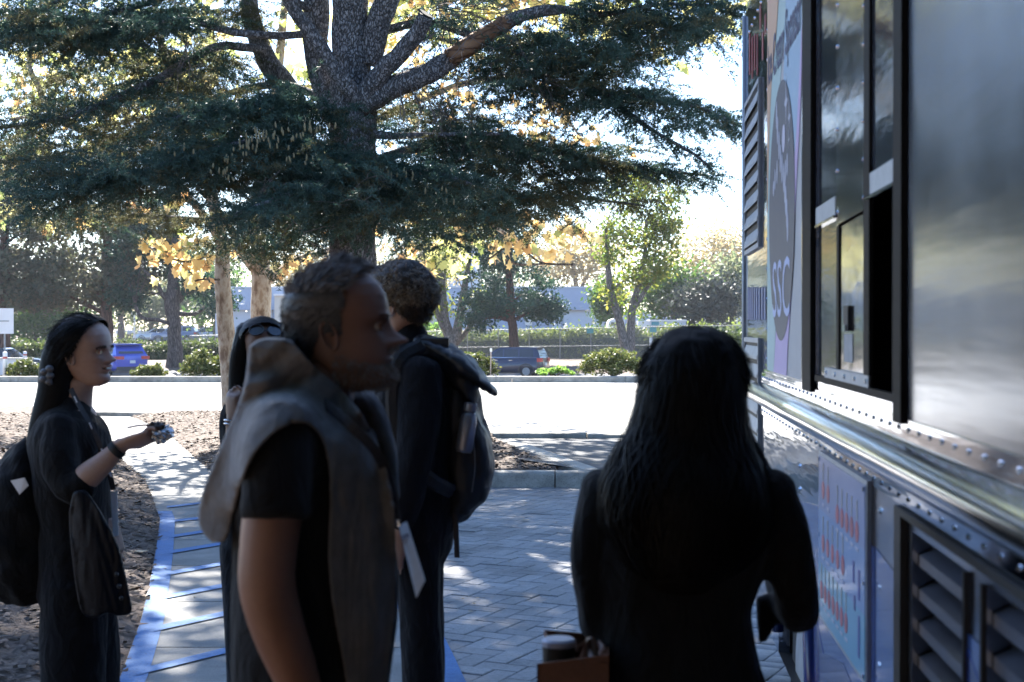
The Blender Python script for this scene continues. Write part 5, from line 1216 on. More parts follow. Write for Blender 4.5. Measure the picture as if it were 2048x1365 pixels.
# wheel, arch rim
tr_ = wc_r * .86
wh_ = mesh_np('wheel', *tube_np([tw(wc_s, -.30, tr_), tw(wc_s, -.27, tr_), tw(wc_s, -.07, tr_), tw(wc_s, -.04, tr_)], [tr_ * .93, tr_, tr_, tr_ * .93], 32), m_rubber, truck)
mesh_np('rim', *tube_np([tw(wc_s, -.05, tr_), tw(wc_s, -.03, tr_)], [tr_ * .58, tr_ * .52], 24), m_lgrey, wh_)
mesh_np('wheel_well', *tube_np([tw(wc_s, -.6, .5), tw(wc_s, -.041, .5)], wc_r * .999, 32, caps=False), m_black, truck)
mesh_np('arch_rim', *tube_np([tw(wc_s + wc_r * math.cos(q), .004, .5 + wc_r * math.sin(q)) for q in np.linspace(0, PI, 25)], .024, 8), m_tblue2, truck, True)
for s_ in (.9,):
    w2 = mesh_np('wheel', *tube_np([tw(s_, -.30, tr_), tw(s_, -.27, tr_), tw(s_, -.07, tr_), tw(s_, -.045, tr_)], [tr_ * .93, tr_, tr_, tr_ * .93], 32), m_rubber, truck); mesh_np('rim', *tube_np([tw(s_, -.05, tr_), tw(s_, -.03, tr_)], [tr_ * .58, tr_ * .52], 24), m_lgrey, w2)
for s_ in (.9, wc_s):
    w2 = mesh_np('wheel', *tube_np([tw(s_, -2.2, tr_), tw(s_, -2.17, tr_), tw(s_, -1.95, tr_), tw(s_, -1.92, tr_)], [tr_ * .93, tr_, tr_, tr_ * .93], 32), m_rubber, truck)

# ---- banner ------------------------------------------------------------------
ban = empty('banner', tuple(tw(spx(1570), .01, 1.45)), 'pastel sponsor banner with a dark grey disc on the truck side', 'banner')
bs0, bs1, bz0, bz1 = spx(1606), spx(1536), 1.455, 2.93
m_ban = {k: mat('banner_' + k, c, .55, var=.05, scale=3) for k, c in dict(grey=(.42, .41, .42), mint=(.40, .52, .50), blue=(.33, .46, .58), lilac=(.52, .38, .60), orange=(.62, .38, .24), disc=(.09, .09, .11), ink=(.05, .05, .12), white=(.46, .46, .54), grad=(.46, .50, .70), grad2=(.55, .52, .62)).items()}
def bplate(name, pts, lev, m_, parent=ban): return tpoly(name, pts, .001 + lev * .0012, .001, m_, parent)
bplate('sheet', [(bs0, bz0), (bs0, bz1), (bs1, bz1), (bs1, bz0)], 0, m_ban['grey'])
def BS(u): return bs1 + (bs0 - bs1) * u          # u 0 far (left) .. 1 near (right)
def BZ(v): return bz0 + (bz1 - bz0) * v
def wav(pts): return [tuple(p) for p in spline(np.array(pts), 6)]
mint = wav([(0, 0), (0, .2), (0, .4), (.05, .6), (.14, .75), (.30, .86), (.42, 1.0)]) + [(.62, 1.0)] + wav([(.62, 1), (.55, .85), (.40, .7), (.30, .5), (.26, .3), (.28, .12), (.22, 0)])
bplate('mint_band', [(BS(u), BZ(v)) for u, v in mint], 1, m_ban['mint'])
blue = [(.62, 1.0), (1, 1.0)] + wav([(1, .995), (1, .82), (.95, .66), (.86, .5), (.76, .46)]) + wav([(.70, .50), (.52, .62), (.54, .82), (.62, .99)])
bplate('blue_band', [(BS(u), BZ(v)) for u, v in blue], 1, m_ban['blue'])
lil = wav([(1, .80), (.97, .62), (.86, .42), (.76, .22), (.66, .08), (.62, 0)]) + [(.22, 0)] + wav([(.24, .01), (.30, .10), (.40, .22), (.62, .30), (.84, .52), (.93, .66), (1, .80)])[:-1]
bplate('lilac_band', [(BS(u), BZ(v)) for u, v in lil], 2, m_ban['lilac'])
org = [(0, .42)] + wav([(0.02, .43), (.06, .6), (.15, .76), (.30, .87), (.40, .99)]) + [(.1, 1.0), (0, 1)]
bplate('orange_band', [(BS(u), BZ(v)) for u, v in org], 2, m_ban['orange'])
dc = ((spx(1541) + spx(1592)) / 2, (zpx(1568, 152) + zpx(1568, 688)) / 2); dr = .47
bplate('disc', [(dc[0] + dr * .93 * math.cos(q), dc[1] + dr * math.sin(q)) for q in np.linspace(0, 2*PI, 48, endpoint=False)], 3, m_ban['disc'])
def bpx(px, py): return (spx(px), zpx(px, py))
# stepped trail of strokes, short arm, dot, four-point stars
trail = [(1556, 232), (1558, 262), (1561, 292), (1564, 318), (1567, 338), (1570.5, 356), (1573, 378), (1575, 402), (1577, 428), (1578.5, 455)]
for (x, y) in trail: s, z = bpx(x, y); bplate('stroke', [(s + .022 * math.cos(q), z + .052 * math.sin(q)) for q in np.linspace(0, 2*PI, 12, endpoint=False)], 4, m_ban['white'])
for (x, y, r) in [(1557, 345, .045), (1553, 360, .04), (1550, 378, .03), (1574, 345, .045), (1577.5, 330, .04)]: s, z = bpx(x, y); bplate('stroke', [(s + .020 * math.cos(q), z + r * math.sin(q)) for q in np.linspace(0, 2*PI, 12, endpoint=False)], 4, m_ban['white'])
s, z = bpx(1570, 278); bplate('dot', [(s + .05 * math.cos(q), z + .05 * math.sin(q)) for q in np.linspace(0, 2*PI, 16, endpoint=False)], 4, m_ban['grad2'])
for (x, y, r) in [(1575, 205, .10), (1581.5, 235, .07), (1581, 280, .035)]:
    s, z = bpx(x, y); bplate('star', [(s + r * (1 if q % 2 == 0 else .26) * math.cos(q * PI / 4) * (.55), z + r * (1 if q % 2 == 0 else .26) * math.sin(q * PI / 4)) for q in range(8)], 4, m_ban['white'])
def ttext(txt, s_left, z_base, size, m_, lev, parent, width=None, bold=.0):
    cu = bpy.data.curves.new('t', 'FONT'); cu.body = txt; cu.size = size; cu.offset = bold; cu.resolution_u = 3
    ob = bpy.data.objects.new('t', cu); COL.objects.link(ob); bpy.context.view_layer.update()
    me = bpy.data.meshes.new_from_object(ob.evaluated_get(bpy.context.evaluated_depsgraph_get()))
    V = np.array([v.co[:] for v in me.vertices]); Fc = [tuple(p.vertices) for p in me.polygons]
    bpy.data.objects.remove(ob); bpy.data.curves.remove(cu); bpy.data.meshes.remove(me)
    if width: V[:, 0] *= width / (V[:, 0].max() - V[:, 0].min())
    W3 = [tw(s_left - v[0], .001 + lev * .0012 + .0012, z_base + v[1]) for v in V]
    return mesh_np('lettering', W3, Fc, m_, parent)
ttext('Ice Cream Sponsor', spx(1537.5), 2.585, .22, m_ban['ink'], 3, ban, width=abs(spx(1537.5) - spx(1604)), bold=.004)
ttext('SSC', spx(1548), 1.665, .30, m_ban['grad'], 4, ban, width=abs(spx(1548) - spx(1582)), bold=.0)
# red and blue lettering strokes on the far bare metal, unreadable at this angle
m_redp = mat('faded_red_paint', (.34, .05, .06), .4, var=.3, scale=9); m_bluel = mat('faded_blue_paint', (.07, .13, .33), .4, var=.3, scale=9)
for k, (p, y0, y1, w_) in enumerate([(1499, 70, 150, .05), (1504, 75, 158, .05), (1509, 70, 140, .05), (1514, 70, 152, .04), (1525, 66, 120, .06), (1530, 30, 70, .05), (1520, 12, 60, .05)]):
    trect('red_stroke', spx(p) - w_ / 2, spx(p) + w_ / 2, zpx(p, y1), zpx(p, y0), .0006, .0014, m_redp, truck)
for k, p in enumerate([1497, 1501, 1505, 1509.5, 1514, 1519, 1524.5, 1530]):
    s = spx(p); trect('blue_stroke', s - .035, s + .035, zpx(p, 640), zpx(p, 575), .0006, .0014, m_bluel, truck)
# ---- menu board --------------------------------------------------------------
mn = empty('menu_board', tuple(tw(spx(1696), .02, .81)), 'pale blue menu board with rows of red frozen treats below the belt rail', 'menu board')
ms0, ms1, mz0, mz1 = spx(1744), spx(1649), .815, 1.262
m_mb = [mat('menu_' + k, c, .35, var=.08, scale=4, coat=.3) for k, c in (('lilac', (.22, .27, .46)), ('blue', (.17, .29, .52)), ('aqua', (.13, .36, .52)))]
trect('backing', ms0 - .012, ms1 + .012, mz0 - .012, mz1 + .012, .001, .012, m_lgrey, mn)
h3 = (mz1 - mz0) / 3
for i in range(3): trect('menu_sheet', ms0, ms1, mz1 - h3 * (i + 1), mz1 - h3 * i, .0132, .002, m_mb[i], mn)
m_pop = mat('menu_red', (.42, .10, .13), .4, var=.3, scale=30); m_stick = mat('menu_stick', (.36, .34, .30), .5, var=.2, scale=20); m_navy = mat('menu_navy', (.05, .06, .28), .4)
def MS(u): return ms1 + (ms0 - ms1) * u
def MZ(v): return mz1 + (mz0 - mz1) * v
for (u, v) in [(.12, .20), (.24, .20)] + [(.46 + .1 * i, .27) for i in range(5)] + [(.12 + .115 * i, .53) for i in range(5)] + [(.08 + .095 * i, .83) for i in range(7)]:
    s, z = MS(u), MZ(v); w_ = .027
    tpoly('treat_picture', [(s + w_ * math.cos(q), z + .026 * math.sin(q)) for q in np.linspace(0, 2*PI, 10, endpoint=False)], .0154, .0008, m_pop, mn)
    trect('price_line', s - .006, s + .006, z + .028, z + .075, .0154, .0008, m_stick, mn)
    trect('price_line', s - .022, s + .022, z - .045, z - .037, .0154, .0008, m_ban['white'], mn)
for (u, v0, v1) in [(.80, .44, .56), (.90, .46, .62), (.82, .62, .70), (.90, .70, .92)]: trect('price_column', MS(u) - .012, MS(u) + .012, MZ(v1), MZ(v0), .0154, .0008, m_navy, mn)
for (s, z) in [(ms0 + .01, mz0 + .01), (ms0 + .01, mz1 - .01), (ms1 - .01, mz0 + .01), (ms1 - .01, mz1 - .01), (ms0 + .01, (mz0 + mz1) / 2), (ms1 - .01, (mz0 + mz1) / 2)]:
    mesh_np('screw', *tube_np([tw(s, .0154, z), tw(s, .019, z)], .006, 8), m_rail, mn)
# ================================================================== PEOPLE
def skin_mat(nm, c): 
    m = mat(nm, c, .5, var=.12, scale=14, bump=.12, bscale=90, bdist=.002)
    b = m.node_tree.nodes['Principled BSDF']; b.inputs['Subsurface Weight'].default_value = .15; b.inputs['Subsurface Radius'].default_value = (.012, .005, .003); b.inputs['Subsurface Scale'].default_value = .6
    return m
def cloth_mat(nm, c, rough=.9, wr=.5, ws=13.0, sheen=.05):
    """woven cloth: fine weave and soft creases in relief"""
    m = mat(nm, c, rough, var=.22, scale=18, spec=.25, sheen=sheen); t = m.node_tree; L = t.links; b = t.nodes['Principled BSDF']
    tc = N(t, 'ShaderNodeTexCoord'); mp = N(t, 'ShaderNodeMapping'); mp.inputs['Scale'].default_value = (1.5, 1.5, .7); L.new(tc.outputs['Object'], mp.inputs[0])
    n1 = N(t, 'ShaderNodeTexNoise', i_Scale=ws, i_Detail=4.0, i_Roughness=.5, i_Distortion=1.4); L.new(mp.outputs[0], n1.inputs['Vector'])
    n2 = N(t, 'ShaderNodeTexNoise', i_Scale=700.0, i_Detail=2.0); L.new(tc.outputs['Object'], n2.inputs['Vector'])
    b1 = N(t, 'ShaderNodeBump', i_Strength=wr, i_Distance=.03); L.new(n1.outputs['Fac'], b1.inputs['Height'])
    b2 = N(t, 'ShaderNodeBump', i_Strength=.5, i_Distance=.0012); L.new(n2.outputs['Fac'], b2.inputs['Height']); L.new(b1.outputs[0], b2.inputs['Normal']); L.new(b2.outputs[0], b.inputs['Normal'])
    return m
m_skinA = skin_mat('skin_tan', (.27, .14, .095)); m_skinB = skin_mat('skin_light', (.52, .34, .265)); m_lip = skin_mat('lip', (.40, .16, .14)); m_skinD = skin_mat('skin_brown', (.22, .125, .085))
m_eye = mat('eye_white', (.55, .53, .50), .15, var=.05, scale=20); m_iris = mat('iris_dark', (.02, .014, .01), .1, var=.1, scale=50); m_teeth = mat('teeth', (.65, .62, .57), .25, var=.05, scale=30)
m_blackc = cloth_mat('black_cotton', (.006, .006, .007)); m_blackw = cloth_mat('black_wool', (.005, .005, .0055)); m_navyc = cloth_mat('navy_cloth', (.005, .006, .010)); m_greyc = cloth_mat('grey_sweatshirt', (.20, .197, .20), .95, .4, 9.0, .15)
m_trou = cloth_mat('dark_trousers', (.006, .0065, .010)); m_nylon = mat('black_nylon', (.005, .006, .010), .52, var=.2, scale=12, bump=.2, bscale=60); m_leath = mat('navy_leather', (.004, .005, .009), .5, var=.3, scale=10, bump=.3, bscale=50, spec=.2)
m_hairG = mat('hair_grey_rim', (.20, .20, .21), .5, var=.5, scale=60, stretch=(1, 1, 1), island=.5); m_hairGd = mat('hair_dark_grey', (.045, .044, .046), .5, var=.4, scale=60, island=.5)
m_hairB = mat('hair_black', (.005, .0048, .005), .5, var=.3, scale=40, island=.4, spec=.18); m_hairBr = mat('hair_dark_brown', (.005, .004, .0035), .55, var=.3, scale=40, island=.4, spec=.12); m_hairBl = mat('hair_blond', (.24, .17, .10), .5, var=.4, scale=60, island=.45); m_hairBd = mat('hair_blond_dark', (.07, .048, .030), .55, var=.4, scale=60, island=.4)
m_shoe = mat('shoe_black', (.015, .015, .016), .5, var=.2, scale=20); m_tanl = mat('tan_leather', (.16, .062, .030), .5, var=.25, scale=9, bump=.25, bscale=80); m_badge = mat('badge_paper', (.88, .88, .90), .5, var=.06, scale=40); m_lany = mat('lanyard_black', (.03, .033, .045), .6, var=.3, scale=60)

def obj_from(parts, name, m_, parent, voxel=None, smooth=3, disp=None, sm=True):
    """join (V, F) parts; optional voxel union, smoothing and a displacement function v, n -> metres along the normal"""
    V = []; Fc = []; n = 0
    for v, f in parts:
        V.append(np.asarray(v)); Fc += [tuple(int(i) + n for i in q) for q in f]; n += len(v)
    o = mesh_np(name, np.vstack(V), Fc, m_, None)
    if voxel:
        md = o.modifiers.new('r', 'REMESH'); md.mode = 'VOXEL'; md.voxel_size = voxel
        if smooth: s = o.modifiers.new('s', 'SMOOTH'); s.iterations = smooth; s.factor = .5
        dg = bpy.context.evaluated_depsgraph_get(); me = bpy.data.meshes.new_from_object(o.evaluated_get(dg)); o.modifiers.clear()
        old = o.data; o.data = me; bpy.data.meshes.remove(old); me.name = name
        if not me.materials: me.materials.append(m_)
    if disp:
        me = o.data; k = len(me.vertices); co = np.empty(k * 3); me.vertices.foreach_get('co', co); co = co.reshape(-1, 3)
        no = np.array([v.normal[:] for v in me.vertices]); d = np.array([disp(co[i], no[i]) for i in range(k)]); co += no * d[:, None]; me.vertices.foreach_set('co', co.ravel()); me.update()
    if sm: o.data.polygons.foreach_set('use_smooth', np.ones(len(o.data.polygons), bool))
    if parent is not None: setpar(o, parent)
    return o
def ptube(rows, n=20, k=5, dome=True):
    """limb or garment volume: rows (px, py, Y, half width in px, half depth in m)"""
    S = spline(np.array(rows, float), k); P = []; rad = []
    for px, py, Y, r, b in S: P.append(np.array(at(px, py, Y))); rad.append((max(.003, r / F * Y), max(.003, b)))
    if dome:      # rounded ends
        t0 = unit(P[0] - P[1]); t1 = unit(P[-1] - P[-2]); a, b = rad[0], rad[-1]
        P = [P[0] + t0 * a[1] * .5, P[0] + t0 * a[1] * .35] + P + [P[-1] + t1 * b[1] * .35, P[-1] + t1 * b[1] * .5]
        rad = [(a[0] * .3, a[1] * .3), (a[0] * .75, a[1] * .75)] + rad + [(b[0] * .75, b[1] * .75), (b[0] * .3, b[1] * .3)]
    return tube_np(P, rad, n, True, up=(0, 1, 0))
def ball(c, r, n=12):
    V = []; Fc = []; r = np.array(r if not np.isscalar(r) else (r, r, r)); c = np.array(c)
    for i in range(n + 1):
        a = PI * i / n
        for j in range(2 * n): b = PI * j / n; V.append(c + r * np.array((math.sin(a) * math.cos(b), math.sin(a) * math.sin(b), math.cos(a))))
    for i in range(n):
        for j in range(2 * n): j2 = (j + 1) % (2 * n); Fc.append((i*2*n+j, (i+1)*2*n+j, (i+1)*2*n+j2, i*2*n+j2))
    return np.array(V), Fc
ZT_ = [-.50, -.47, -.42, -.36, -.30, -.22, -.15, -.05, .05, .15, .25, .33, .40, .45, .485, .5]
YF_ = [.20, .30, .345, .35, .335, .355, .36, .35, .385, .388, .372, .335, .275, .205, .11, 0]
W_T = [.08, .165, .205, .235, .258, .278, .29, .305, .325, .335, .33, .305, .25, .185, .09, 0]
YB_ = [.06, .0, -.06, -.12, -.19, -.28, -.34, -.395, -.42, -.425, -.40, -.35, -.28, -.20, -.09, 0]
def gauss(x, m, s): return math.exp(-.5 * ((x - m) / s) ** 2)
def head_np(nose=1.0, jaw=1.0, lips=1.0, brow=1.0, smile=0.0, chin=1.0, low=0.0, nz=96, nth=88):
    zz = np.concatenate([np.linspace(-.5, .4, int(nz * .8), endpoint=False), .5 - .1 * (1 - np.linspace(0, 1, nz - int(nz * .8))) ** 2])
    V = []
    for z in zz:
        yf = np.interp(z, ZT_, YF_); w = np.interp(z, ZT_, W_T); yb = np.interp(z, ZT_, YB_)
        if z < -.05: yf += low * min(1, (-z - .05) / .2)
        if z < -.1: w *= 1 + (jaw - 1) * min(1, (-z - .1) / .2)
        ym = yb * .15 - .0
        for j in range(nth):
            th = 2 * PI * (j + .5) / nth - PI; s, c = math.sin(th), math.cos(th)
            x = w * math.copysign(abs(s) ** .88, s); y = ym + ((yf - ym) * abs(c) ** .82 if c >= 0 else (yb - ym) * abs(c) ** .9)
            if c > 0:
                ax = abs(x); f = 0
                nb = np.interp(z, [-.19, -.165, -.145, -.12, -.09, -.03, .02, .06], [0, .05, .115, .135, .105, .055, .022, 0]) * nose
                f += nb * math.exp(-.5 * (ax / np.interp(z, [-.16, -.10, .03], [.050, .036, .030])) ** 2)
                f += .030 * nose * gauss(ax, .062, .024) * gauss(z, -.140, .022)
                f += .020 * brow * gauss(ax, .12, .07) * gauss(z, .068, .026)
                f -= .042 * gauss(ax, .135, .058) * gauss(z, .005, .034)
                f += .014 * gauss(ax, .20, .06) * gauss(z, -.08, .05) * (1 + 1.2 * smile)
                zc = .02 * smile * (ax / .1) ** 2 if smile else 0
                mw = .078 + .02 * smile
                f += .026 * lips * math.exp(-(ax / mw) ** 4) * gauss(z, -.222 + zc, .015) + .028 * lips * math.exp(-(ax / (mw * .85)) ** 4) * gauss(z, -.272 - .006 * smile + zc, .018)
                f -= (.018 + .03 * smile) * math.exp(-(ax / mw) ** 4) * gauss(z, -.246 + zc, .006 + .009 * smile)
                f += .022 * chin * gauss(ax, 0, .075) * gauss(z, -.40, .045) - .014 * gauss(ax, 0, .09) * gauss(z, -.325, .025)
                y += f
            V.append((x, y, z))
    n = len(zz); Fc = [(i*nth+j, i*nth+(j+1) % nth, (i+1)*nth+(j+1) % nth, (i+1)*nth+j) for i in range(n - 1) for j in range(nth)] + [tuple(range(nth - 1, -1, -1)), tuple(range((n-1)*nth, n*nth))]
    return np.array(V), Fc
def ear_np(sg):
    """curled auricle"""
    V = []; Fc = []; n = 24; rings = [(1.0, .0), (1.06, .028), (.98, .045), (.82, .036), (.60, .012), (.35, .006)]
    for (r, h) in rings:
        for k in range(n):
            q = 2 * PI * k / n; ry = .062 * (1 + .15 * math.sin(q)); rz = .115
            y = ry * r * math.cos(q); z = rz * r * math.sin(q); V.append((sg * (.298 + h + .03 * (-y / .06 if y < 0 else 0) * .6), -.05 + y - .02 * (z / .1), -.055 + z))
    for i in range(len(rings) - 1):
        for k in range(n): Fc.append((i*n+k, i*n+(k+1) % n, (i+1)*n+(k+1) % n, (i+1)*n+k))
    Fc.append(tuple(range((len(rings)-1)*n, len(rings)*n))); return np.array(V), Fc
class Head:
    def __init__(s, c, h, yaw, pitch=0, roll=0, **kw):
        s.M = Matrix.Translation(c) @ Matrix.Rotation(yaw, 4, 'Z') @ Matrix.Rotation(pitch, 4, 'X') @ Matrix.Rotation(roll, 4, 'Y') @ Matrix.Scale(h, 4); s.h = h
        s.V, s.F = head_np(**kw); s.W = xf(s.V, s.M)
        s.R3 = np.array(s.M.to_3x3()) / h
        A = s.W[[f[0] for f in s.F[:-2]]]; 
        nz_ = np.zeros_like(s.V)
        for f in s.F[:-2]:
            nn = np.cross(s.W[f[1]] - s.W[f[0]], s.W[f[3]] - s.W[f[0]])
            for i in f: nz_[i] += nn
        s.N = nz_ / (np.linalg.norm(nz_, axis=1, keepdims=True) + 1e-12)
        s.N *= np.sign(((s.W - np.array(s.M.translation)) * s.N).sum(1).mean())
    def to(s, p): return xf(np.array([p]), s.M)[0]
    def dirw(s, d): return s.R3 @ np.array(d)
    def parts(s): return [(s.W, s.F), (xf(ear_np(1)[0], s.M), ear_np(1)[1]), (xf(ear_np(-1)[0], s.M), ear_np(-1)[1])]
def flow(H, n_, l_, f):
    """comb direction laid flat on the head"""
    D = np.array([H.dirw(f(q)) for q in l_]); D -= n_ * (D * n_).sum(1, keepdims=True); return D / (np.linalg.norm(D, axis=1, keepdims=True) + 1e-9)
def strands(name, roots, dirs, L, wd, m_, parent, segs=3, curl=0.0, grav=0.0, kind='stuff'):
    """flat tapered hairs"""
    V = []; Fc = []; n = 0; r = np.random.default_rng(5)
    for p, d in zip(roots, dirs):
        l = L * r.uniform(.6, 1.3); d = unit(d); q = np.array(p, float); sd = unit(np.cross(d, r.normal(0, 1, 3))); ax = unit(r.normal(0, 1, 3))
        pts = [q]
        for i in range(segs):
            d = unit(d + np.array((0, 0, -grav)) + (np.cross(ax, d) * curl if curl else 0) + r.normal(0, .08, 3)); q = q + d * l / segs; pts.append(q)
        for i, p_ in enumerate(pts):
            w_ = wd * (1 - .7 * i / segs); V += [p_ - sd * w_, p_ + sd * w_]
        for i in range(segs): Fc.append((n+2*i, n+2*i+1, n+2*i+3, n+2*i+2))
        n += 2 * (segs + 1)
    o = mesh_np(name, V, Fc, m_, parent)
    if kind: tag(o, kind=kind)
    return o
def scalp(H, mask, n, seed=1):
    """random roots on the head where mask(local xyz) is true"""
    r = np.random.default_rng(seed); idx = np.array([i for i, v in enumerate(H.V) if mask(v)])
    wgt = np.array([max(.02, math.sqrt(max(0, .26 - H.V[i][2] ** 2 * .9))) for i in idx]); ch = r.choice(idx, n, p=wgt / wgt.sum())
    return H.W[ch] + r.normal(0, .002, (n, 3)), H.N[ch], H.V[ch]
def hair_cap(H, mask, off, name, m_, parent, lump=.3, ls=30):
    keep = [f for f in H.F[:-2] if all(mask(H.V[i]) for i in f)]; used = sorted({i for f in keep for i in f}); mp = {i: k for k, i in enumerate(used)}
    V = []
    for i in used: V.append(H.W[i] + H.N[i] * (off(H.V[i]) * (1 + lump * fbm(H.W[i], ls))))
    return mesh_np(name, V, [tuple(mp[i] for i in f) for f in keep], m_, parent, True)
def hair_fall(rows, nst, name, m_, parent, wd=.0035, wavy=.0, freq=14, n=22, off=1.0, strand_len=1.0):
    """falling hair: a volume traced by rows and a skin of strands that run down it"""
    V, Fc = ptube(rows, n, 6); V = np.array(V)
    mesh_np(name, V, Fc, m_, parent, True)
    S = spline(np.array(rows, float), 8); r = np.random.default_rng(9); VV = []; FF = []; k0 = 0
    P = np.array([tuple(at(a, b, c)) for a, b, c, _, _ in S]); ra = np.array([d / F * c for a, b, c, d, e in S]); rb = np.array([e for a, b, c, d, e in S])
    T = np.gradient(P, axis=0); T /= np.linalg.norm(T, axis=1, keepdims=True); B = np.array([0, 1.0, 0]) - T * T[:, 1:2]; B /= np.linalg.norm(B, axis=1, keepdims=True); A = np.cross(B, T)
    m = len(S)
    for s in range(nst):
        ph = r.uniform(0, 2 * PI); tw_ = r.normal(0, .25); a0 = int(r.uniform(0, m * .5)); a1 = min(m, a0 + int(m * r.uniform(.4, 1.0) * strand_len) + 3); o_ = off * r.uniform(.97, 1.05); p2 = r.uniform(0, 6)
        pts = []
        for i in range(a0, a1):
            t = i / m; ang = ph + tw_ * t + wavy * math.sin(freq * t + p2) / 3; ex = o_ + wavy * .10 * math.sin(freq * 1.3 * t + p2 * 2)
            if i == a1 - 1: ex *= 1.02
            pts.append(P[i] + A[i] * ra[i] * ex * math.cos(ang) + B[i] * rb[i] * ex * math.sin(ang))
        if len(pts) < 3: continue
        for i, p in enumerate(pts):
            t_ = unit(pts[min(i + 1, len(pts) - 1)] - pts[max(0, i - 1)]); sd = unit(np.cross(t_, unit(p - P[min(a0 + i, m - 1)]))); w_ = wd * (1 - .6 * (i / len(pts)) ** 2); VV += [p - sd * w_, p + sd * w_]
        FF += [(k0+2*i, k0+2*i+1, k0+2*i+3, k0+2*i+2) for i in range(len(pts) - 1)]; k0 += 2 * len(pts)
    tag(mesh_np('hair_strands', VV, FF, m_, parent), kind='stuff')
def hand_parts(wrist, u, nrm, L=.18, curl=(.35, .4, .45, .5), thumb=.6, side=1, spread=.10):
    """palm, four fingers, thumb. u: wrist->knuckles, nrm: back of the hand, side: +1 thumb on u x nrm side"""
    u = unit(u); nrm = unit(np.asarray(nrm, float) - np.dot(nrm, u) * u); v = np.cross(u, nrm) * side; w = np.array(wrist, float); out = []
    pl = L * .53
    out.append(tube_np([w - u * .02, w + u * pl * .3, w + u * pl * .7, w + u * pl, w + u * (pl + .008)], [(.024, .017), (.036, .016), (.042, .014), (.040, .012), (.03, .008)], 14, True, up=nrm))
    ln = [.40, .45, .42, .33]
    for i in range(4):
        p = w + u * (pl - .004 - .006 * (i == 3)) + v * (.030 - .0195 * i); d = unit(u + v * spread * (1.2 - .8 * i)); pts = [p - d * .012, p]; a = curl[i]
        cur = d
        for s, fr in enumerate((.46, .31, .23)):
            th = a * (1.0 if s == 0 else 1.25); cur = unit(cur * math.cos(th) - nrm * math.sin(th)) if s == 0 else unit(rot(cur, v, th * side)); pts.append(pts[-1] + cur * ln[i] * L * fr)
        out.append(tube_np(pts + [pts[-1] + cur * .004], [.0088, .0092, .0084, .0075, .0064, .003], 9))
    p = w + u * pl * .25 + v * .030; d = unit(u * .55 + v * .75 - nrm * .25); pts = [p - v * .012, p + d * .03]; cur = unit(d * .8 + u * thumb - nrm * .35); pts.append(pts[-1] + cur * .032); cur = unit(cur + u * .4 - nrm * .2 - v * .15); pts.append(pts[-1] + cur * .026); pts.append(pts[-1] + cur * .004)
    out.append(tube_np(pts, [.014, .0125, .0105, .009, .004], 9)); return out
def rot(v, k, th): k = unit(k); return v * math.cos(th) + np.cross(k, v) * math.sin(th) + k * np.dot(k, v) * (1 - math.cos(th))
def ribbon(pts, wd, name, m_, parent, face=(0, -1, 0), th=.0015, k=6):
    P = spline(np.array([tuple(p) for p in pts]), k); return mesh_np(name, *tube_np(P, [(wd, th)] * len(P), 6, True, up=face), m_, parent)
def shoe(c, ang, parent, m_=None, L=.27):
    f = np.array((math.cos(ang), math.sin(ang), 0)); V, Fc = tube_np([np.array(c) - f * L * .35 + (0, 0, .05), np.array(c) - f * L * .2 + (0, 0, .055), np.array(c) + f * L * .25 + (0, 0, .045), np.array(c) + f * L * .55 + (0, 0, .032), np.array(c) + f * L * .65 + (0, 0, .025)], [(.03, .045), (.042, .055), (.048, .044), (.042, .032), (.02, .02)], 14, True, up=(0, 0, 1))
    V = np.array(V); V[:, 2] = np.maximum(V[:, 2], c[2] + .002); mesh_np('shoe', V, Fc, m_ or m_shoe, parent, True)
def fold(sx=9, sz=3, amp=.006, seed=0):
    def f(v, n): return amp * mnoise.fractal(Vector((v[0] * sx + seed, v[1] * sx, v[2] * sz)), 1, 2, 3)
    return f
def eyes(H, parent, open_=1.0):
    for sg in (-1, 1):
        c = H.to((sg * .135, .285, .004)); V, Fc = ball(c, .052 * H.h, 8); e = mesh_np('eye', V, Fc, m_eye, parent, True)
        d = H.dirw((0, 1, 0)); mesh_np('iris', *tube_np([c + d * .050 * H.h, c + d * .0535 * H.h], [.026 * H.h, .020 * H.h], 12), m_iris, e)
        up = H.dirw((0, 0, 1)); rt = H.dirw((1, 0, 0))
        for k, (zo, nm) in enumerate(((.022, 'upper_lid'), (-.028, 'lower_lid'))):
            P = [H.to((sg * .135 + x, .288 + .052 - .25 * x * x / .05 * .5 - abs(zo) * .25, .004 + zo * (1 - (x / .062) ** 2) * open_)) for x in np.linspace(-.058, .058, 7)]
            mesh_np(nm, *tube_np(P, .011 * H.h, 6), m_skinA if H.skin is None else H.skin, e, True)


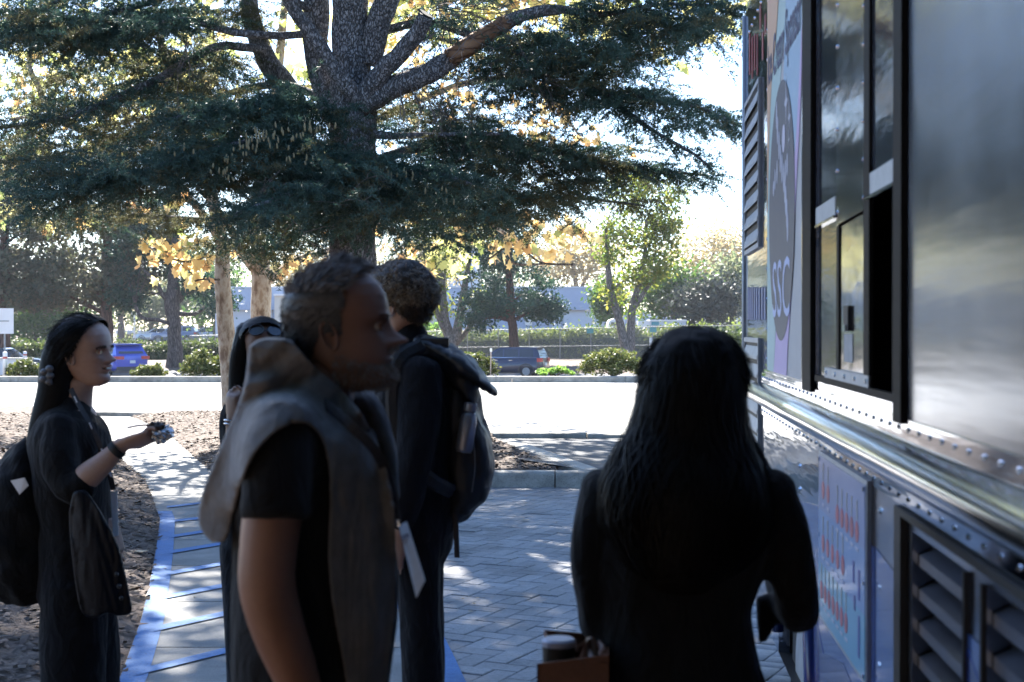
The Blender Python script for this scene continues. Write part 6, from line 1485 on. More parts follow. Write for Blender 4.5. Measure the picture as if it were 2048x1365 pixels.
from mathutils.bvhtree import BVHTree
def pip(x, y, poly):
    c = False; n = len(poly); j = n - 1
    for i in range(n):
        xi, yi = poly[i]; xj, yj = poly[j]
        if (yi > y) != (yj > y) and x < (xj - xi) * (y - yi) / (yj - yi) + xi: c = not c
        j = i
    return c
def drape(name, outline, Yn, Yf, foldf, m_, parent, step=6.0, under=None, gap=.012, back=None, smooth=20, thick=.006):
    """cloth hung over a body: near and far layers cut to one outline, laid over 'under', joined round the back"""
    O = spline(np.array(outline + [outline[0]], float), 6)[:-1]; poly = [tuple(p) for p in O]
    x0, y0 = O.min(0) - step; x1, y1 = O.max(0) + step; nx, ny = int((x1 - x0) / step) + 1, int((y1 - y0) / step) + 1
    cells = [(i, j) for j in range(ny) for i in range(nx) if pip(x0 + (i + .5) * step, y0 + (j + .5) * step, poly)]
    vid = {}; P2 = []
    def vx(i, j):
        if (i, j) not in vid: vid[(i, j)] = len(P2); P2.append([x0 + i * step, y0 + j * step])
        return vid[(i, j)]
    Fc = [(vx(i, j), vx(i, j + 1), vx(i + 1, j + 1), vx(i + 1, j)) for i, j in cells]
    P2 = np.array(P2); ec = {}
    for f in Fc:
        for a, b in zip(f, f[1:] + f[:1]): k = (min(a, b), max(a, b)); ec[k] = ec.get(k, 0) + 1
    be = [k for k, c in ec.items() if c == 1]; bset = sorted({i for k in be for i in k})
    dense = spline(np.vstack([O, O[:1]]), 3)
    for i in bset: P2[i] = dense[np.argmin(((dense - P2[i]) ** 2).sum(1))]
    nb = [[] for _ in P2]
    for a, b in ec: nb[a].append(b); nb[b].append(a)
    inn = [i for i in range(len(P2)) if i not in set(bset)]
    for _ in range(4):
        Q = P2.copy()
        for i in inn: Q[i] = P2[nb[i]].mean(0)
        P2 = Q
    def layer(Yfun, sgn):
        Y = np.array([Yfun(x, y) for x, y in P2]); lim = np.full(len(P2), 1e9)
        if under is not None and sgn < 0:
            bv = BVHTree.FromPolygons([v.co[:] for v in under.data.vertices], [tuple(p.vertices) for p in under.data.polygons]); org = Vector((0, 0, EYE))
            for i, (x, y) in enumerate(P2):
                d = at(x, y, 1.0) - org; h = bv.ray_cast(org, d.normalized())
                if h[0] is not None: lim[i] = h[0].y - gap; Y[i] = min(Y[i], lim[i]) if Y[i] > lim[i] - .08 else Y[i]; Y[i] = lim[i]
        for _ in range(smooth):
            Q = Y.copy()
            for i in range(len(Y)): Q[i] = min(lim[i], .5 * Y[i] + .5 * Y[nb[i]].mean())
            Y = Q
        return Y
    Ya = layer(Yn, -1); Yb = layer(Yf, 1) if under is None else np.array([Yf(x, y) for x, y in P2])
    fo = np.array([foldf(x, y) for x, y in P2])
    A = [tuple(at(x, y, Ya[i] - fo[i])) for i, (x, y) in enumerate(P2)]; B = [tuple(at(x, y, max(Yb[i] + fo[i], Ya[i] + .01))) for i, (x, y) in enumerate(P2)]
    n = len(P2); faces = list(Fc) + [tuple(i + n for i in f[::-1]) for f in Fc]; V = A + B
    for a, b in be:                       # join the layers where they turn over
        if back is None or (back(*P2[a]) and back(*P2[b])):
            k = len(V); m2 = 3; rows = []
            for e in (a, b):
                r = [e]
                for q in range(1, m2):
                    t = q / m2; pa, pb = np.array(A[e]), np.array(B[e]); V.append(tuple(pa + (pb - pa) * t)); r.append(len(V) - 1)
                r.append(e + n); rows.append(r)
            for q in range(m2): faces.append((rows[0][q], rows[1][q], rows[1][q+1], rows[0][q+1]))
    o = mesh_np(name, V, faces, m_, None, True)
    bm = bmesh.new(); bm.from_mesh(o.data); bmesh.ops.remove_doubles(bm, verts=bm.verts, dist=.0004); bmesh.ops.recalc_face_normals(bm, faces=bm.faces); bm.to_mesh(o.data); bm.free()
    md = o.modifiers.new('t', 'SOLIDIFY'); md.thickness = thick; md.offset = 0
    sb_ = o.modifiers.new('s', 'SUBSURF'); sb_.levels = 1; sb_.render_levels = 1
    o.data.polygons.foreach_set('use_smooth', np.ones(len(o.data.polygons), bool))
    if parent is not None: setpar(o, parent)
    return o
def ridge(x, y, k=0): return 1 - 2 * abs(mnoise.noise(Vector((x, y, k))))
# ------------------------------------------------------------------ 1. grey-haired man with the sweatshirt round his shoulders
MY = 2.57
man = empty('person', (at(620, 0, MY).x, MY, 0), 'grey-haired man in profile, grey sweatshirt draped over a black shirt', 'person')
H = Head(at(681, 658, MY), .230, R(-90), R(4), 0, nose=1.25, jaw=1.06, lips=.8, brow=1.2, chin=1.6, low=.03); H.skin = m_skinA
neck = ptube([(655, 735, MY, 62, .058), (645, 790, MY, 64, .062), (622, 850, MY, 74, .08)])
core = [neck, ptube([(618, 830, MY, 70, .14), (615, 900, MY, 115, .18), (622, 1050, MY, 135, .155), (628, 1200, MY, 140, .15), (620, 1380, MY, 135, .16)]),
        ptube([(560, 880, MY - .19, 52, .05), (548, 1000, MY - .22, 60, .056), (536, 1100, MY - .23, 58, .052), (534, 1175, MY - .23, 57, .05), (556, 1260, MY - .22, 54, .046), (590, 1350, MY - .20, 46, .040), (622, 1440, MY - .17, 33, .030), (636, 1480, MY - .16, 27, .024)]),
        ptube([(600, 880, MY + .19, 50, .05), (585, 1050, MY + .23, 52, .05), (575, 1160, MY + .24, 48, .045), (600, 1270, MY + .22, 42, .04), (625, 1380, MY + .2, 30, .028)])]
core += hand_parts(at(632, 1468, MY - .163), (.45, .1, -.9), (-.8, -.5, -.4), curl=(.3, .35, .4, .45), side=1)
core += hand_parts(at(624, 1376, MY + .2), (.25, -.1, -.95), (-.8, .5, -.4), curl=(.3, .35, .4, .45), side=-1)
for sg in (-1, 1): core.append(ptube([(615, 1400, MY + sg * .09, 84, .075), (622, 1900, MY + sg * .09, 52, .05), (600, 2390, MY + sg * .1, 36, .035)]))
bod = obj_from(core, 'torso', m_skinA, None, .0075, 3)
Vb = np.array([v.co[:] for v in bod.data.vertices]); Fb = [tuple(p.vertices) for p in bod.data.polygons]; bpy.data.objects.remove(bod)
obj_from([(Vb, Fb)] + H.parts(), 'body', m_skinA, man)
eyes(H, man)
# face hair and head hair
def m_top(v):
    y, z = v[1], v[2]
    if y > np.interp(z, [-.26, -.1, 0, .1, .25, .34, .40, .46, .5], [-.16, .03, .06, .075, .09, .13, .20, .26, .29]): return False
    return z > np.interp(y, [-.45, -.22, -.12, -.02, .04], [-.27, -.25, -.05, -.03, -.09])
hair_cap(H, m_top, lambda v: .003 + .007 * max(0, v[2]) / .5, 'hair', m_hairGd, man)
p, n_, l_ = scalp(H, m_top, 7000, 3); d = n_ * .35 + flow(H, n_, l_, lambda q: (q[0] * .3, -.8, -.5 if q[2] < .2 else .1))
strands('hair_strands', p + n_ * .003, d, .010, .0008, m_hairGd, man, 3, 0)
tp = l_[:, 2] > .27; strands('hair_strands', p[tp] + n_[tp] * .006, n_[tp] * .75 + flow(H, n_[tp], l_[tp], lambda q: (q[0] * .4, .35, .1)), .020, .0009, m_hairG, man, 3, .08)  # paler grey on top: the sun's rim light is put into the hair colour
def m_beard(v): return v[1] > -.05 and (v[2] < np.interp(v[1], [-.05, .1, .25, .34], [-.16, -.24, -.29, -.30]) or (abs(v[0]) < .10 and -.215 < v[2] < -.165 and v[1] > .3)) and v[2] > -.49
p, n_, l_ = scalp(H, m_beard, 3800, 4); strands('beard', p, n_ + np.array([H.dirw((0, .1, -.9))] * len(p)), .0075, .0007, mat('beard_grey', (.30, .29, .28), .6, var=.5, scale=60, island=.6), man, 2)
def m_brow(v): return v[1] > .2 and .05 < v[2] < .085 and .05 < abs(v[0]) < .20
p, n_, l_ = scalp(H, m_brow, 150, 6); strands('eyebrow', p, n_ * .2 + np.array([H.dirw((np.sign(q[0]) * .8, 0, .1)) for q in l_]), .009, .0008, m_hairGd, man, 2)
# black T-shirt, trousers
ts_ = obj_from([ptube([(628, 800, MY, 80, .10), (612, 850, MY, 125, .19), (616, 930, MY, 150, .205), (624, 1060, MY, 158, .18), (630, 1200, MY, 164, .175), (622, 1330, MY, 160, .175), (618, 1400, MY, 156, .175)]),
          ptube([(575, 850, MY - .15, 70, .075), (558, 920, MY - .20, 70, .075), (550, 1000, MY - .225, 70, .07), (548, 1040, MY - .23, 72, .068)], dome=False),
          ptube([(600, 850, MY + .15, 70, .075), (600, 920, MY + .20, 70, .075), (600, 1040, MY + .23, 66, .065)], dome=False)], 't_shirt', m_blackc, man, .010, 3, fold(10, 4, .007, 3))
obj_from([ptube([(618, 1340, MY, 152, .165), (616, 1420, MY, 150, .17)])] + [ptube([(612, 1400, MY + sg * .095, 100, .09), (622, 1640, MY + sg * .095, 84, .085), (622, 1900, MY + sg * .095, 70, .07), (605, 2200, MY + sg * .1, 62, .062), (600, 2400, MY + sg * .1, 60, .06)]) for sg in (-1, 1)], 'trousers', m_trou, man, .013, 2, fold(8, 3, .006, 8))
for sg in (-1, 1): p = at(596, 2440, MY + sg * .1); shoe((p.x, p.y, 0), 0.0, man)
# sweatshirt: hood behind the neck, body over the back and near shoulder, sleeves down the chest
OUT = [(500, 694), (520, 682), (548, 678), (582, 684), (604, 706), (632, 736), (668, 768), (706, 806), (742, 862), (770, 930), (786, 1010), (791, 1100), (787, 1230), (774, 1340), (764, 1440), (738, 1452), (700, 1440), (688, 1340), (668, 1230), (656, 1120), (660, 1010), (656, 930), (642, 876), (612, 848), (572, 852), (528, 884), (492, 940), (470, 1010), (456, 1070), (438, 1086), (414, 1072), (399, 1040), (406, 990), (428, 930), (451, 876), (477, 815), (494, 755)]
def swY(x, y):
    """how far the cloth stands towards the camera where nothing is under it"""
    t = min(1, max(0, (x - 400) / 220)); return MY - .05 - .13 * t ** .6 if y > 760 else MY - .10
def swF(x, y):
    a = math.atan2(y - 700, x - 640); r = math.hypot(x - 640, y - 700)
    if x > 630 and y > 840: return .006 * ridge(x * .030 + .004 * y, y * .0035, 1) + .004 * ridge(x * .07, y * .006, 2) - .004
    f = .009 * ridge(a * 2.6, r * .006, 3) + .004 * ridge(a * 6, r * .012, 4) - .006
    if y < 800: f += .012 * ridge((x - 500) * .012 + (y - 690) * .014, .3, 5) * min(1, (800 - y) / 60)
    return f
sweat = drape('draped_sweatshirt', OUT, swY, lambda x, y: 2 * MY - swY(x, y) + .02, swF, m_greyc, man, 6.0, ts_, .016, lambda x, y: x < 590 and (y < 850 or x < np.interp(y, [850, 940, 1010, 1070], [515, 458, 437, 434])))
sweat['label'] = 'grey sweatshirt hung over the shoulders'
obj_from([ptube([(660, 796, MY + .05, 20, .05), (716, 800, MY + .10, 26, .045), (754, 842, MY + .11, 24, .035), (776, 905, MY + .11, 18, .03), (786, 990, MY + .10, 12, .024)])], 'far_sleeve', m_greyc, man, .0065, 3, fold(16, 6, .006, 9))
# inside of the hood, bunched behind the neck
obj_from([ptube([(528, 800, MY, 30, .12), (532, 740, MY, 26, .10), (552, 712, MY, 22, .085), (590, 724, MY, 22, .085), (622, 762, MY, 26, .09), (660, 800, MY, 22, .10)])], 'hood_lining', m_greyc, man, .0075, 3, fold(14, 9, .008, 2))
ribbon([at(640, 800, MY - .10), at(700, 850, MY - .16), at(752, 905, MY - .13), at(775, 960, MY - .08), at(792, 1040, MY - .06)], .009, 'lanyard', m_lany, man)
ribbon([at(792, 1036, MY - .06), at(797, 1054, MY - .06)], .005, 'badge_clip', m_chrome, man)
mb = MB(); q = [at(797, 1052, MY - .035), at(812, 1044, MY - .025), at(849, 1163, MY - .13), at(832, 1197, MY - .15)]; mb.prism([tuple(p) for p in q], (.001, .003, 0)); mb.build('badge', m_badge, man)
mb = MB(); q = [at(803, 1072, MY - .058), at(817, 1066, MY - .050), at(819, 1074, MY - .056), at(805, 1081, MY - .066)]; mb.prism([tuple(p) for p in q], (0, -.002, 0)); mb.build('badge_print', mat('badge_ink', (.30, .28, .32), .6), man)

# ------------------------------------------------------------------ 2. dark-haired woman with her back to us
WY = 2.8
wom = empty('person', (at(1360, 0, WY).x, WY, 0), 'woman with long dark wavy hair and black blazer seen from behind', 'person')
H = Head(at(1392, 792, WY), .228, R(-38), 0, 0, nose=.85, jaw=.92); H.skin = m_skinD
core = [ptube([(1390, 860, WY, 55, .055), (1385, 940, WY, 58, .06)]), ptube([(1375, 940, WY, 110, .09), (1362, 1010, WY, 165, .11), (1350, 1120, WY, 150, .11), (1346, 1230, WY, 132, .10), (1350, 1380, WY, 150, .12)]),
        ptube([(1205, 985, WY, 42, .05), (1188, 1080, WY, 38, .045), (1188, 1180, WY + .02, 32, .04), (1196, 1250, WY + .0, 24, .028), (1188, 1290, WY - .02, 18, .02)]),
        ptube([(1540, 1000, WY, 44, .05), (1572, 1100, WY, 42, .045), (1590, 1205, WY + .04, 36, .04), (1580, 1190, WY + .16, 32, .032), (1560, 1150, WY + .26, 26, .024)])]
core += hand_parts(at(1190, 1284, WY - .018), (-.12, -.1, -1), (-1, .1, 0), curl=(1.0, 1.05, 1.1, 1.1), side=-1); core += hand_parts(at(1561, 1152, WY + .255), (-.1, .8, .4), (.8, 0, .4), curl=(.4, .4, .45, .5), side=1)
for sg in (-1, 1): core.append(ptube([(1350 + sg * 85, 1420, WY, 82, .08), (1350 + sg * 80, 1850, WY, 48, .05), (1350 + sg * 75, 2250, WY, 32, .034)]))
bod = obj_from(core, 'torso', m_skinD, None, .0085, 2); Vb = np.array([v.co[:] for v in bod.data.vertices]); Fb = [tuple(p.vertices) for p in bod.data.polygons]; bpy.data.objects.remove(bod)
obj_from([(Vb, Fb)] + H.parts(), 'body', m_skinD, wom); eyes(H, wom)
obj_from([ptube([(1382, 945, WY, 95, .085), (1372, 985, WY, 180, .12), (1362, 1050, WY, 196, .135), (1352, 1140, WY, 178, .13), (1346, 1220, WY, 160, .125), (1350, 1300, WY, 165, .14), (1352, 1390, WY, 186, .155), (1352, 1500, WY, 200, .165)]),
          ptube([(1215, 978, WY, 56, .075), (1190, 1060, WY, 48, .065), (1183, 1140, WY, 42, .058), (1188, 1210, WY, 36, .05), (1193, 1256, WY, 34, .046)]),
          ptube([(1530, 985, WY, 60, .075), (1568, 1070, WY, 54, .065), (1590, 1160, WY + .01, 50, .06), (1592, 1215, WY + .05, 44, .055), (1580, 1195, WY + .15, 40, .045), (1565, 1160, WY + .22, 34, .036)]),
          ((lambda m_: (m_.v[0], m_.f))(MB().prism([tuple(at(x_, y_, WY + .08)) for x_, y_ in ((1512, 1195), (1560, 1185), (1546, 1288), (1517, 1299))], (0, .03, 0))))], 'blazer', m_blackw, wom, .010, 3, fold(9, 4, .008, 12))
obj_from([ptube([(1352, 1470, WY, 186, .15), (1352, 1540, WY, 180, .15)])] + [ptube([(1352 + sg * 88, 1500, WY, 98, .10), (1352 + sg * 82, 1850, WY, 66, .07), (1352 + sg * 78, 2240, WY, 56, .06)]) for sg in (-1, 1)], 'trousers', m_blackw, wom, .014, 2, fold(8, 3, .006, 2))
for sg in (-1, 1): p = at(1352 + sg * 78, 2290, WY); shoe((p.x, p.y, 0), R(90), wom)
def m_all(v): return v[2] > np.interp(v[1], [-.45, -.1, .1, .22, .32, .37], [-.5, -.5, -.30, .12, .27, .36])
hair_cap(H, m_all, lambda v: .022 + .006 * v[2], 'hair', m_hairBr, wom, .25, 20)
p, n_, l_ = scalp(H, m_all, 4200, 8); strands('hair_strands', p + n_ * .021, n_ * .03 + flow(H, n_, l_, lambda q: (q[0] * 2.2, -.25, -.8)), .045, .0010, m_hairBr, wom, 4, 0, .10)
hair_fall([(1388, 740, WY - .02, 98, .095), (1382, 800, WY - .025, 108, .10), (1378, 870, WY - .03, 122, .10), (1374, 930, WY - .04, 150, .105), (1370, 1000, WY - .06, 168, .11), (1368, 1070, WY - .075, 160, .10), (1362, 1130, WY - .085, 120, .08), (1360, 1165, WY - .09, 80, .06)], 1500, 'hair_fall', m_hairBr, wom, .0016, .28, 14)
hair_fall([(1470, 860, WY + .02, 28, .05), (1500, 930, WY + .01, 34, .05), (1528, 985, WY - .02, 30, .04), (1548, 1030, WY - .03, 18, .03), (1558, 1050, WY - .03, 8, .015)], 220, 'hair_fall', m_hairBr, wom, .0014, .4, 14)
hair_fall([(1300, 850, WY, 30, .05), (1268, 910, WY - .01, 34, .05), (1238, 960, WY - .02, 36, .045), (1222, 1010, WY - .05, 30, .04), (1230, 1060, WY - .07, 20, .03)], 220, 'hair_fall', m_hairBr, wom, .0014, .4, 14)
# tote bag and its cup
tb = empty('tote_bag', tuple(at(1150, 1500, WY - .05)), 'tan leather tote bag hanging from the hand of the dark-haired woman', 'bag')
BYn, BYf = WY - .16, WY + .05
fl, fr_ = at(1074, 1330, BYn), at(1215, 1312, BYn); bl_, br_ = at(1088, 1262, BYf), at(1215, 1272, BYf); zb_ = at(1100, 1650, WY).z
def wallq(a, b, name, dep): 
    mb = MB(); mb.prism([tuple(a), tuple(b), (b[0] * .995, b[1], zb_), (a[0] * 1.0 + .008, a[1], zb_)], dep); return mb.build(name, m_tanl, tb)
wallq(fl, fr_, 'front_panel', (0, .004, 0)); wallq(bl_, br_, 'back_panel', (0, .004, 0))
mid = (np.array(fl) + np.array(bl_)) / 2 + np.array((.035, -.02, -.03)); mid2 = (np.array(fr_) + np.array(br_)) / 2
for a, b, c in ((np.array(fl), mid, np.array(bl_)), (np.array(fr_), mid2, np.array(br_))):
    mb = MB(); V = [a, b, c]; lo = [np.array((v[0] if v is not b else v[0] - .02, v[1], zb_)) for v in V]
    mb.prism([a, b, lo[1], lo[0]], (.003, 0, 0)); mb.prism([b, c, lo[2], lo[1]], (.003, 0, 0)); mb.build('side_gusset', m_tanl, tb)
mb = MB(); mb.box((fl.x + .01, BYn, zb_), (fr_.x, BYf, zb_ + .006)); mb.build('base', m_tanl, tb)
hx = at(1190, 1300, WY - .02); 
for (Yy, a_, b_2) in ((BYn - .003, 1165, 1208), (BYf + .006, 1150, 1205)):
    ribbon([at(a_, 1330 if Yy < WY - .1 else 1285, Yy), at(a_ + 8, 1300, (Yy + WY) / 2), at(1186, 1284, WY - .02), at(b_2 - 4, 1300, (Yy + WY) / 2), at(b_2, 1330 if Yy < WY - .1 else 1285, Yy)], .009, 'handle', m_tanl, tb, th=.0025)
cp = empty('lidded_cup', tuple(at(1114, 1420, WY - .05)), 'dark cup with a pale round lid standing in the tan tote bag', 'cup')
c = at(1118, 1280, WY - .045); zc_ = c.z
mesh_np('cup', *tube_np([(c.x, c.y, zb_ + .01), (c.x, c.y, zc_ - .012)], [.028, .032], 24), m_black, cp); mesh_np('lid', *tube_np([(c.x, c.y, zc_ - .012), (c.x, c.y, zc_ - .002), (c.x, c.y, zc_ + .002)], [.0335, .033, .029], 24), mat('pale_lid', (.42, .46, .60), .35, var=.05, scale=20), cp)

# ------------------------------------------------------------------ 3. smiling woman on the left
LY = 4.63
lw_ = empty('person', (at(150, 0, LY).x, LY, 0), 'smiling dark-haired woman in black holding out a foil-wrapped snack', 'person')
H = Head(at(170, 705, LY), .224, R(-90 - 14), R(2), R(3), nose=1.0, jaw=.90, lips=1.5, brow=.4, smile=.8, chin=.9); H.skin = m_skinB
core = [ptube([(160, 765, LY, 27, .043), (156, 800, LY, 28, .046), (148, 840, LY, 36, .06)]), ptube([(146, 840, LY, 52, .11), (142, 900, LY, 66, .14), (146, 1000, LY, 60, .12), (156, 1120, LY, 68, .13)]),
        ptube([(118, 880, LY - .14, 28, .045), (128, 940, LY - .17, 28, .042), (146, 975, LY - .19, 28, .040), (178, 950, LY - .20, 27, .038), (208, 925, LY - .20, 22, .031), (234, 899, LY - .20, 17, .024), (246, 888, LY - .20, 16, .021)]),
        ptube([(160, 880, LY + .14, 28, .045), (175, 960, LY + .17, 26, .04), (195, 1010, LY + .14, 22, .034), (215, 1045, LY + .05, 17, .026), (222, 1052, LY + .0, 14, .02)])]
core += hand_parts(at(243, 890, LY - .20), (.93, 0, .26), (.25, -.45, -.85), L=.165, curl=(.35, .40, .5, .6), thumb=.9, side=1, spread=.04)
core += hand_parts(at(222, 1050, LY + .0), (.2, -.2, -.95), (.8, -.4, .4), L=.16, curl=(.4, .45, .5, .5), side=1)
for sg in (-1, 1): core.append(ptube([(160, 1150, LY + sg * .085, 42, .055), (155, 1420, LY + sg * .085, 34, .05), (150, 1610, LY + sg * .085, 22, .035)]))
bod = obj_from(core, 'torso', m_skinB, None, .0055, 2); Vb = np.array([v.co[:] for v in bod.data.vertices]); Fb = [tuple(p.vertices) for p in bod.data.polygons]; bpy.data.objects.remove(bod)
obj_from([(Vb, Fb)] + H.parts(), 'body', m_skinB, lw_); eyes(H, lw_, .75)
P = [H.to((x, .372 - .9 * x * x, -.246 + .02 * (x / .1) ** 2)) for x in np.linspace(-.075, .075, 9)]; mesh_np('teeth', *tube_np(P, [(.010 * H.h, .016 * H.h)] * 9, 8, True, up=(0, 0, 1)), m_teeth, lw_)
for zc, rr_ in ((-.218, .012), (-.276, .015)):
    P = [H.to((x, np.interp(zc, ZT_, YF_) + .030 - 1.0 * x * x, zc + .02 * (x / .1) ** 2 + (.008 if zc > -.25 else -.008) * (1 - (x / .09) ** 2) * (-1 if zc > -.25 else 1) * -1)) for x in np.linspace(-.088, .088, 11)]
    mesh_np('lip', *tube_np(P, [rr_ * H.h * max(.25, 1 - (abs(i - 5) / 5) ** 2) for i in range(11)], 8), m_lip, lw_, True)
p, n_, l_ = scalp(H, m_brow, 260, 6); strands('eyebrow', p, n_ * .3 + np.array([H.dirw((np.sign(q[0]) * .9, 0, .05)) for q in l_]), .009, .0009, m_hairB, lw_, 2)
def m_wom(v): return v[1] < np.interp(v[2], [-.5, -.2, -.1, 0, .1, .2, .3, .4, .5], [-.25, -.22, -.14, .02, .09, .14, .20, .27, .3])
hair_cap(H, m_wom, lambda v: .009 + .012 * max(0, v[2]), 'hair', m_hairB, lw_, .10, 20)
p, n_, l_ = scalp(H, m_wom, 2600, 8); strands('hair_strands', p + n_ * .012, n_ * .03 + flow(H, n_, l_, lambda q: (q[0] * 1.2, -.6 - max(0, q[2]), -.7)), .06, .0009, m_hairB, lw_, 4, 0, .06)
hair_fall([(136, 684, LY + .01, 40, .072), (122, 730, LY + .01, 38, .075), (114, 785, LY + .0, 36, .072), (98, 840, LY - .01, 34, .065), (80, 885, LY - .02, 26, .05), (68, 915, LY - .02, 14, .03)], 700, 'hair_fall', m_hairB, lw_, .0022, .15, 8)
hc = empty('hair_clip', tuple(at(96, 752, LY - .06)), 'grey claw hair clip at the back of the smiling woman\'s hair', 'hair clip')
m_clip = mat('clip_grey', (.14, .15, .17), .4, var=.1, scale=20)
for k, (x, y, r) in enumerate([(99, 738, .014), (88, 744, .013), (100, 752, .014), (86, 759, .013), (97, 764, .012)]): V, Fc = ball(at(x, y, LY - .085), (r, r * .7, r * .8), 7); mesh_np('clip_lobe', V, Fc, m_clip, hc, True)
mesh_np('clip_spine', *tube_np([at(101, 732, LY - .08), at(97, 752, LY - .084), at(101, 770, LY - .08)], .009, 8), m_clip, hc, True)
obj_from([ptube([(150, 812, LY, 34, .075), (144, 842, LY, 62, .165), (140, 890, LY, 78, .175), (142, 960, LY, 74, .155), (150, 1040, LY, 72, .145), (156, 1130, LY, 80, .165)]),
          ptube([(122, 850, LY - .12, 36, .06), (118, 900, LY - .155, 38, .058), (126, 950, LY - .175, 37, .054), (150, 976, LY - .19, 36, .052), (170, 962, LY - .195, 33, .047)]),
          ptube([(160, 850, LY + .12, 36, .06), (165, 910, LY + .155, 36, .056), (178, 970, LY + .17, 33, .05), (196, 1005, LY + .14, 28, .042)])], 'top', m_blackc, lw_, .009, 2, fold(11, 8, .006, 5))
obj_from([ptube([(158, 1110, LY, 80, .16), (160, 1190, LY, 84, .17)])] + [ptube([(156 + 8 * sg, 1170, LY + sg * .085, 66, .095), (158 + 14 * sg, 1300, LY + sg * .09, 66, .095), (156 + 14 * sg, 1480, LY + sg * .09, 62, .09), (152 + 12 * sg, 1625, LY + sg * .09, 60, .09)]) for sg in (-1, 1)], 'trousers', m_trou, lw_, .012, 2, fold(9, 3, .007, 6))
for sg in (-1, 1): p = at(150, 1640, LY + sg * .09); shoe((p.x, p.y, 0), 0.1, lw_, L=.24)
P, rr = [at(229, 889, LY - .225), at(240, 902, LY - .225)], 0
c = np.array(at(233, 900, LY - .20)); ax_ = unit(np.array(at(246, 888, LY - .2)) - np.array(at(208, 925, LY - .2))); mesh_np('wristband', *tube_np([c - ax_ * .011, c - ax_ * .009, c + ax_ * .009, c + ax_ * .011], [.029, .0305, .0305, .029], 20, False), m_black, lw_, True)
ribbon([at(141, 778, LY - .06), at(152, 800, LY - .075), at(168, 828, LY - .10), at(190, 868, LY - .13), at(208, 915, LY - .13), at(220, 955, LY - .12), at(226, 980, LY - .11)], .0085, 'lanyard', m_lany, lw_)
for (x, y, Y) in [(148, 793, LY - .082), (178, 846, LY - .122), (202, 898, LY - .139), (216, 942, LY - .13)]: 
    mb = MB(); p = at(x, y, Y); mb.tube([tuple(p), tuple(np.array(p) + np.array((.010, -.003, -.020)))], .0022, 6); mb.build('lanyard_print', m_badge, lw_)
mb = MB(); q = [at(220, 984, LY - .115), at(233, 982, LY - .105), at(236, 1072, LY - .10), at(225, 1074, LY - .112)]; mb.prism([tuple(p) for p in q], (0, .003, 0)); mb.build('badge', m_badge, lw_)
# snack: crumpled foil with chocolate top, plastic fork
sn = empty('foil_snack', tuple(at(316, 880, LY - .2)), 'crumpled foil-wrapped snack in the outstretched hand of the smiling woman', 'snack')
m_foil = mat('foil', (.55, .56, .58), .22, metal=1.0, var=.1, scale=30, bump=.8, bscale=60); m_choc = mat('chocolate', (.04, .022, .014), .5, var=.4, scale=60, bump=.6, bscale=80)
def lump(c, r, amp, fr, n=14):
    V, Fc = ball((0, 0, 0), 1.0, n); V = np.array([v * (1 + amp * fbm(v, fr)) for v in V]) * np.array(r) + np.array(c); return V, Fc
mesh_np('foil', *lump(at(322, 868, LY - .195), (.034, .032, .030), .45, 2.5), m_foil, sn); mesh_np('filling', *lump(at(314, 856, LY - .20), (.028, .026, .017), .5, 3.0), m_choc, sn, True)
ribbon([at(254, 856, LY - .215), at(275, 852, LY - .215), at(300, 850, LY - .21)], .0032, 'fork', mat('fork_plastic', (.5, .48, .6), .3), sn)
# jacket over her forearm
JO = [(146, 985), (168, 982), (188, 1006), (212, 1046), (234, 1092), (246, 1136), (256, 1186), (261, 1224), (238, 1232), (214, 1226), (190, 1236), (164, 1226), (152, 1180), (142, 1100), (138, 1030)]
jk = drape('jacket', JO, lambda x, y: LY - .26 + .03 * ((x - 195) / 60) ** 2, lambda x, y: LY - .17, lambda x, y: .012 * ridge(x * .055 + (y - 1000) * -.012, y * .0035, 7) + .006 * ridge(x * .12, y * .01, 8), m_leath, None, 4.5, thick=.004)
tag(jk, 'dark navy leather jacket hung over the forearm of the smiling woman', 'jacket')
for (x, y) in [(232, 1150), (237, 1174), (241, 1198)]: V, Fc = ball(at(x, y, LY - .285), .007, 6); mesh_np('button', V, Fc, m_shoe, jk, True)
# shoulder bag behind her
bgp = obj_from([ptube([(70, 905, LY + .06, 34, .09), (52, 960, LY + .04, 62, .13), (46, 1040, LY + .03, 80, .15), (52, 1110, LY + .03, 82, .15), (62, 1160, LY + .04, 66, .13)])], 'shoulder_bag', m_blackc, None, .010, 2, lambda v, n: .016 * (1 - 2 * abs(mnoise.noise(Vector((v[0] * 9 + v[2] * 4, v[1] * 8, v[2] * 7))))) + .008 * mnoise.noise(Vector((v[0] * 24, v[1] * 20, v[2] * 20)))); tag(bgp, 'soft black bag on the shoulder of the smiling woman', 'bag')
ribbon([at(80, 930, LY - .07), at(92, 890, LY - .12), at(112, 852, LY - .13), at(128, 832, LY - .06)], .018, 'strap', m_nylon, bgp, th=.003)
mb = MB(); q = [at(20, 962, LY - .12), at(48, 956, LY - .13), at(56, 972, LY - .13), at(38, 990, LY - .13)]; mb.prism([tuple(p) for p in q], (0, .003, 0)); mb.build('white_tag', m_badge, bgp)

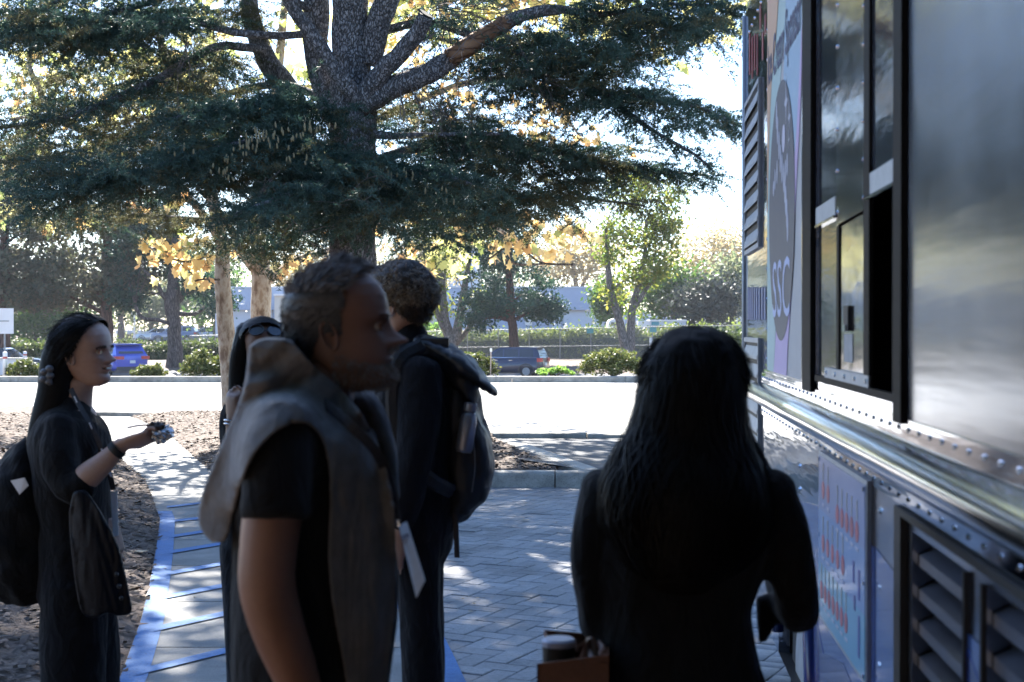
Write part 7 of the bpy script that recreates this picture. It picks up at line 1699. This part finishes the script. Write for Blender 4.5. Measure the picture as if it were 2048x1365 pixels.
# ------------------------------------------------------------------ 4. blond man with the backpack
BY = 4.4
bm_ = empty('person', (at(825, 0, BY).x, BY, 0), 'curly blond man in a dark jacket turned away, wearing a backpack', 'person')
H = Head(at(803, 609, BY), .236, R(62), 0, 0); H.skin = m_skinB
core = [ptube([(812, 655, BY, 34, .055), (815, 700, BY, 38, .06), (822, 740, BY, 50, .08)]), ptube([(828, 740, BY, 66, .15), (828, 850, BY, 80, .16), (828, 1000, BY, 72, .14), (830, 1080, BY, 70, .14)]),
        ptube([(838, 760, BY - .18, 30, .05), (830, 880, BY - .2, 28, .045), (812, 985, BY - .2, 24, .04), (795, 1060, BY - .19, 17, .026)]), ptube([(838, 760, BY + .18, 30, .05), (825, 880, BY + .2, 28, .045), (800, 985, BY + .2, 24, .04), (790, 1060, BY + .19, 17, .026)])]
core += hand_parts(at(796, 1056, BY - .19), (-.2, 0, -1), (0, -1, 0), curl=(.35, .4, .45, .5), side=1); core += hand_parts(at(790, 1056, BY + .19), (-.2, 0, -1), (0, 1, 0), curl=(.35, .4, .45, .5), side=-1)
for sg in (-1, 1): core.append(ptube([(832, 1100, BY + sg * .09, 32, .05), (842, 1380, BY + sg * .09, 27, .042), (840, 1660, BY + sg * .09, 22, .035)]))
bod = obj_from(core, 'torso', m_skinB, None, .0085, 2); Vb = np.array([v.co[:] for v in bod.data.vertices]); Fb = [tuple(p.vertices) for p in bod.data.polygons]; bpy.data.objects.remove(bod)
obj_from([(Vb, Fb)] + H.parts(), 'body', m_skinB, bm_); eyes(H, bm_)
def m_curl(v): return v[2] > np.interp(v[1], [-.45, -.25, -.08, .04, .12, .25, .34], [-.26, -.24, -.06, .02, .2, .3, .38])
hair_cap(H, m_curl, lambda v: .010 + .022 * max(0, v[2] + .05), 'hair', m_hairBd, bm_, .6, 26)
p, n_, l_ = scalp(H, m_curl, 5200, 12); hi = l_[:, 2] > .02
strands('hair_strands', p[hi] + n_[hi] * .012, n_[hi] + np.array([H.dirw((0, -.3, .4))] * hi.sum()), .040, .0016, m_hairBl, bm_, 6, 1.0); strands('hair_strands', p[~hi] + n_[~hi] * .004, n_[~hi] * .5 + np.array([H.dirw((0, -.4, -.6))] * (~hi).sum()), .014, .0011, m_hairBd, bm_, 3, .2)
obj_from([ptube([(818, 682, BY, 36, .06), (824, 715, BY, 62, .14), (832, 755, BY, 86, .20), (832, 830, BY, 96, .205), (830, 930, BY, 92, .185), (830, 1000, BY, 88, .175), (832, 1062, BY, 84, .175)]),
          ptube([(842, 740, BY - .16, 46, .07), (836, 850, BY - .2, 42, .062), (820, 960, BY - .215, 36, .056), (802, 1040, BY - .2, 30, .046)]), ptube([(842, 740, BY + .16, 46, .07), (832, 850, BY + .2, 42, .062), (812, 960, BY + .215, 36, .056), (796, 1040, BY + .2, 30, .046)]),
          ptube([(816, 664, BY, 37, .066), (818, 690, BY, 42, .075)])], 'jacket_body', m_navyc, bm_, .010, 2, fold(9, 5, .008, 4))
obj_from([ptube([(832, 1040, BY, 82, .16), (834, 1100, BY, 72, .155)])] + [ptube([(832 + 4 * sg, 1090, BY + sg * .09, 52, .09), (840 + 2 * sg, 1200, BY + sg * .09, 44, .08), (846, 1365, BY + sg * .09, 42, .075), (846, 1520, BY + sg * .09, 38, .07), (842, 1670, BY + sg * .09, 36, .066)]) for sg in (-1, 1)], 'trousers', m_trou, bm_, .012, 2, fold(9, 3, .007, 9))
for sg in (-1, 1): p = at(836, 1690, BY + sg * .09); shoe((p.x, p.y, 0), PI, bm_)
# backpack, bottle
bp_ = empty('backpack', tuple(at(940, 1020, BY)), 'black backpack with flap and straps on the blond man\'s back', 'backpack')
obj_from([ptube([(888, 716, BY, 36, .10), (910, 770, BY, 42, .13), (922, 840, BY, 46, .145), (930, 910, BY, 52, .15), (932, 965, BY, 52, .15), (920, 1005, BY, 36, .12)]), ptube([(950, 860, BY - .02, 26, .12), (962, 920, BY - .02, 26, .125), (960, 970, BY - .02, 22, .11)])], 'main_pouch', m_nylon, bp_, .008, 2, lambda v, n: .010 * mnoise.fractal(Vector((v[0] * 16, v[1] * 12, v[2] * 9)), 1, 2, 3))
obj_from([ptube([(862, 694, BY - .05, 22, .10), (905, 716, BY - .07, 22, .12), (940, 744, BY - .08, 22, .13), (964, 764, BY - .08, 11, .12)]), ptube([(900, 730, BY - .1, 20, .05), (928, 770, BY - .1, 24, .06), (940, 800, BY - .1, 16, .05)])], 'flap', m_nylon, bp_, .007, 2, lambda v, n: .008 * mnoise.fractal(Vector((v[0] * 22, v[1] * 14, v[2] * 22)), 1, 2, 3))
obj_from([ptube([(924, 1000, BY - .04, 20, .09), (932, 1016, BY - .04, 16, .08), (918, 1020, BY - .04, 14, .07)])], 'lower_pouch', m_nylon, bp_, .008, 2)
ribbon([at(845, 690, BY - .16), at(800, 720, BY - .2), at(785, 800, BY - .2), at(800, 900, BY - .21), at(860, 960, BY - .21), at(905, 985, BY - .14)], .022, 'shoulder_strap', m_nylon, bp_, th=.006); ribbon([at(910, 1010, BY - .1), at(912, 1060, BY - .1), at(914, 1116, BY - .1)], .008, 'loose_strap', m_nylon, bp_, th=.002)
mb = MB(); p = at(868, 686, BY - .13); mb.box((p.x - .04, p.y - .012, p.z - .012), (p.x + .045, p.y + .012, p.z + .016), bev=.004); mb.build('buckle', m_plastic, bp_); ribbon([at(946, 866, BY - .155), at(950, 930, BY - .165), at(944, 985, BY - .15)], .0022, 'zip', mat('zip_grey', (.12, .13, .15), .5), bp_)
bt = empty('water_bottle', tuple(at(925, 890, BY - .165)), 'small silver water bottle in the side pocket of the backpack', 'bottle')
a, b = np.array(at(927, 905, BY - .165)), np.array(at(942, 806, BY - .165)); dd = unit(b - a); Lb = np.linalg.norm(b - a)
m_bot = mat('bottle_grey', (.26, .27, .31), .35, metal=.5, var=.08, scale=20)
mesh_np('bottle_body', *tube_np([a, a + dd * .01, a + dd * Lb * .62, a + dd * Lb * .74, a + dd * Lb * .82], [.022, .026, .026, .022, .016], 20), m_bot, bt, True); mesh_np('cap', *tube_np([a + dd * Lb * .82, a + dd * Lb * .84, a + dd * Lb * .98, a + dd * Lb], [.018, .0195, .0195, .017], 20), m_bot, bt)

# ------------------------------------------------------------------ 5. woman with sunglasses, mostly hidden
GY = 5.35
gw = empty('person', (at(523, 0, GY).x, GY, 0), 'dark-haired woman with sunglasses on her head, half hidden behind the grey-haired man', 'person')
H = Head(at(524, 702, GY), .222, R(-160), 0, 0, nose=.8, jaw=.92); H.skin = m_skinD
core = [ptube([(526, 750, GY, 24, .044), (526, 800, GY, 28, .05)]), ptube([(526, 810, GY, 60, .09), (526, 900, GY, 75, .1), (526, 1060, GY, 70, .1)]),
        ptube([(478, 850, GY - .02, 24, .045), (470, 940, GY - .03, 22, .04), (466, 930, GY - .16, 20, .036), (466, 862, GY - .25, 15, .026), (465, 836, GY - .27, 13, .02)]), ptube([(596, 850, GY, 24, .045), (602, 960, GY, 22, .04), (598, 1040, GY - .05, 16, .03)])]
core += hand_parts(at(465, 838, GY - .27), (0, -.1, 1), (-.7, -.7, 0), L=.155, curl=(1.0, 1.0, 1.05, 1.1), side=1); core += hand_parts(at(598, 1036, GY - .05), (0, 0, -1), (1, 0, 0), curl=(.4,) * 4, side=1)
for sg in (-1, 1): core.append(ptube([(526 + sg * 40, 1070, GY, 40, .08), (526 + sg * 38, 1300, GY, 26, .05), (526 + sg * 36, 1490, GY, 18, .03)]))
bod = obj_from(core, 'torso', m_skinD, None, .0075, 2); Vb = np.array([v.co[:] for v in bod.data.vertices]); Fb = [tuple(p.vertices) for p in bod.data.polygons]; bpy.data.objects.remove(bod)
obj_from([(Vb, Fb)] + H.parts(), 'body', m_skinD, gw); eyes(H, gw)
hair_cap(H, m_wom, lambda v: .017 + .006 * max(0, v[2]), 'hair', m_hairB, gw, .12, 20)
for sg, x0 in ((-1, 500), (1, 590)): hair_fall([(524 + sg * 26, 662, GY + .01, 26, .06), (524 + sg * 40, 710, GY, 22, .06), (524 + sg * 46, 760, GY - .01, 20, .05), (524 + sg * 48, 820, GY - .03, 18, .045), (524 + sg * 46, 880, GY - .04, 12, .03)], 220, 'hair_fall', m_hairB, gw, .0022, .2, 8)
p, n_, l_ = scalp(H, m_brow, 260, 6); strands('eyebrow', p, n_ * .3 + np.array([H.dirw((np.sign(q[0]) * .9, 0, .05)) for q in l_]), .009, .0009, m_hairB, gw, 2)
obj_from([ptube([(526, 792, GY, 40, .07), (526, 818, GY, 82, .10), (526, 900, GY, 86, .115), (526, 1000, GY, 78, .11), (526, 1070, GY, 84, .12)]), ptube([(488, 830, GY, 30, .055), (474, 900, GY - .01, 28, .05), (468, 948, GY - .05, 26, .046), (466, 925, GY - .15, 23, .04), (466, 885, GY - .22, 20, .034)]), ptube([(586, 830, GY, 30, .055), (600, 940, GY, 28, .05), (600, 1010, GY - .03, 22, .04)])], 'top', m_blackc, gw, .010, 2, fold(9, 5, .006, 5))
obj_from([ptube([(526, 1050, GY, 84, .12), (526, 1100, GY, 84, .125)])] + [ptube([(526 + sg * 42, 1090, GY, 46, .1), (526 + sg * 40, 1300, GY, 36, .08), (526 + sg * 38, 1500, GY, 32, .07)]) for sg in (-1, 1)], 'trousers', m_trou, gw, .013, 2)
for sg in (-1, 1): p = at(526 + sg * 38, 1515, GY); shoe((p.x, p.y - .03, 0), R(-70), gw, L=.24)
for z_ in (842, 849): 
    c = np.array(at(465, z_, GY - .268)); mesh_np('bracelet', *tube_np([c + np.array((.030 * math.cos(q), .026 * math.sin(q), .004 * math.sin(q * 2))) for q in np.linspace(0, 2*PI, 17)], .003, 5, False), m_chrome, gw, True)
sg_ = empty('sunglasses', tuple(H.to((0, .34, .30))), 'dark sunglasses pushed up on the hair of the half hidden woman', 'sunglasses')
for s_ in (-1, 1):
    c = H.to((s_ * .15, .335, .335)); nrm = H.dirw((s_ * .25, .8, .6)); V, Fc = tube_np([c - unit(nrm) * .001, c + unit(nrm) * .001], [(.026, .021)] * 2, 18, True, up=H.dirw((0, -.6, .8))); mesh_np('lens', V, Fc, m_glassd, sg_)
    V, Fc = tube_np([c + rot(H.dirw((1, 0, 0)), nrm, q) * (.027 if abs(math.cos(q)) > .5 else .0235) for q in np.linspace(0, 2*PI, 19)], .0022, 6, False); mesh_np('rim', V, Fc, m_plastic, sg_)
    mesh_np('temple', *tube_np([H.to((s_ * .27, .28, .33)), H.to((s_ * .37, .05, .22)), H.to((s_ * .385, -.12, .05))], .0025, 6), m_plastic, sg_)
mesh_np('bridge', *tube_np([H.to((-.04, .37, .34)), H.to((0, .385, .345)), H.to((.04, .37, .34))], .0025, 6), m_plastic, sg_)

# ------------------------------------------------------------------ thin haze in the air
m_hz = bpy.data.materials.new('haze_air'); m_hz.use_nodes = True; t = m_hz.node_tree
t.nodes.remove(t.nodes['Principled BSDF']); pv = N(t, 'ShaderNodeVolumePrincipled'); pv.inputs['Color'].default_value = (.86, .91, 1, 1); pv.inputs['Density'].default_value = .00026; pv.inputs['Anisotropy'].default_value = .1
t.links.new(pv.outputs[0], t.nodes['Material Output'].inputs['Volume'])
mb = MB(); mb.box((-230, -40, -2.2), (230, 260, 26)); hz = mb.build('haze', m_hz); tag(hz, kind='stuff')
SC.cycles.volume_bounces = 0; SC.cycles.volume_step_rate = 4
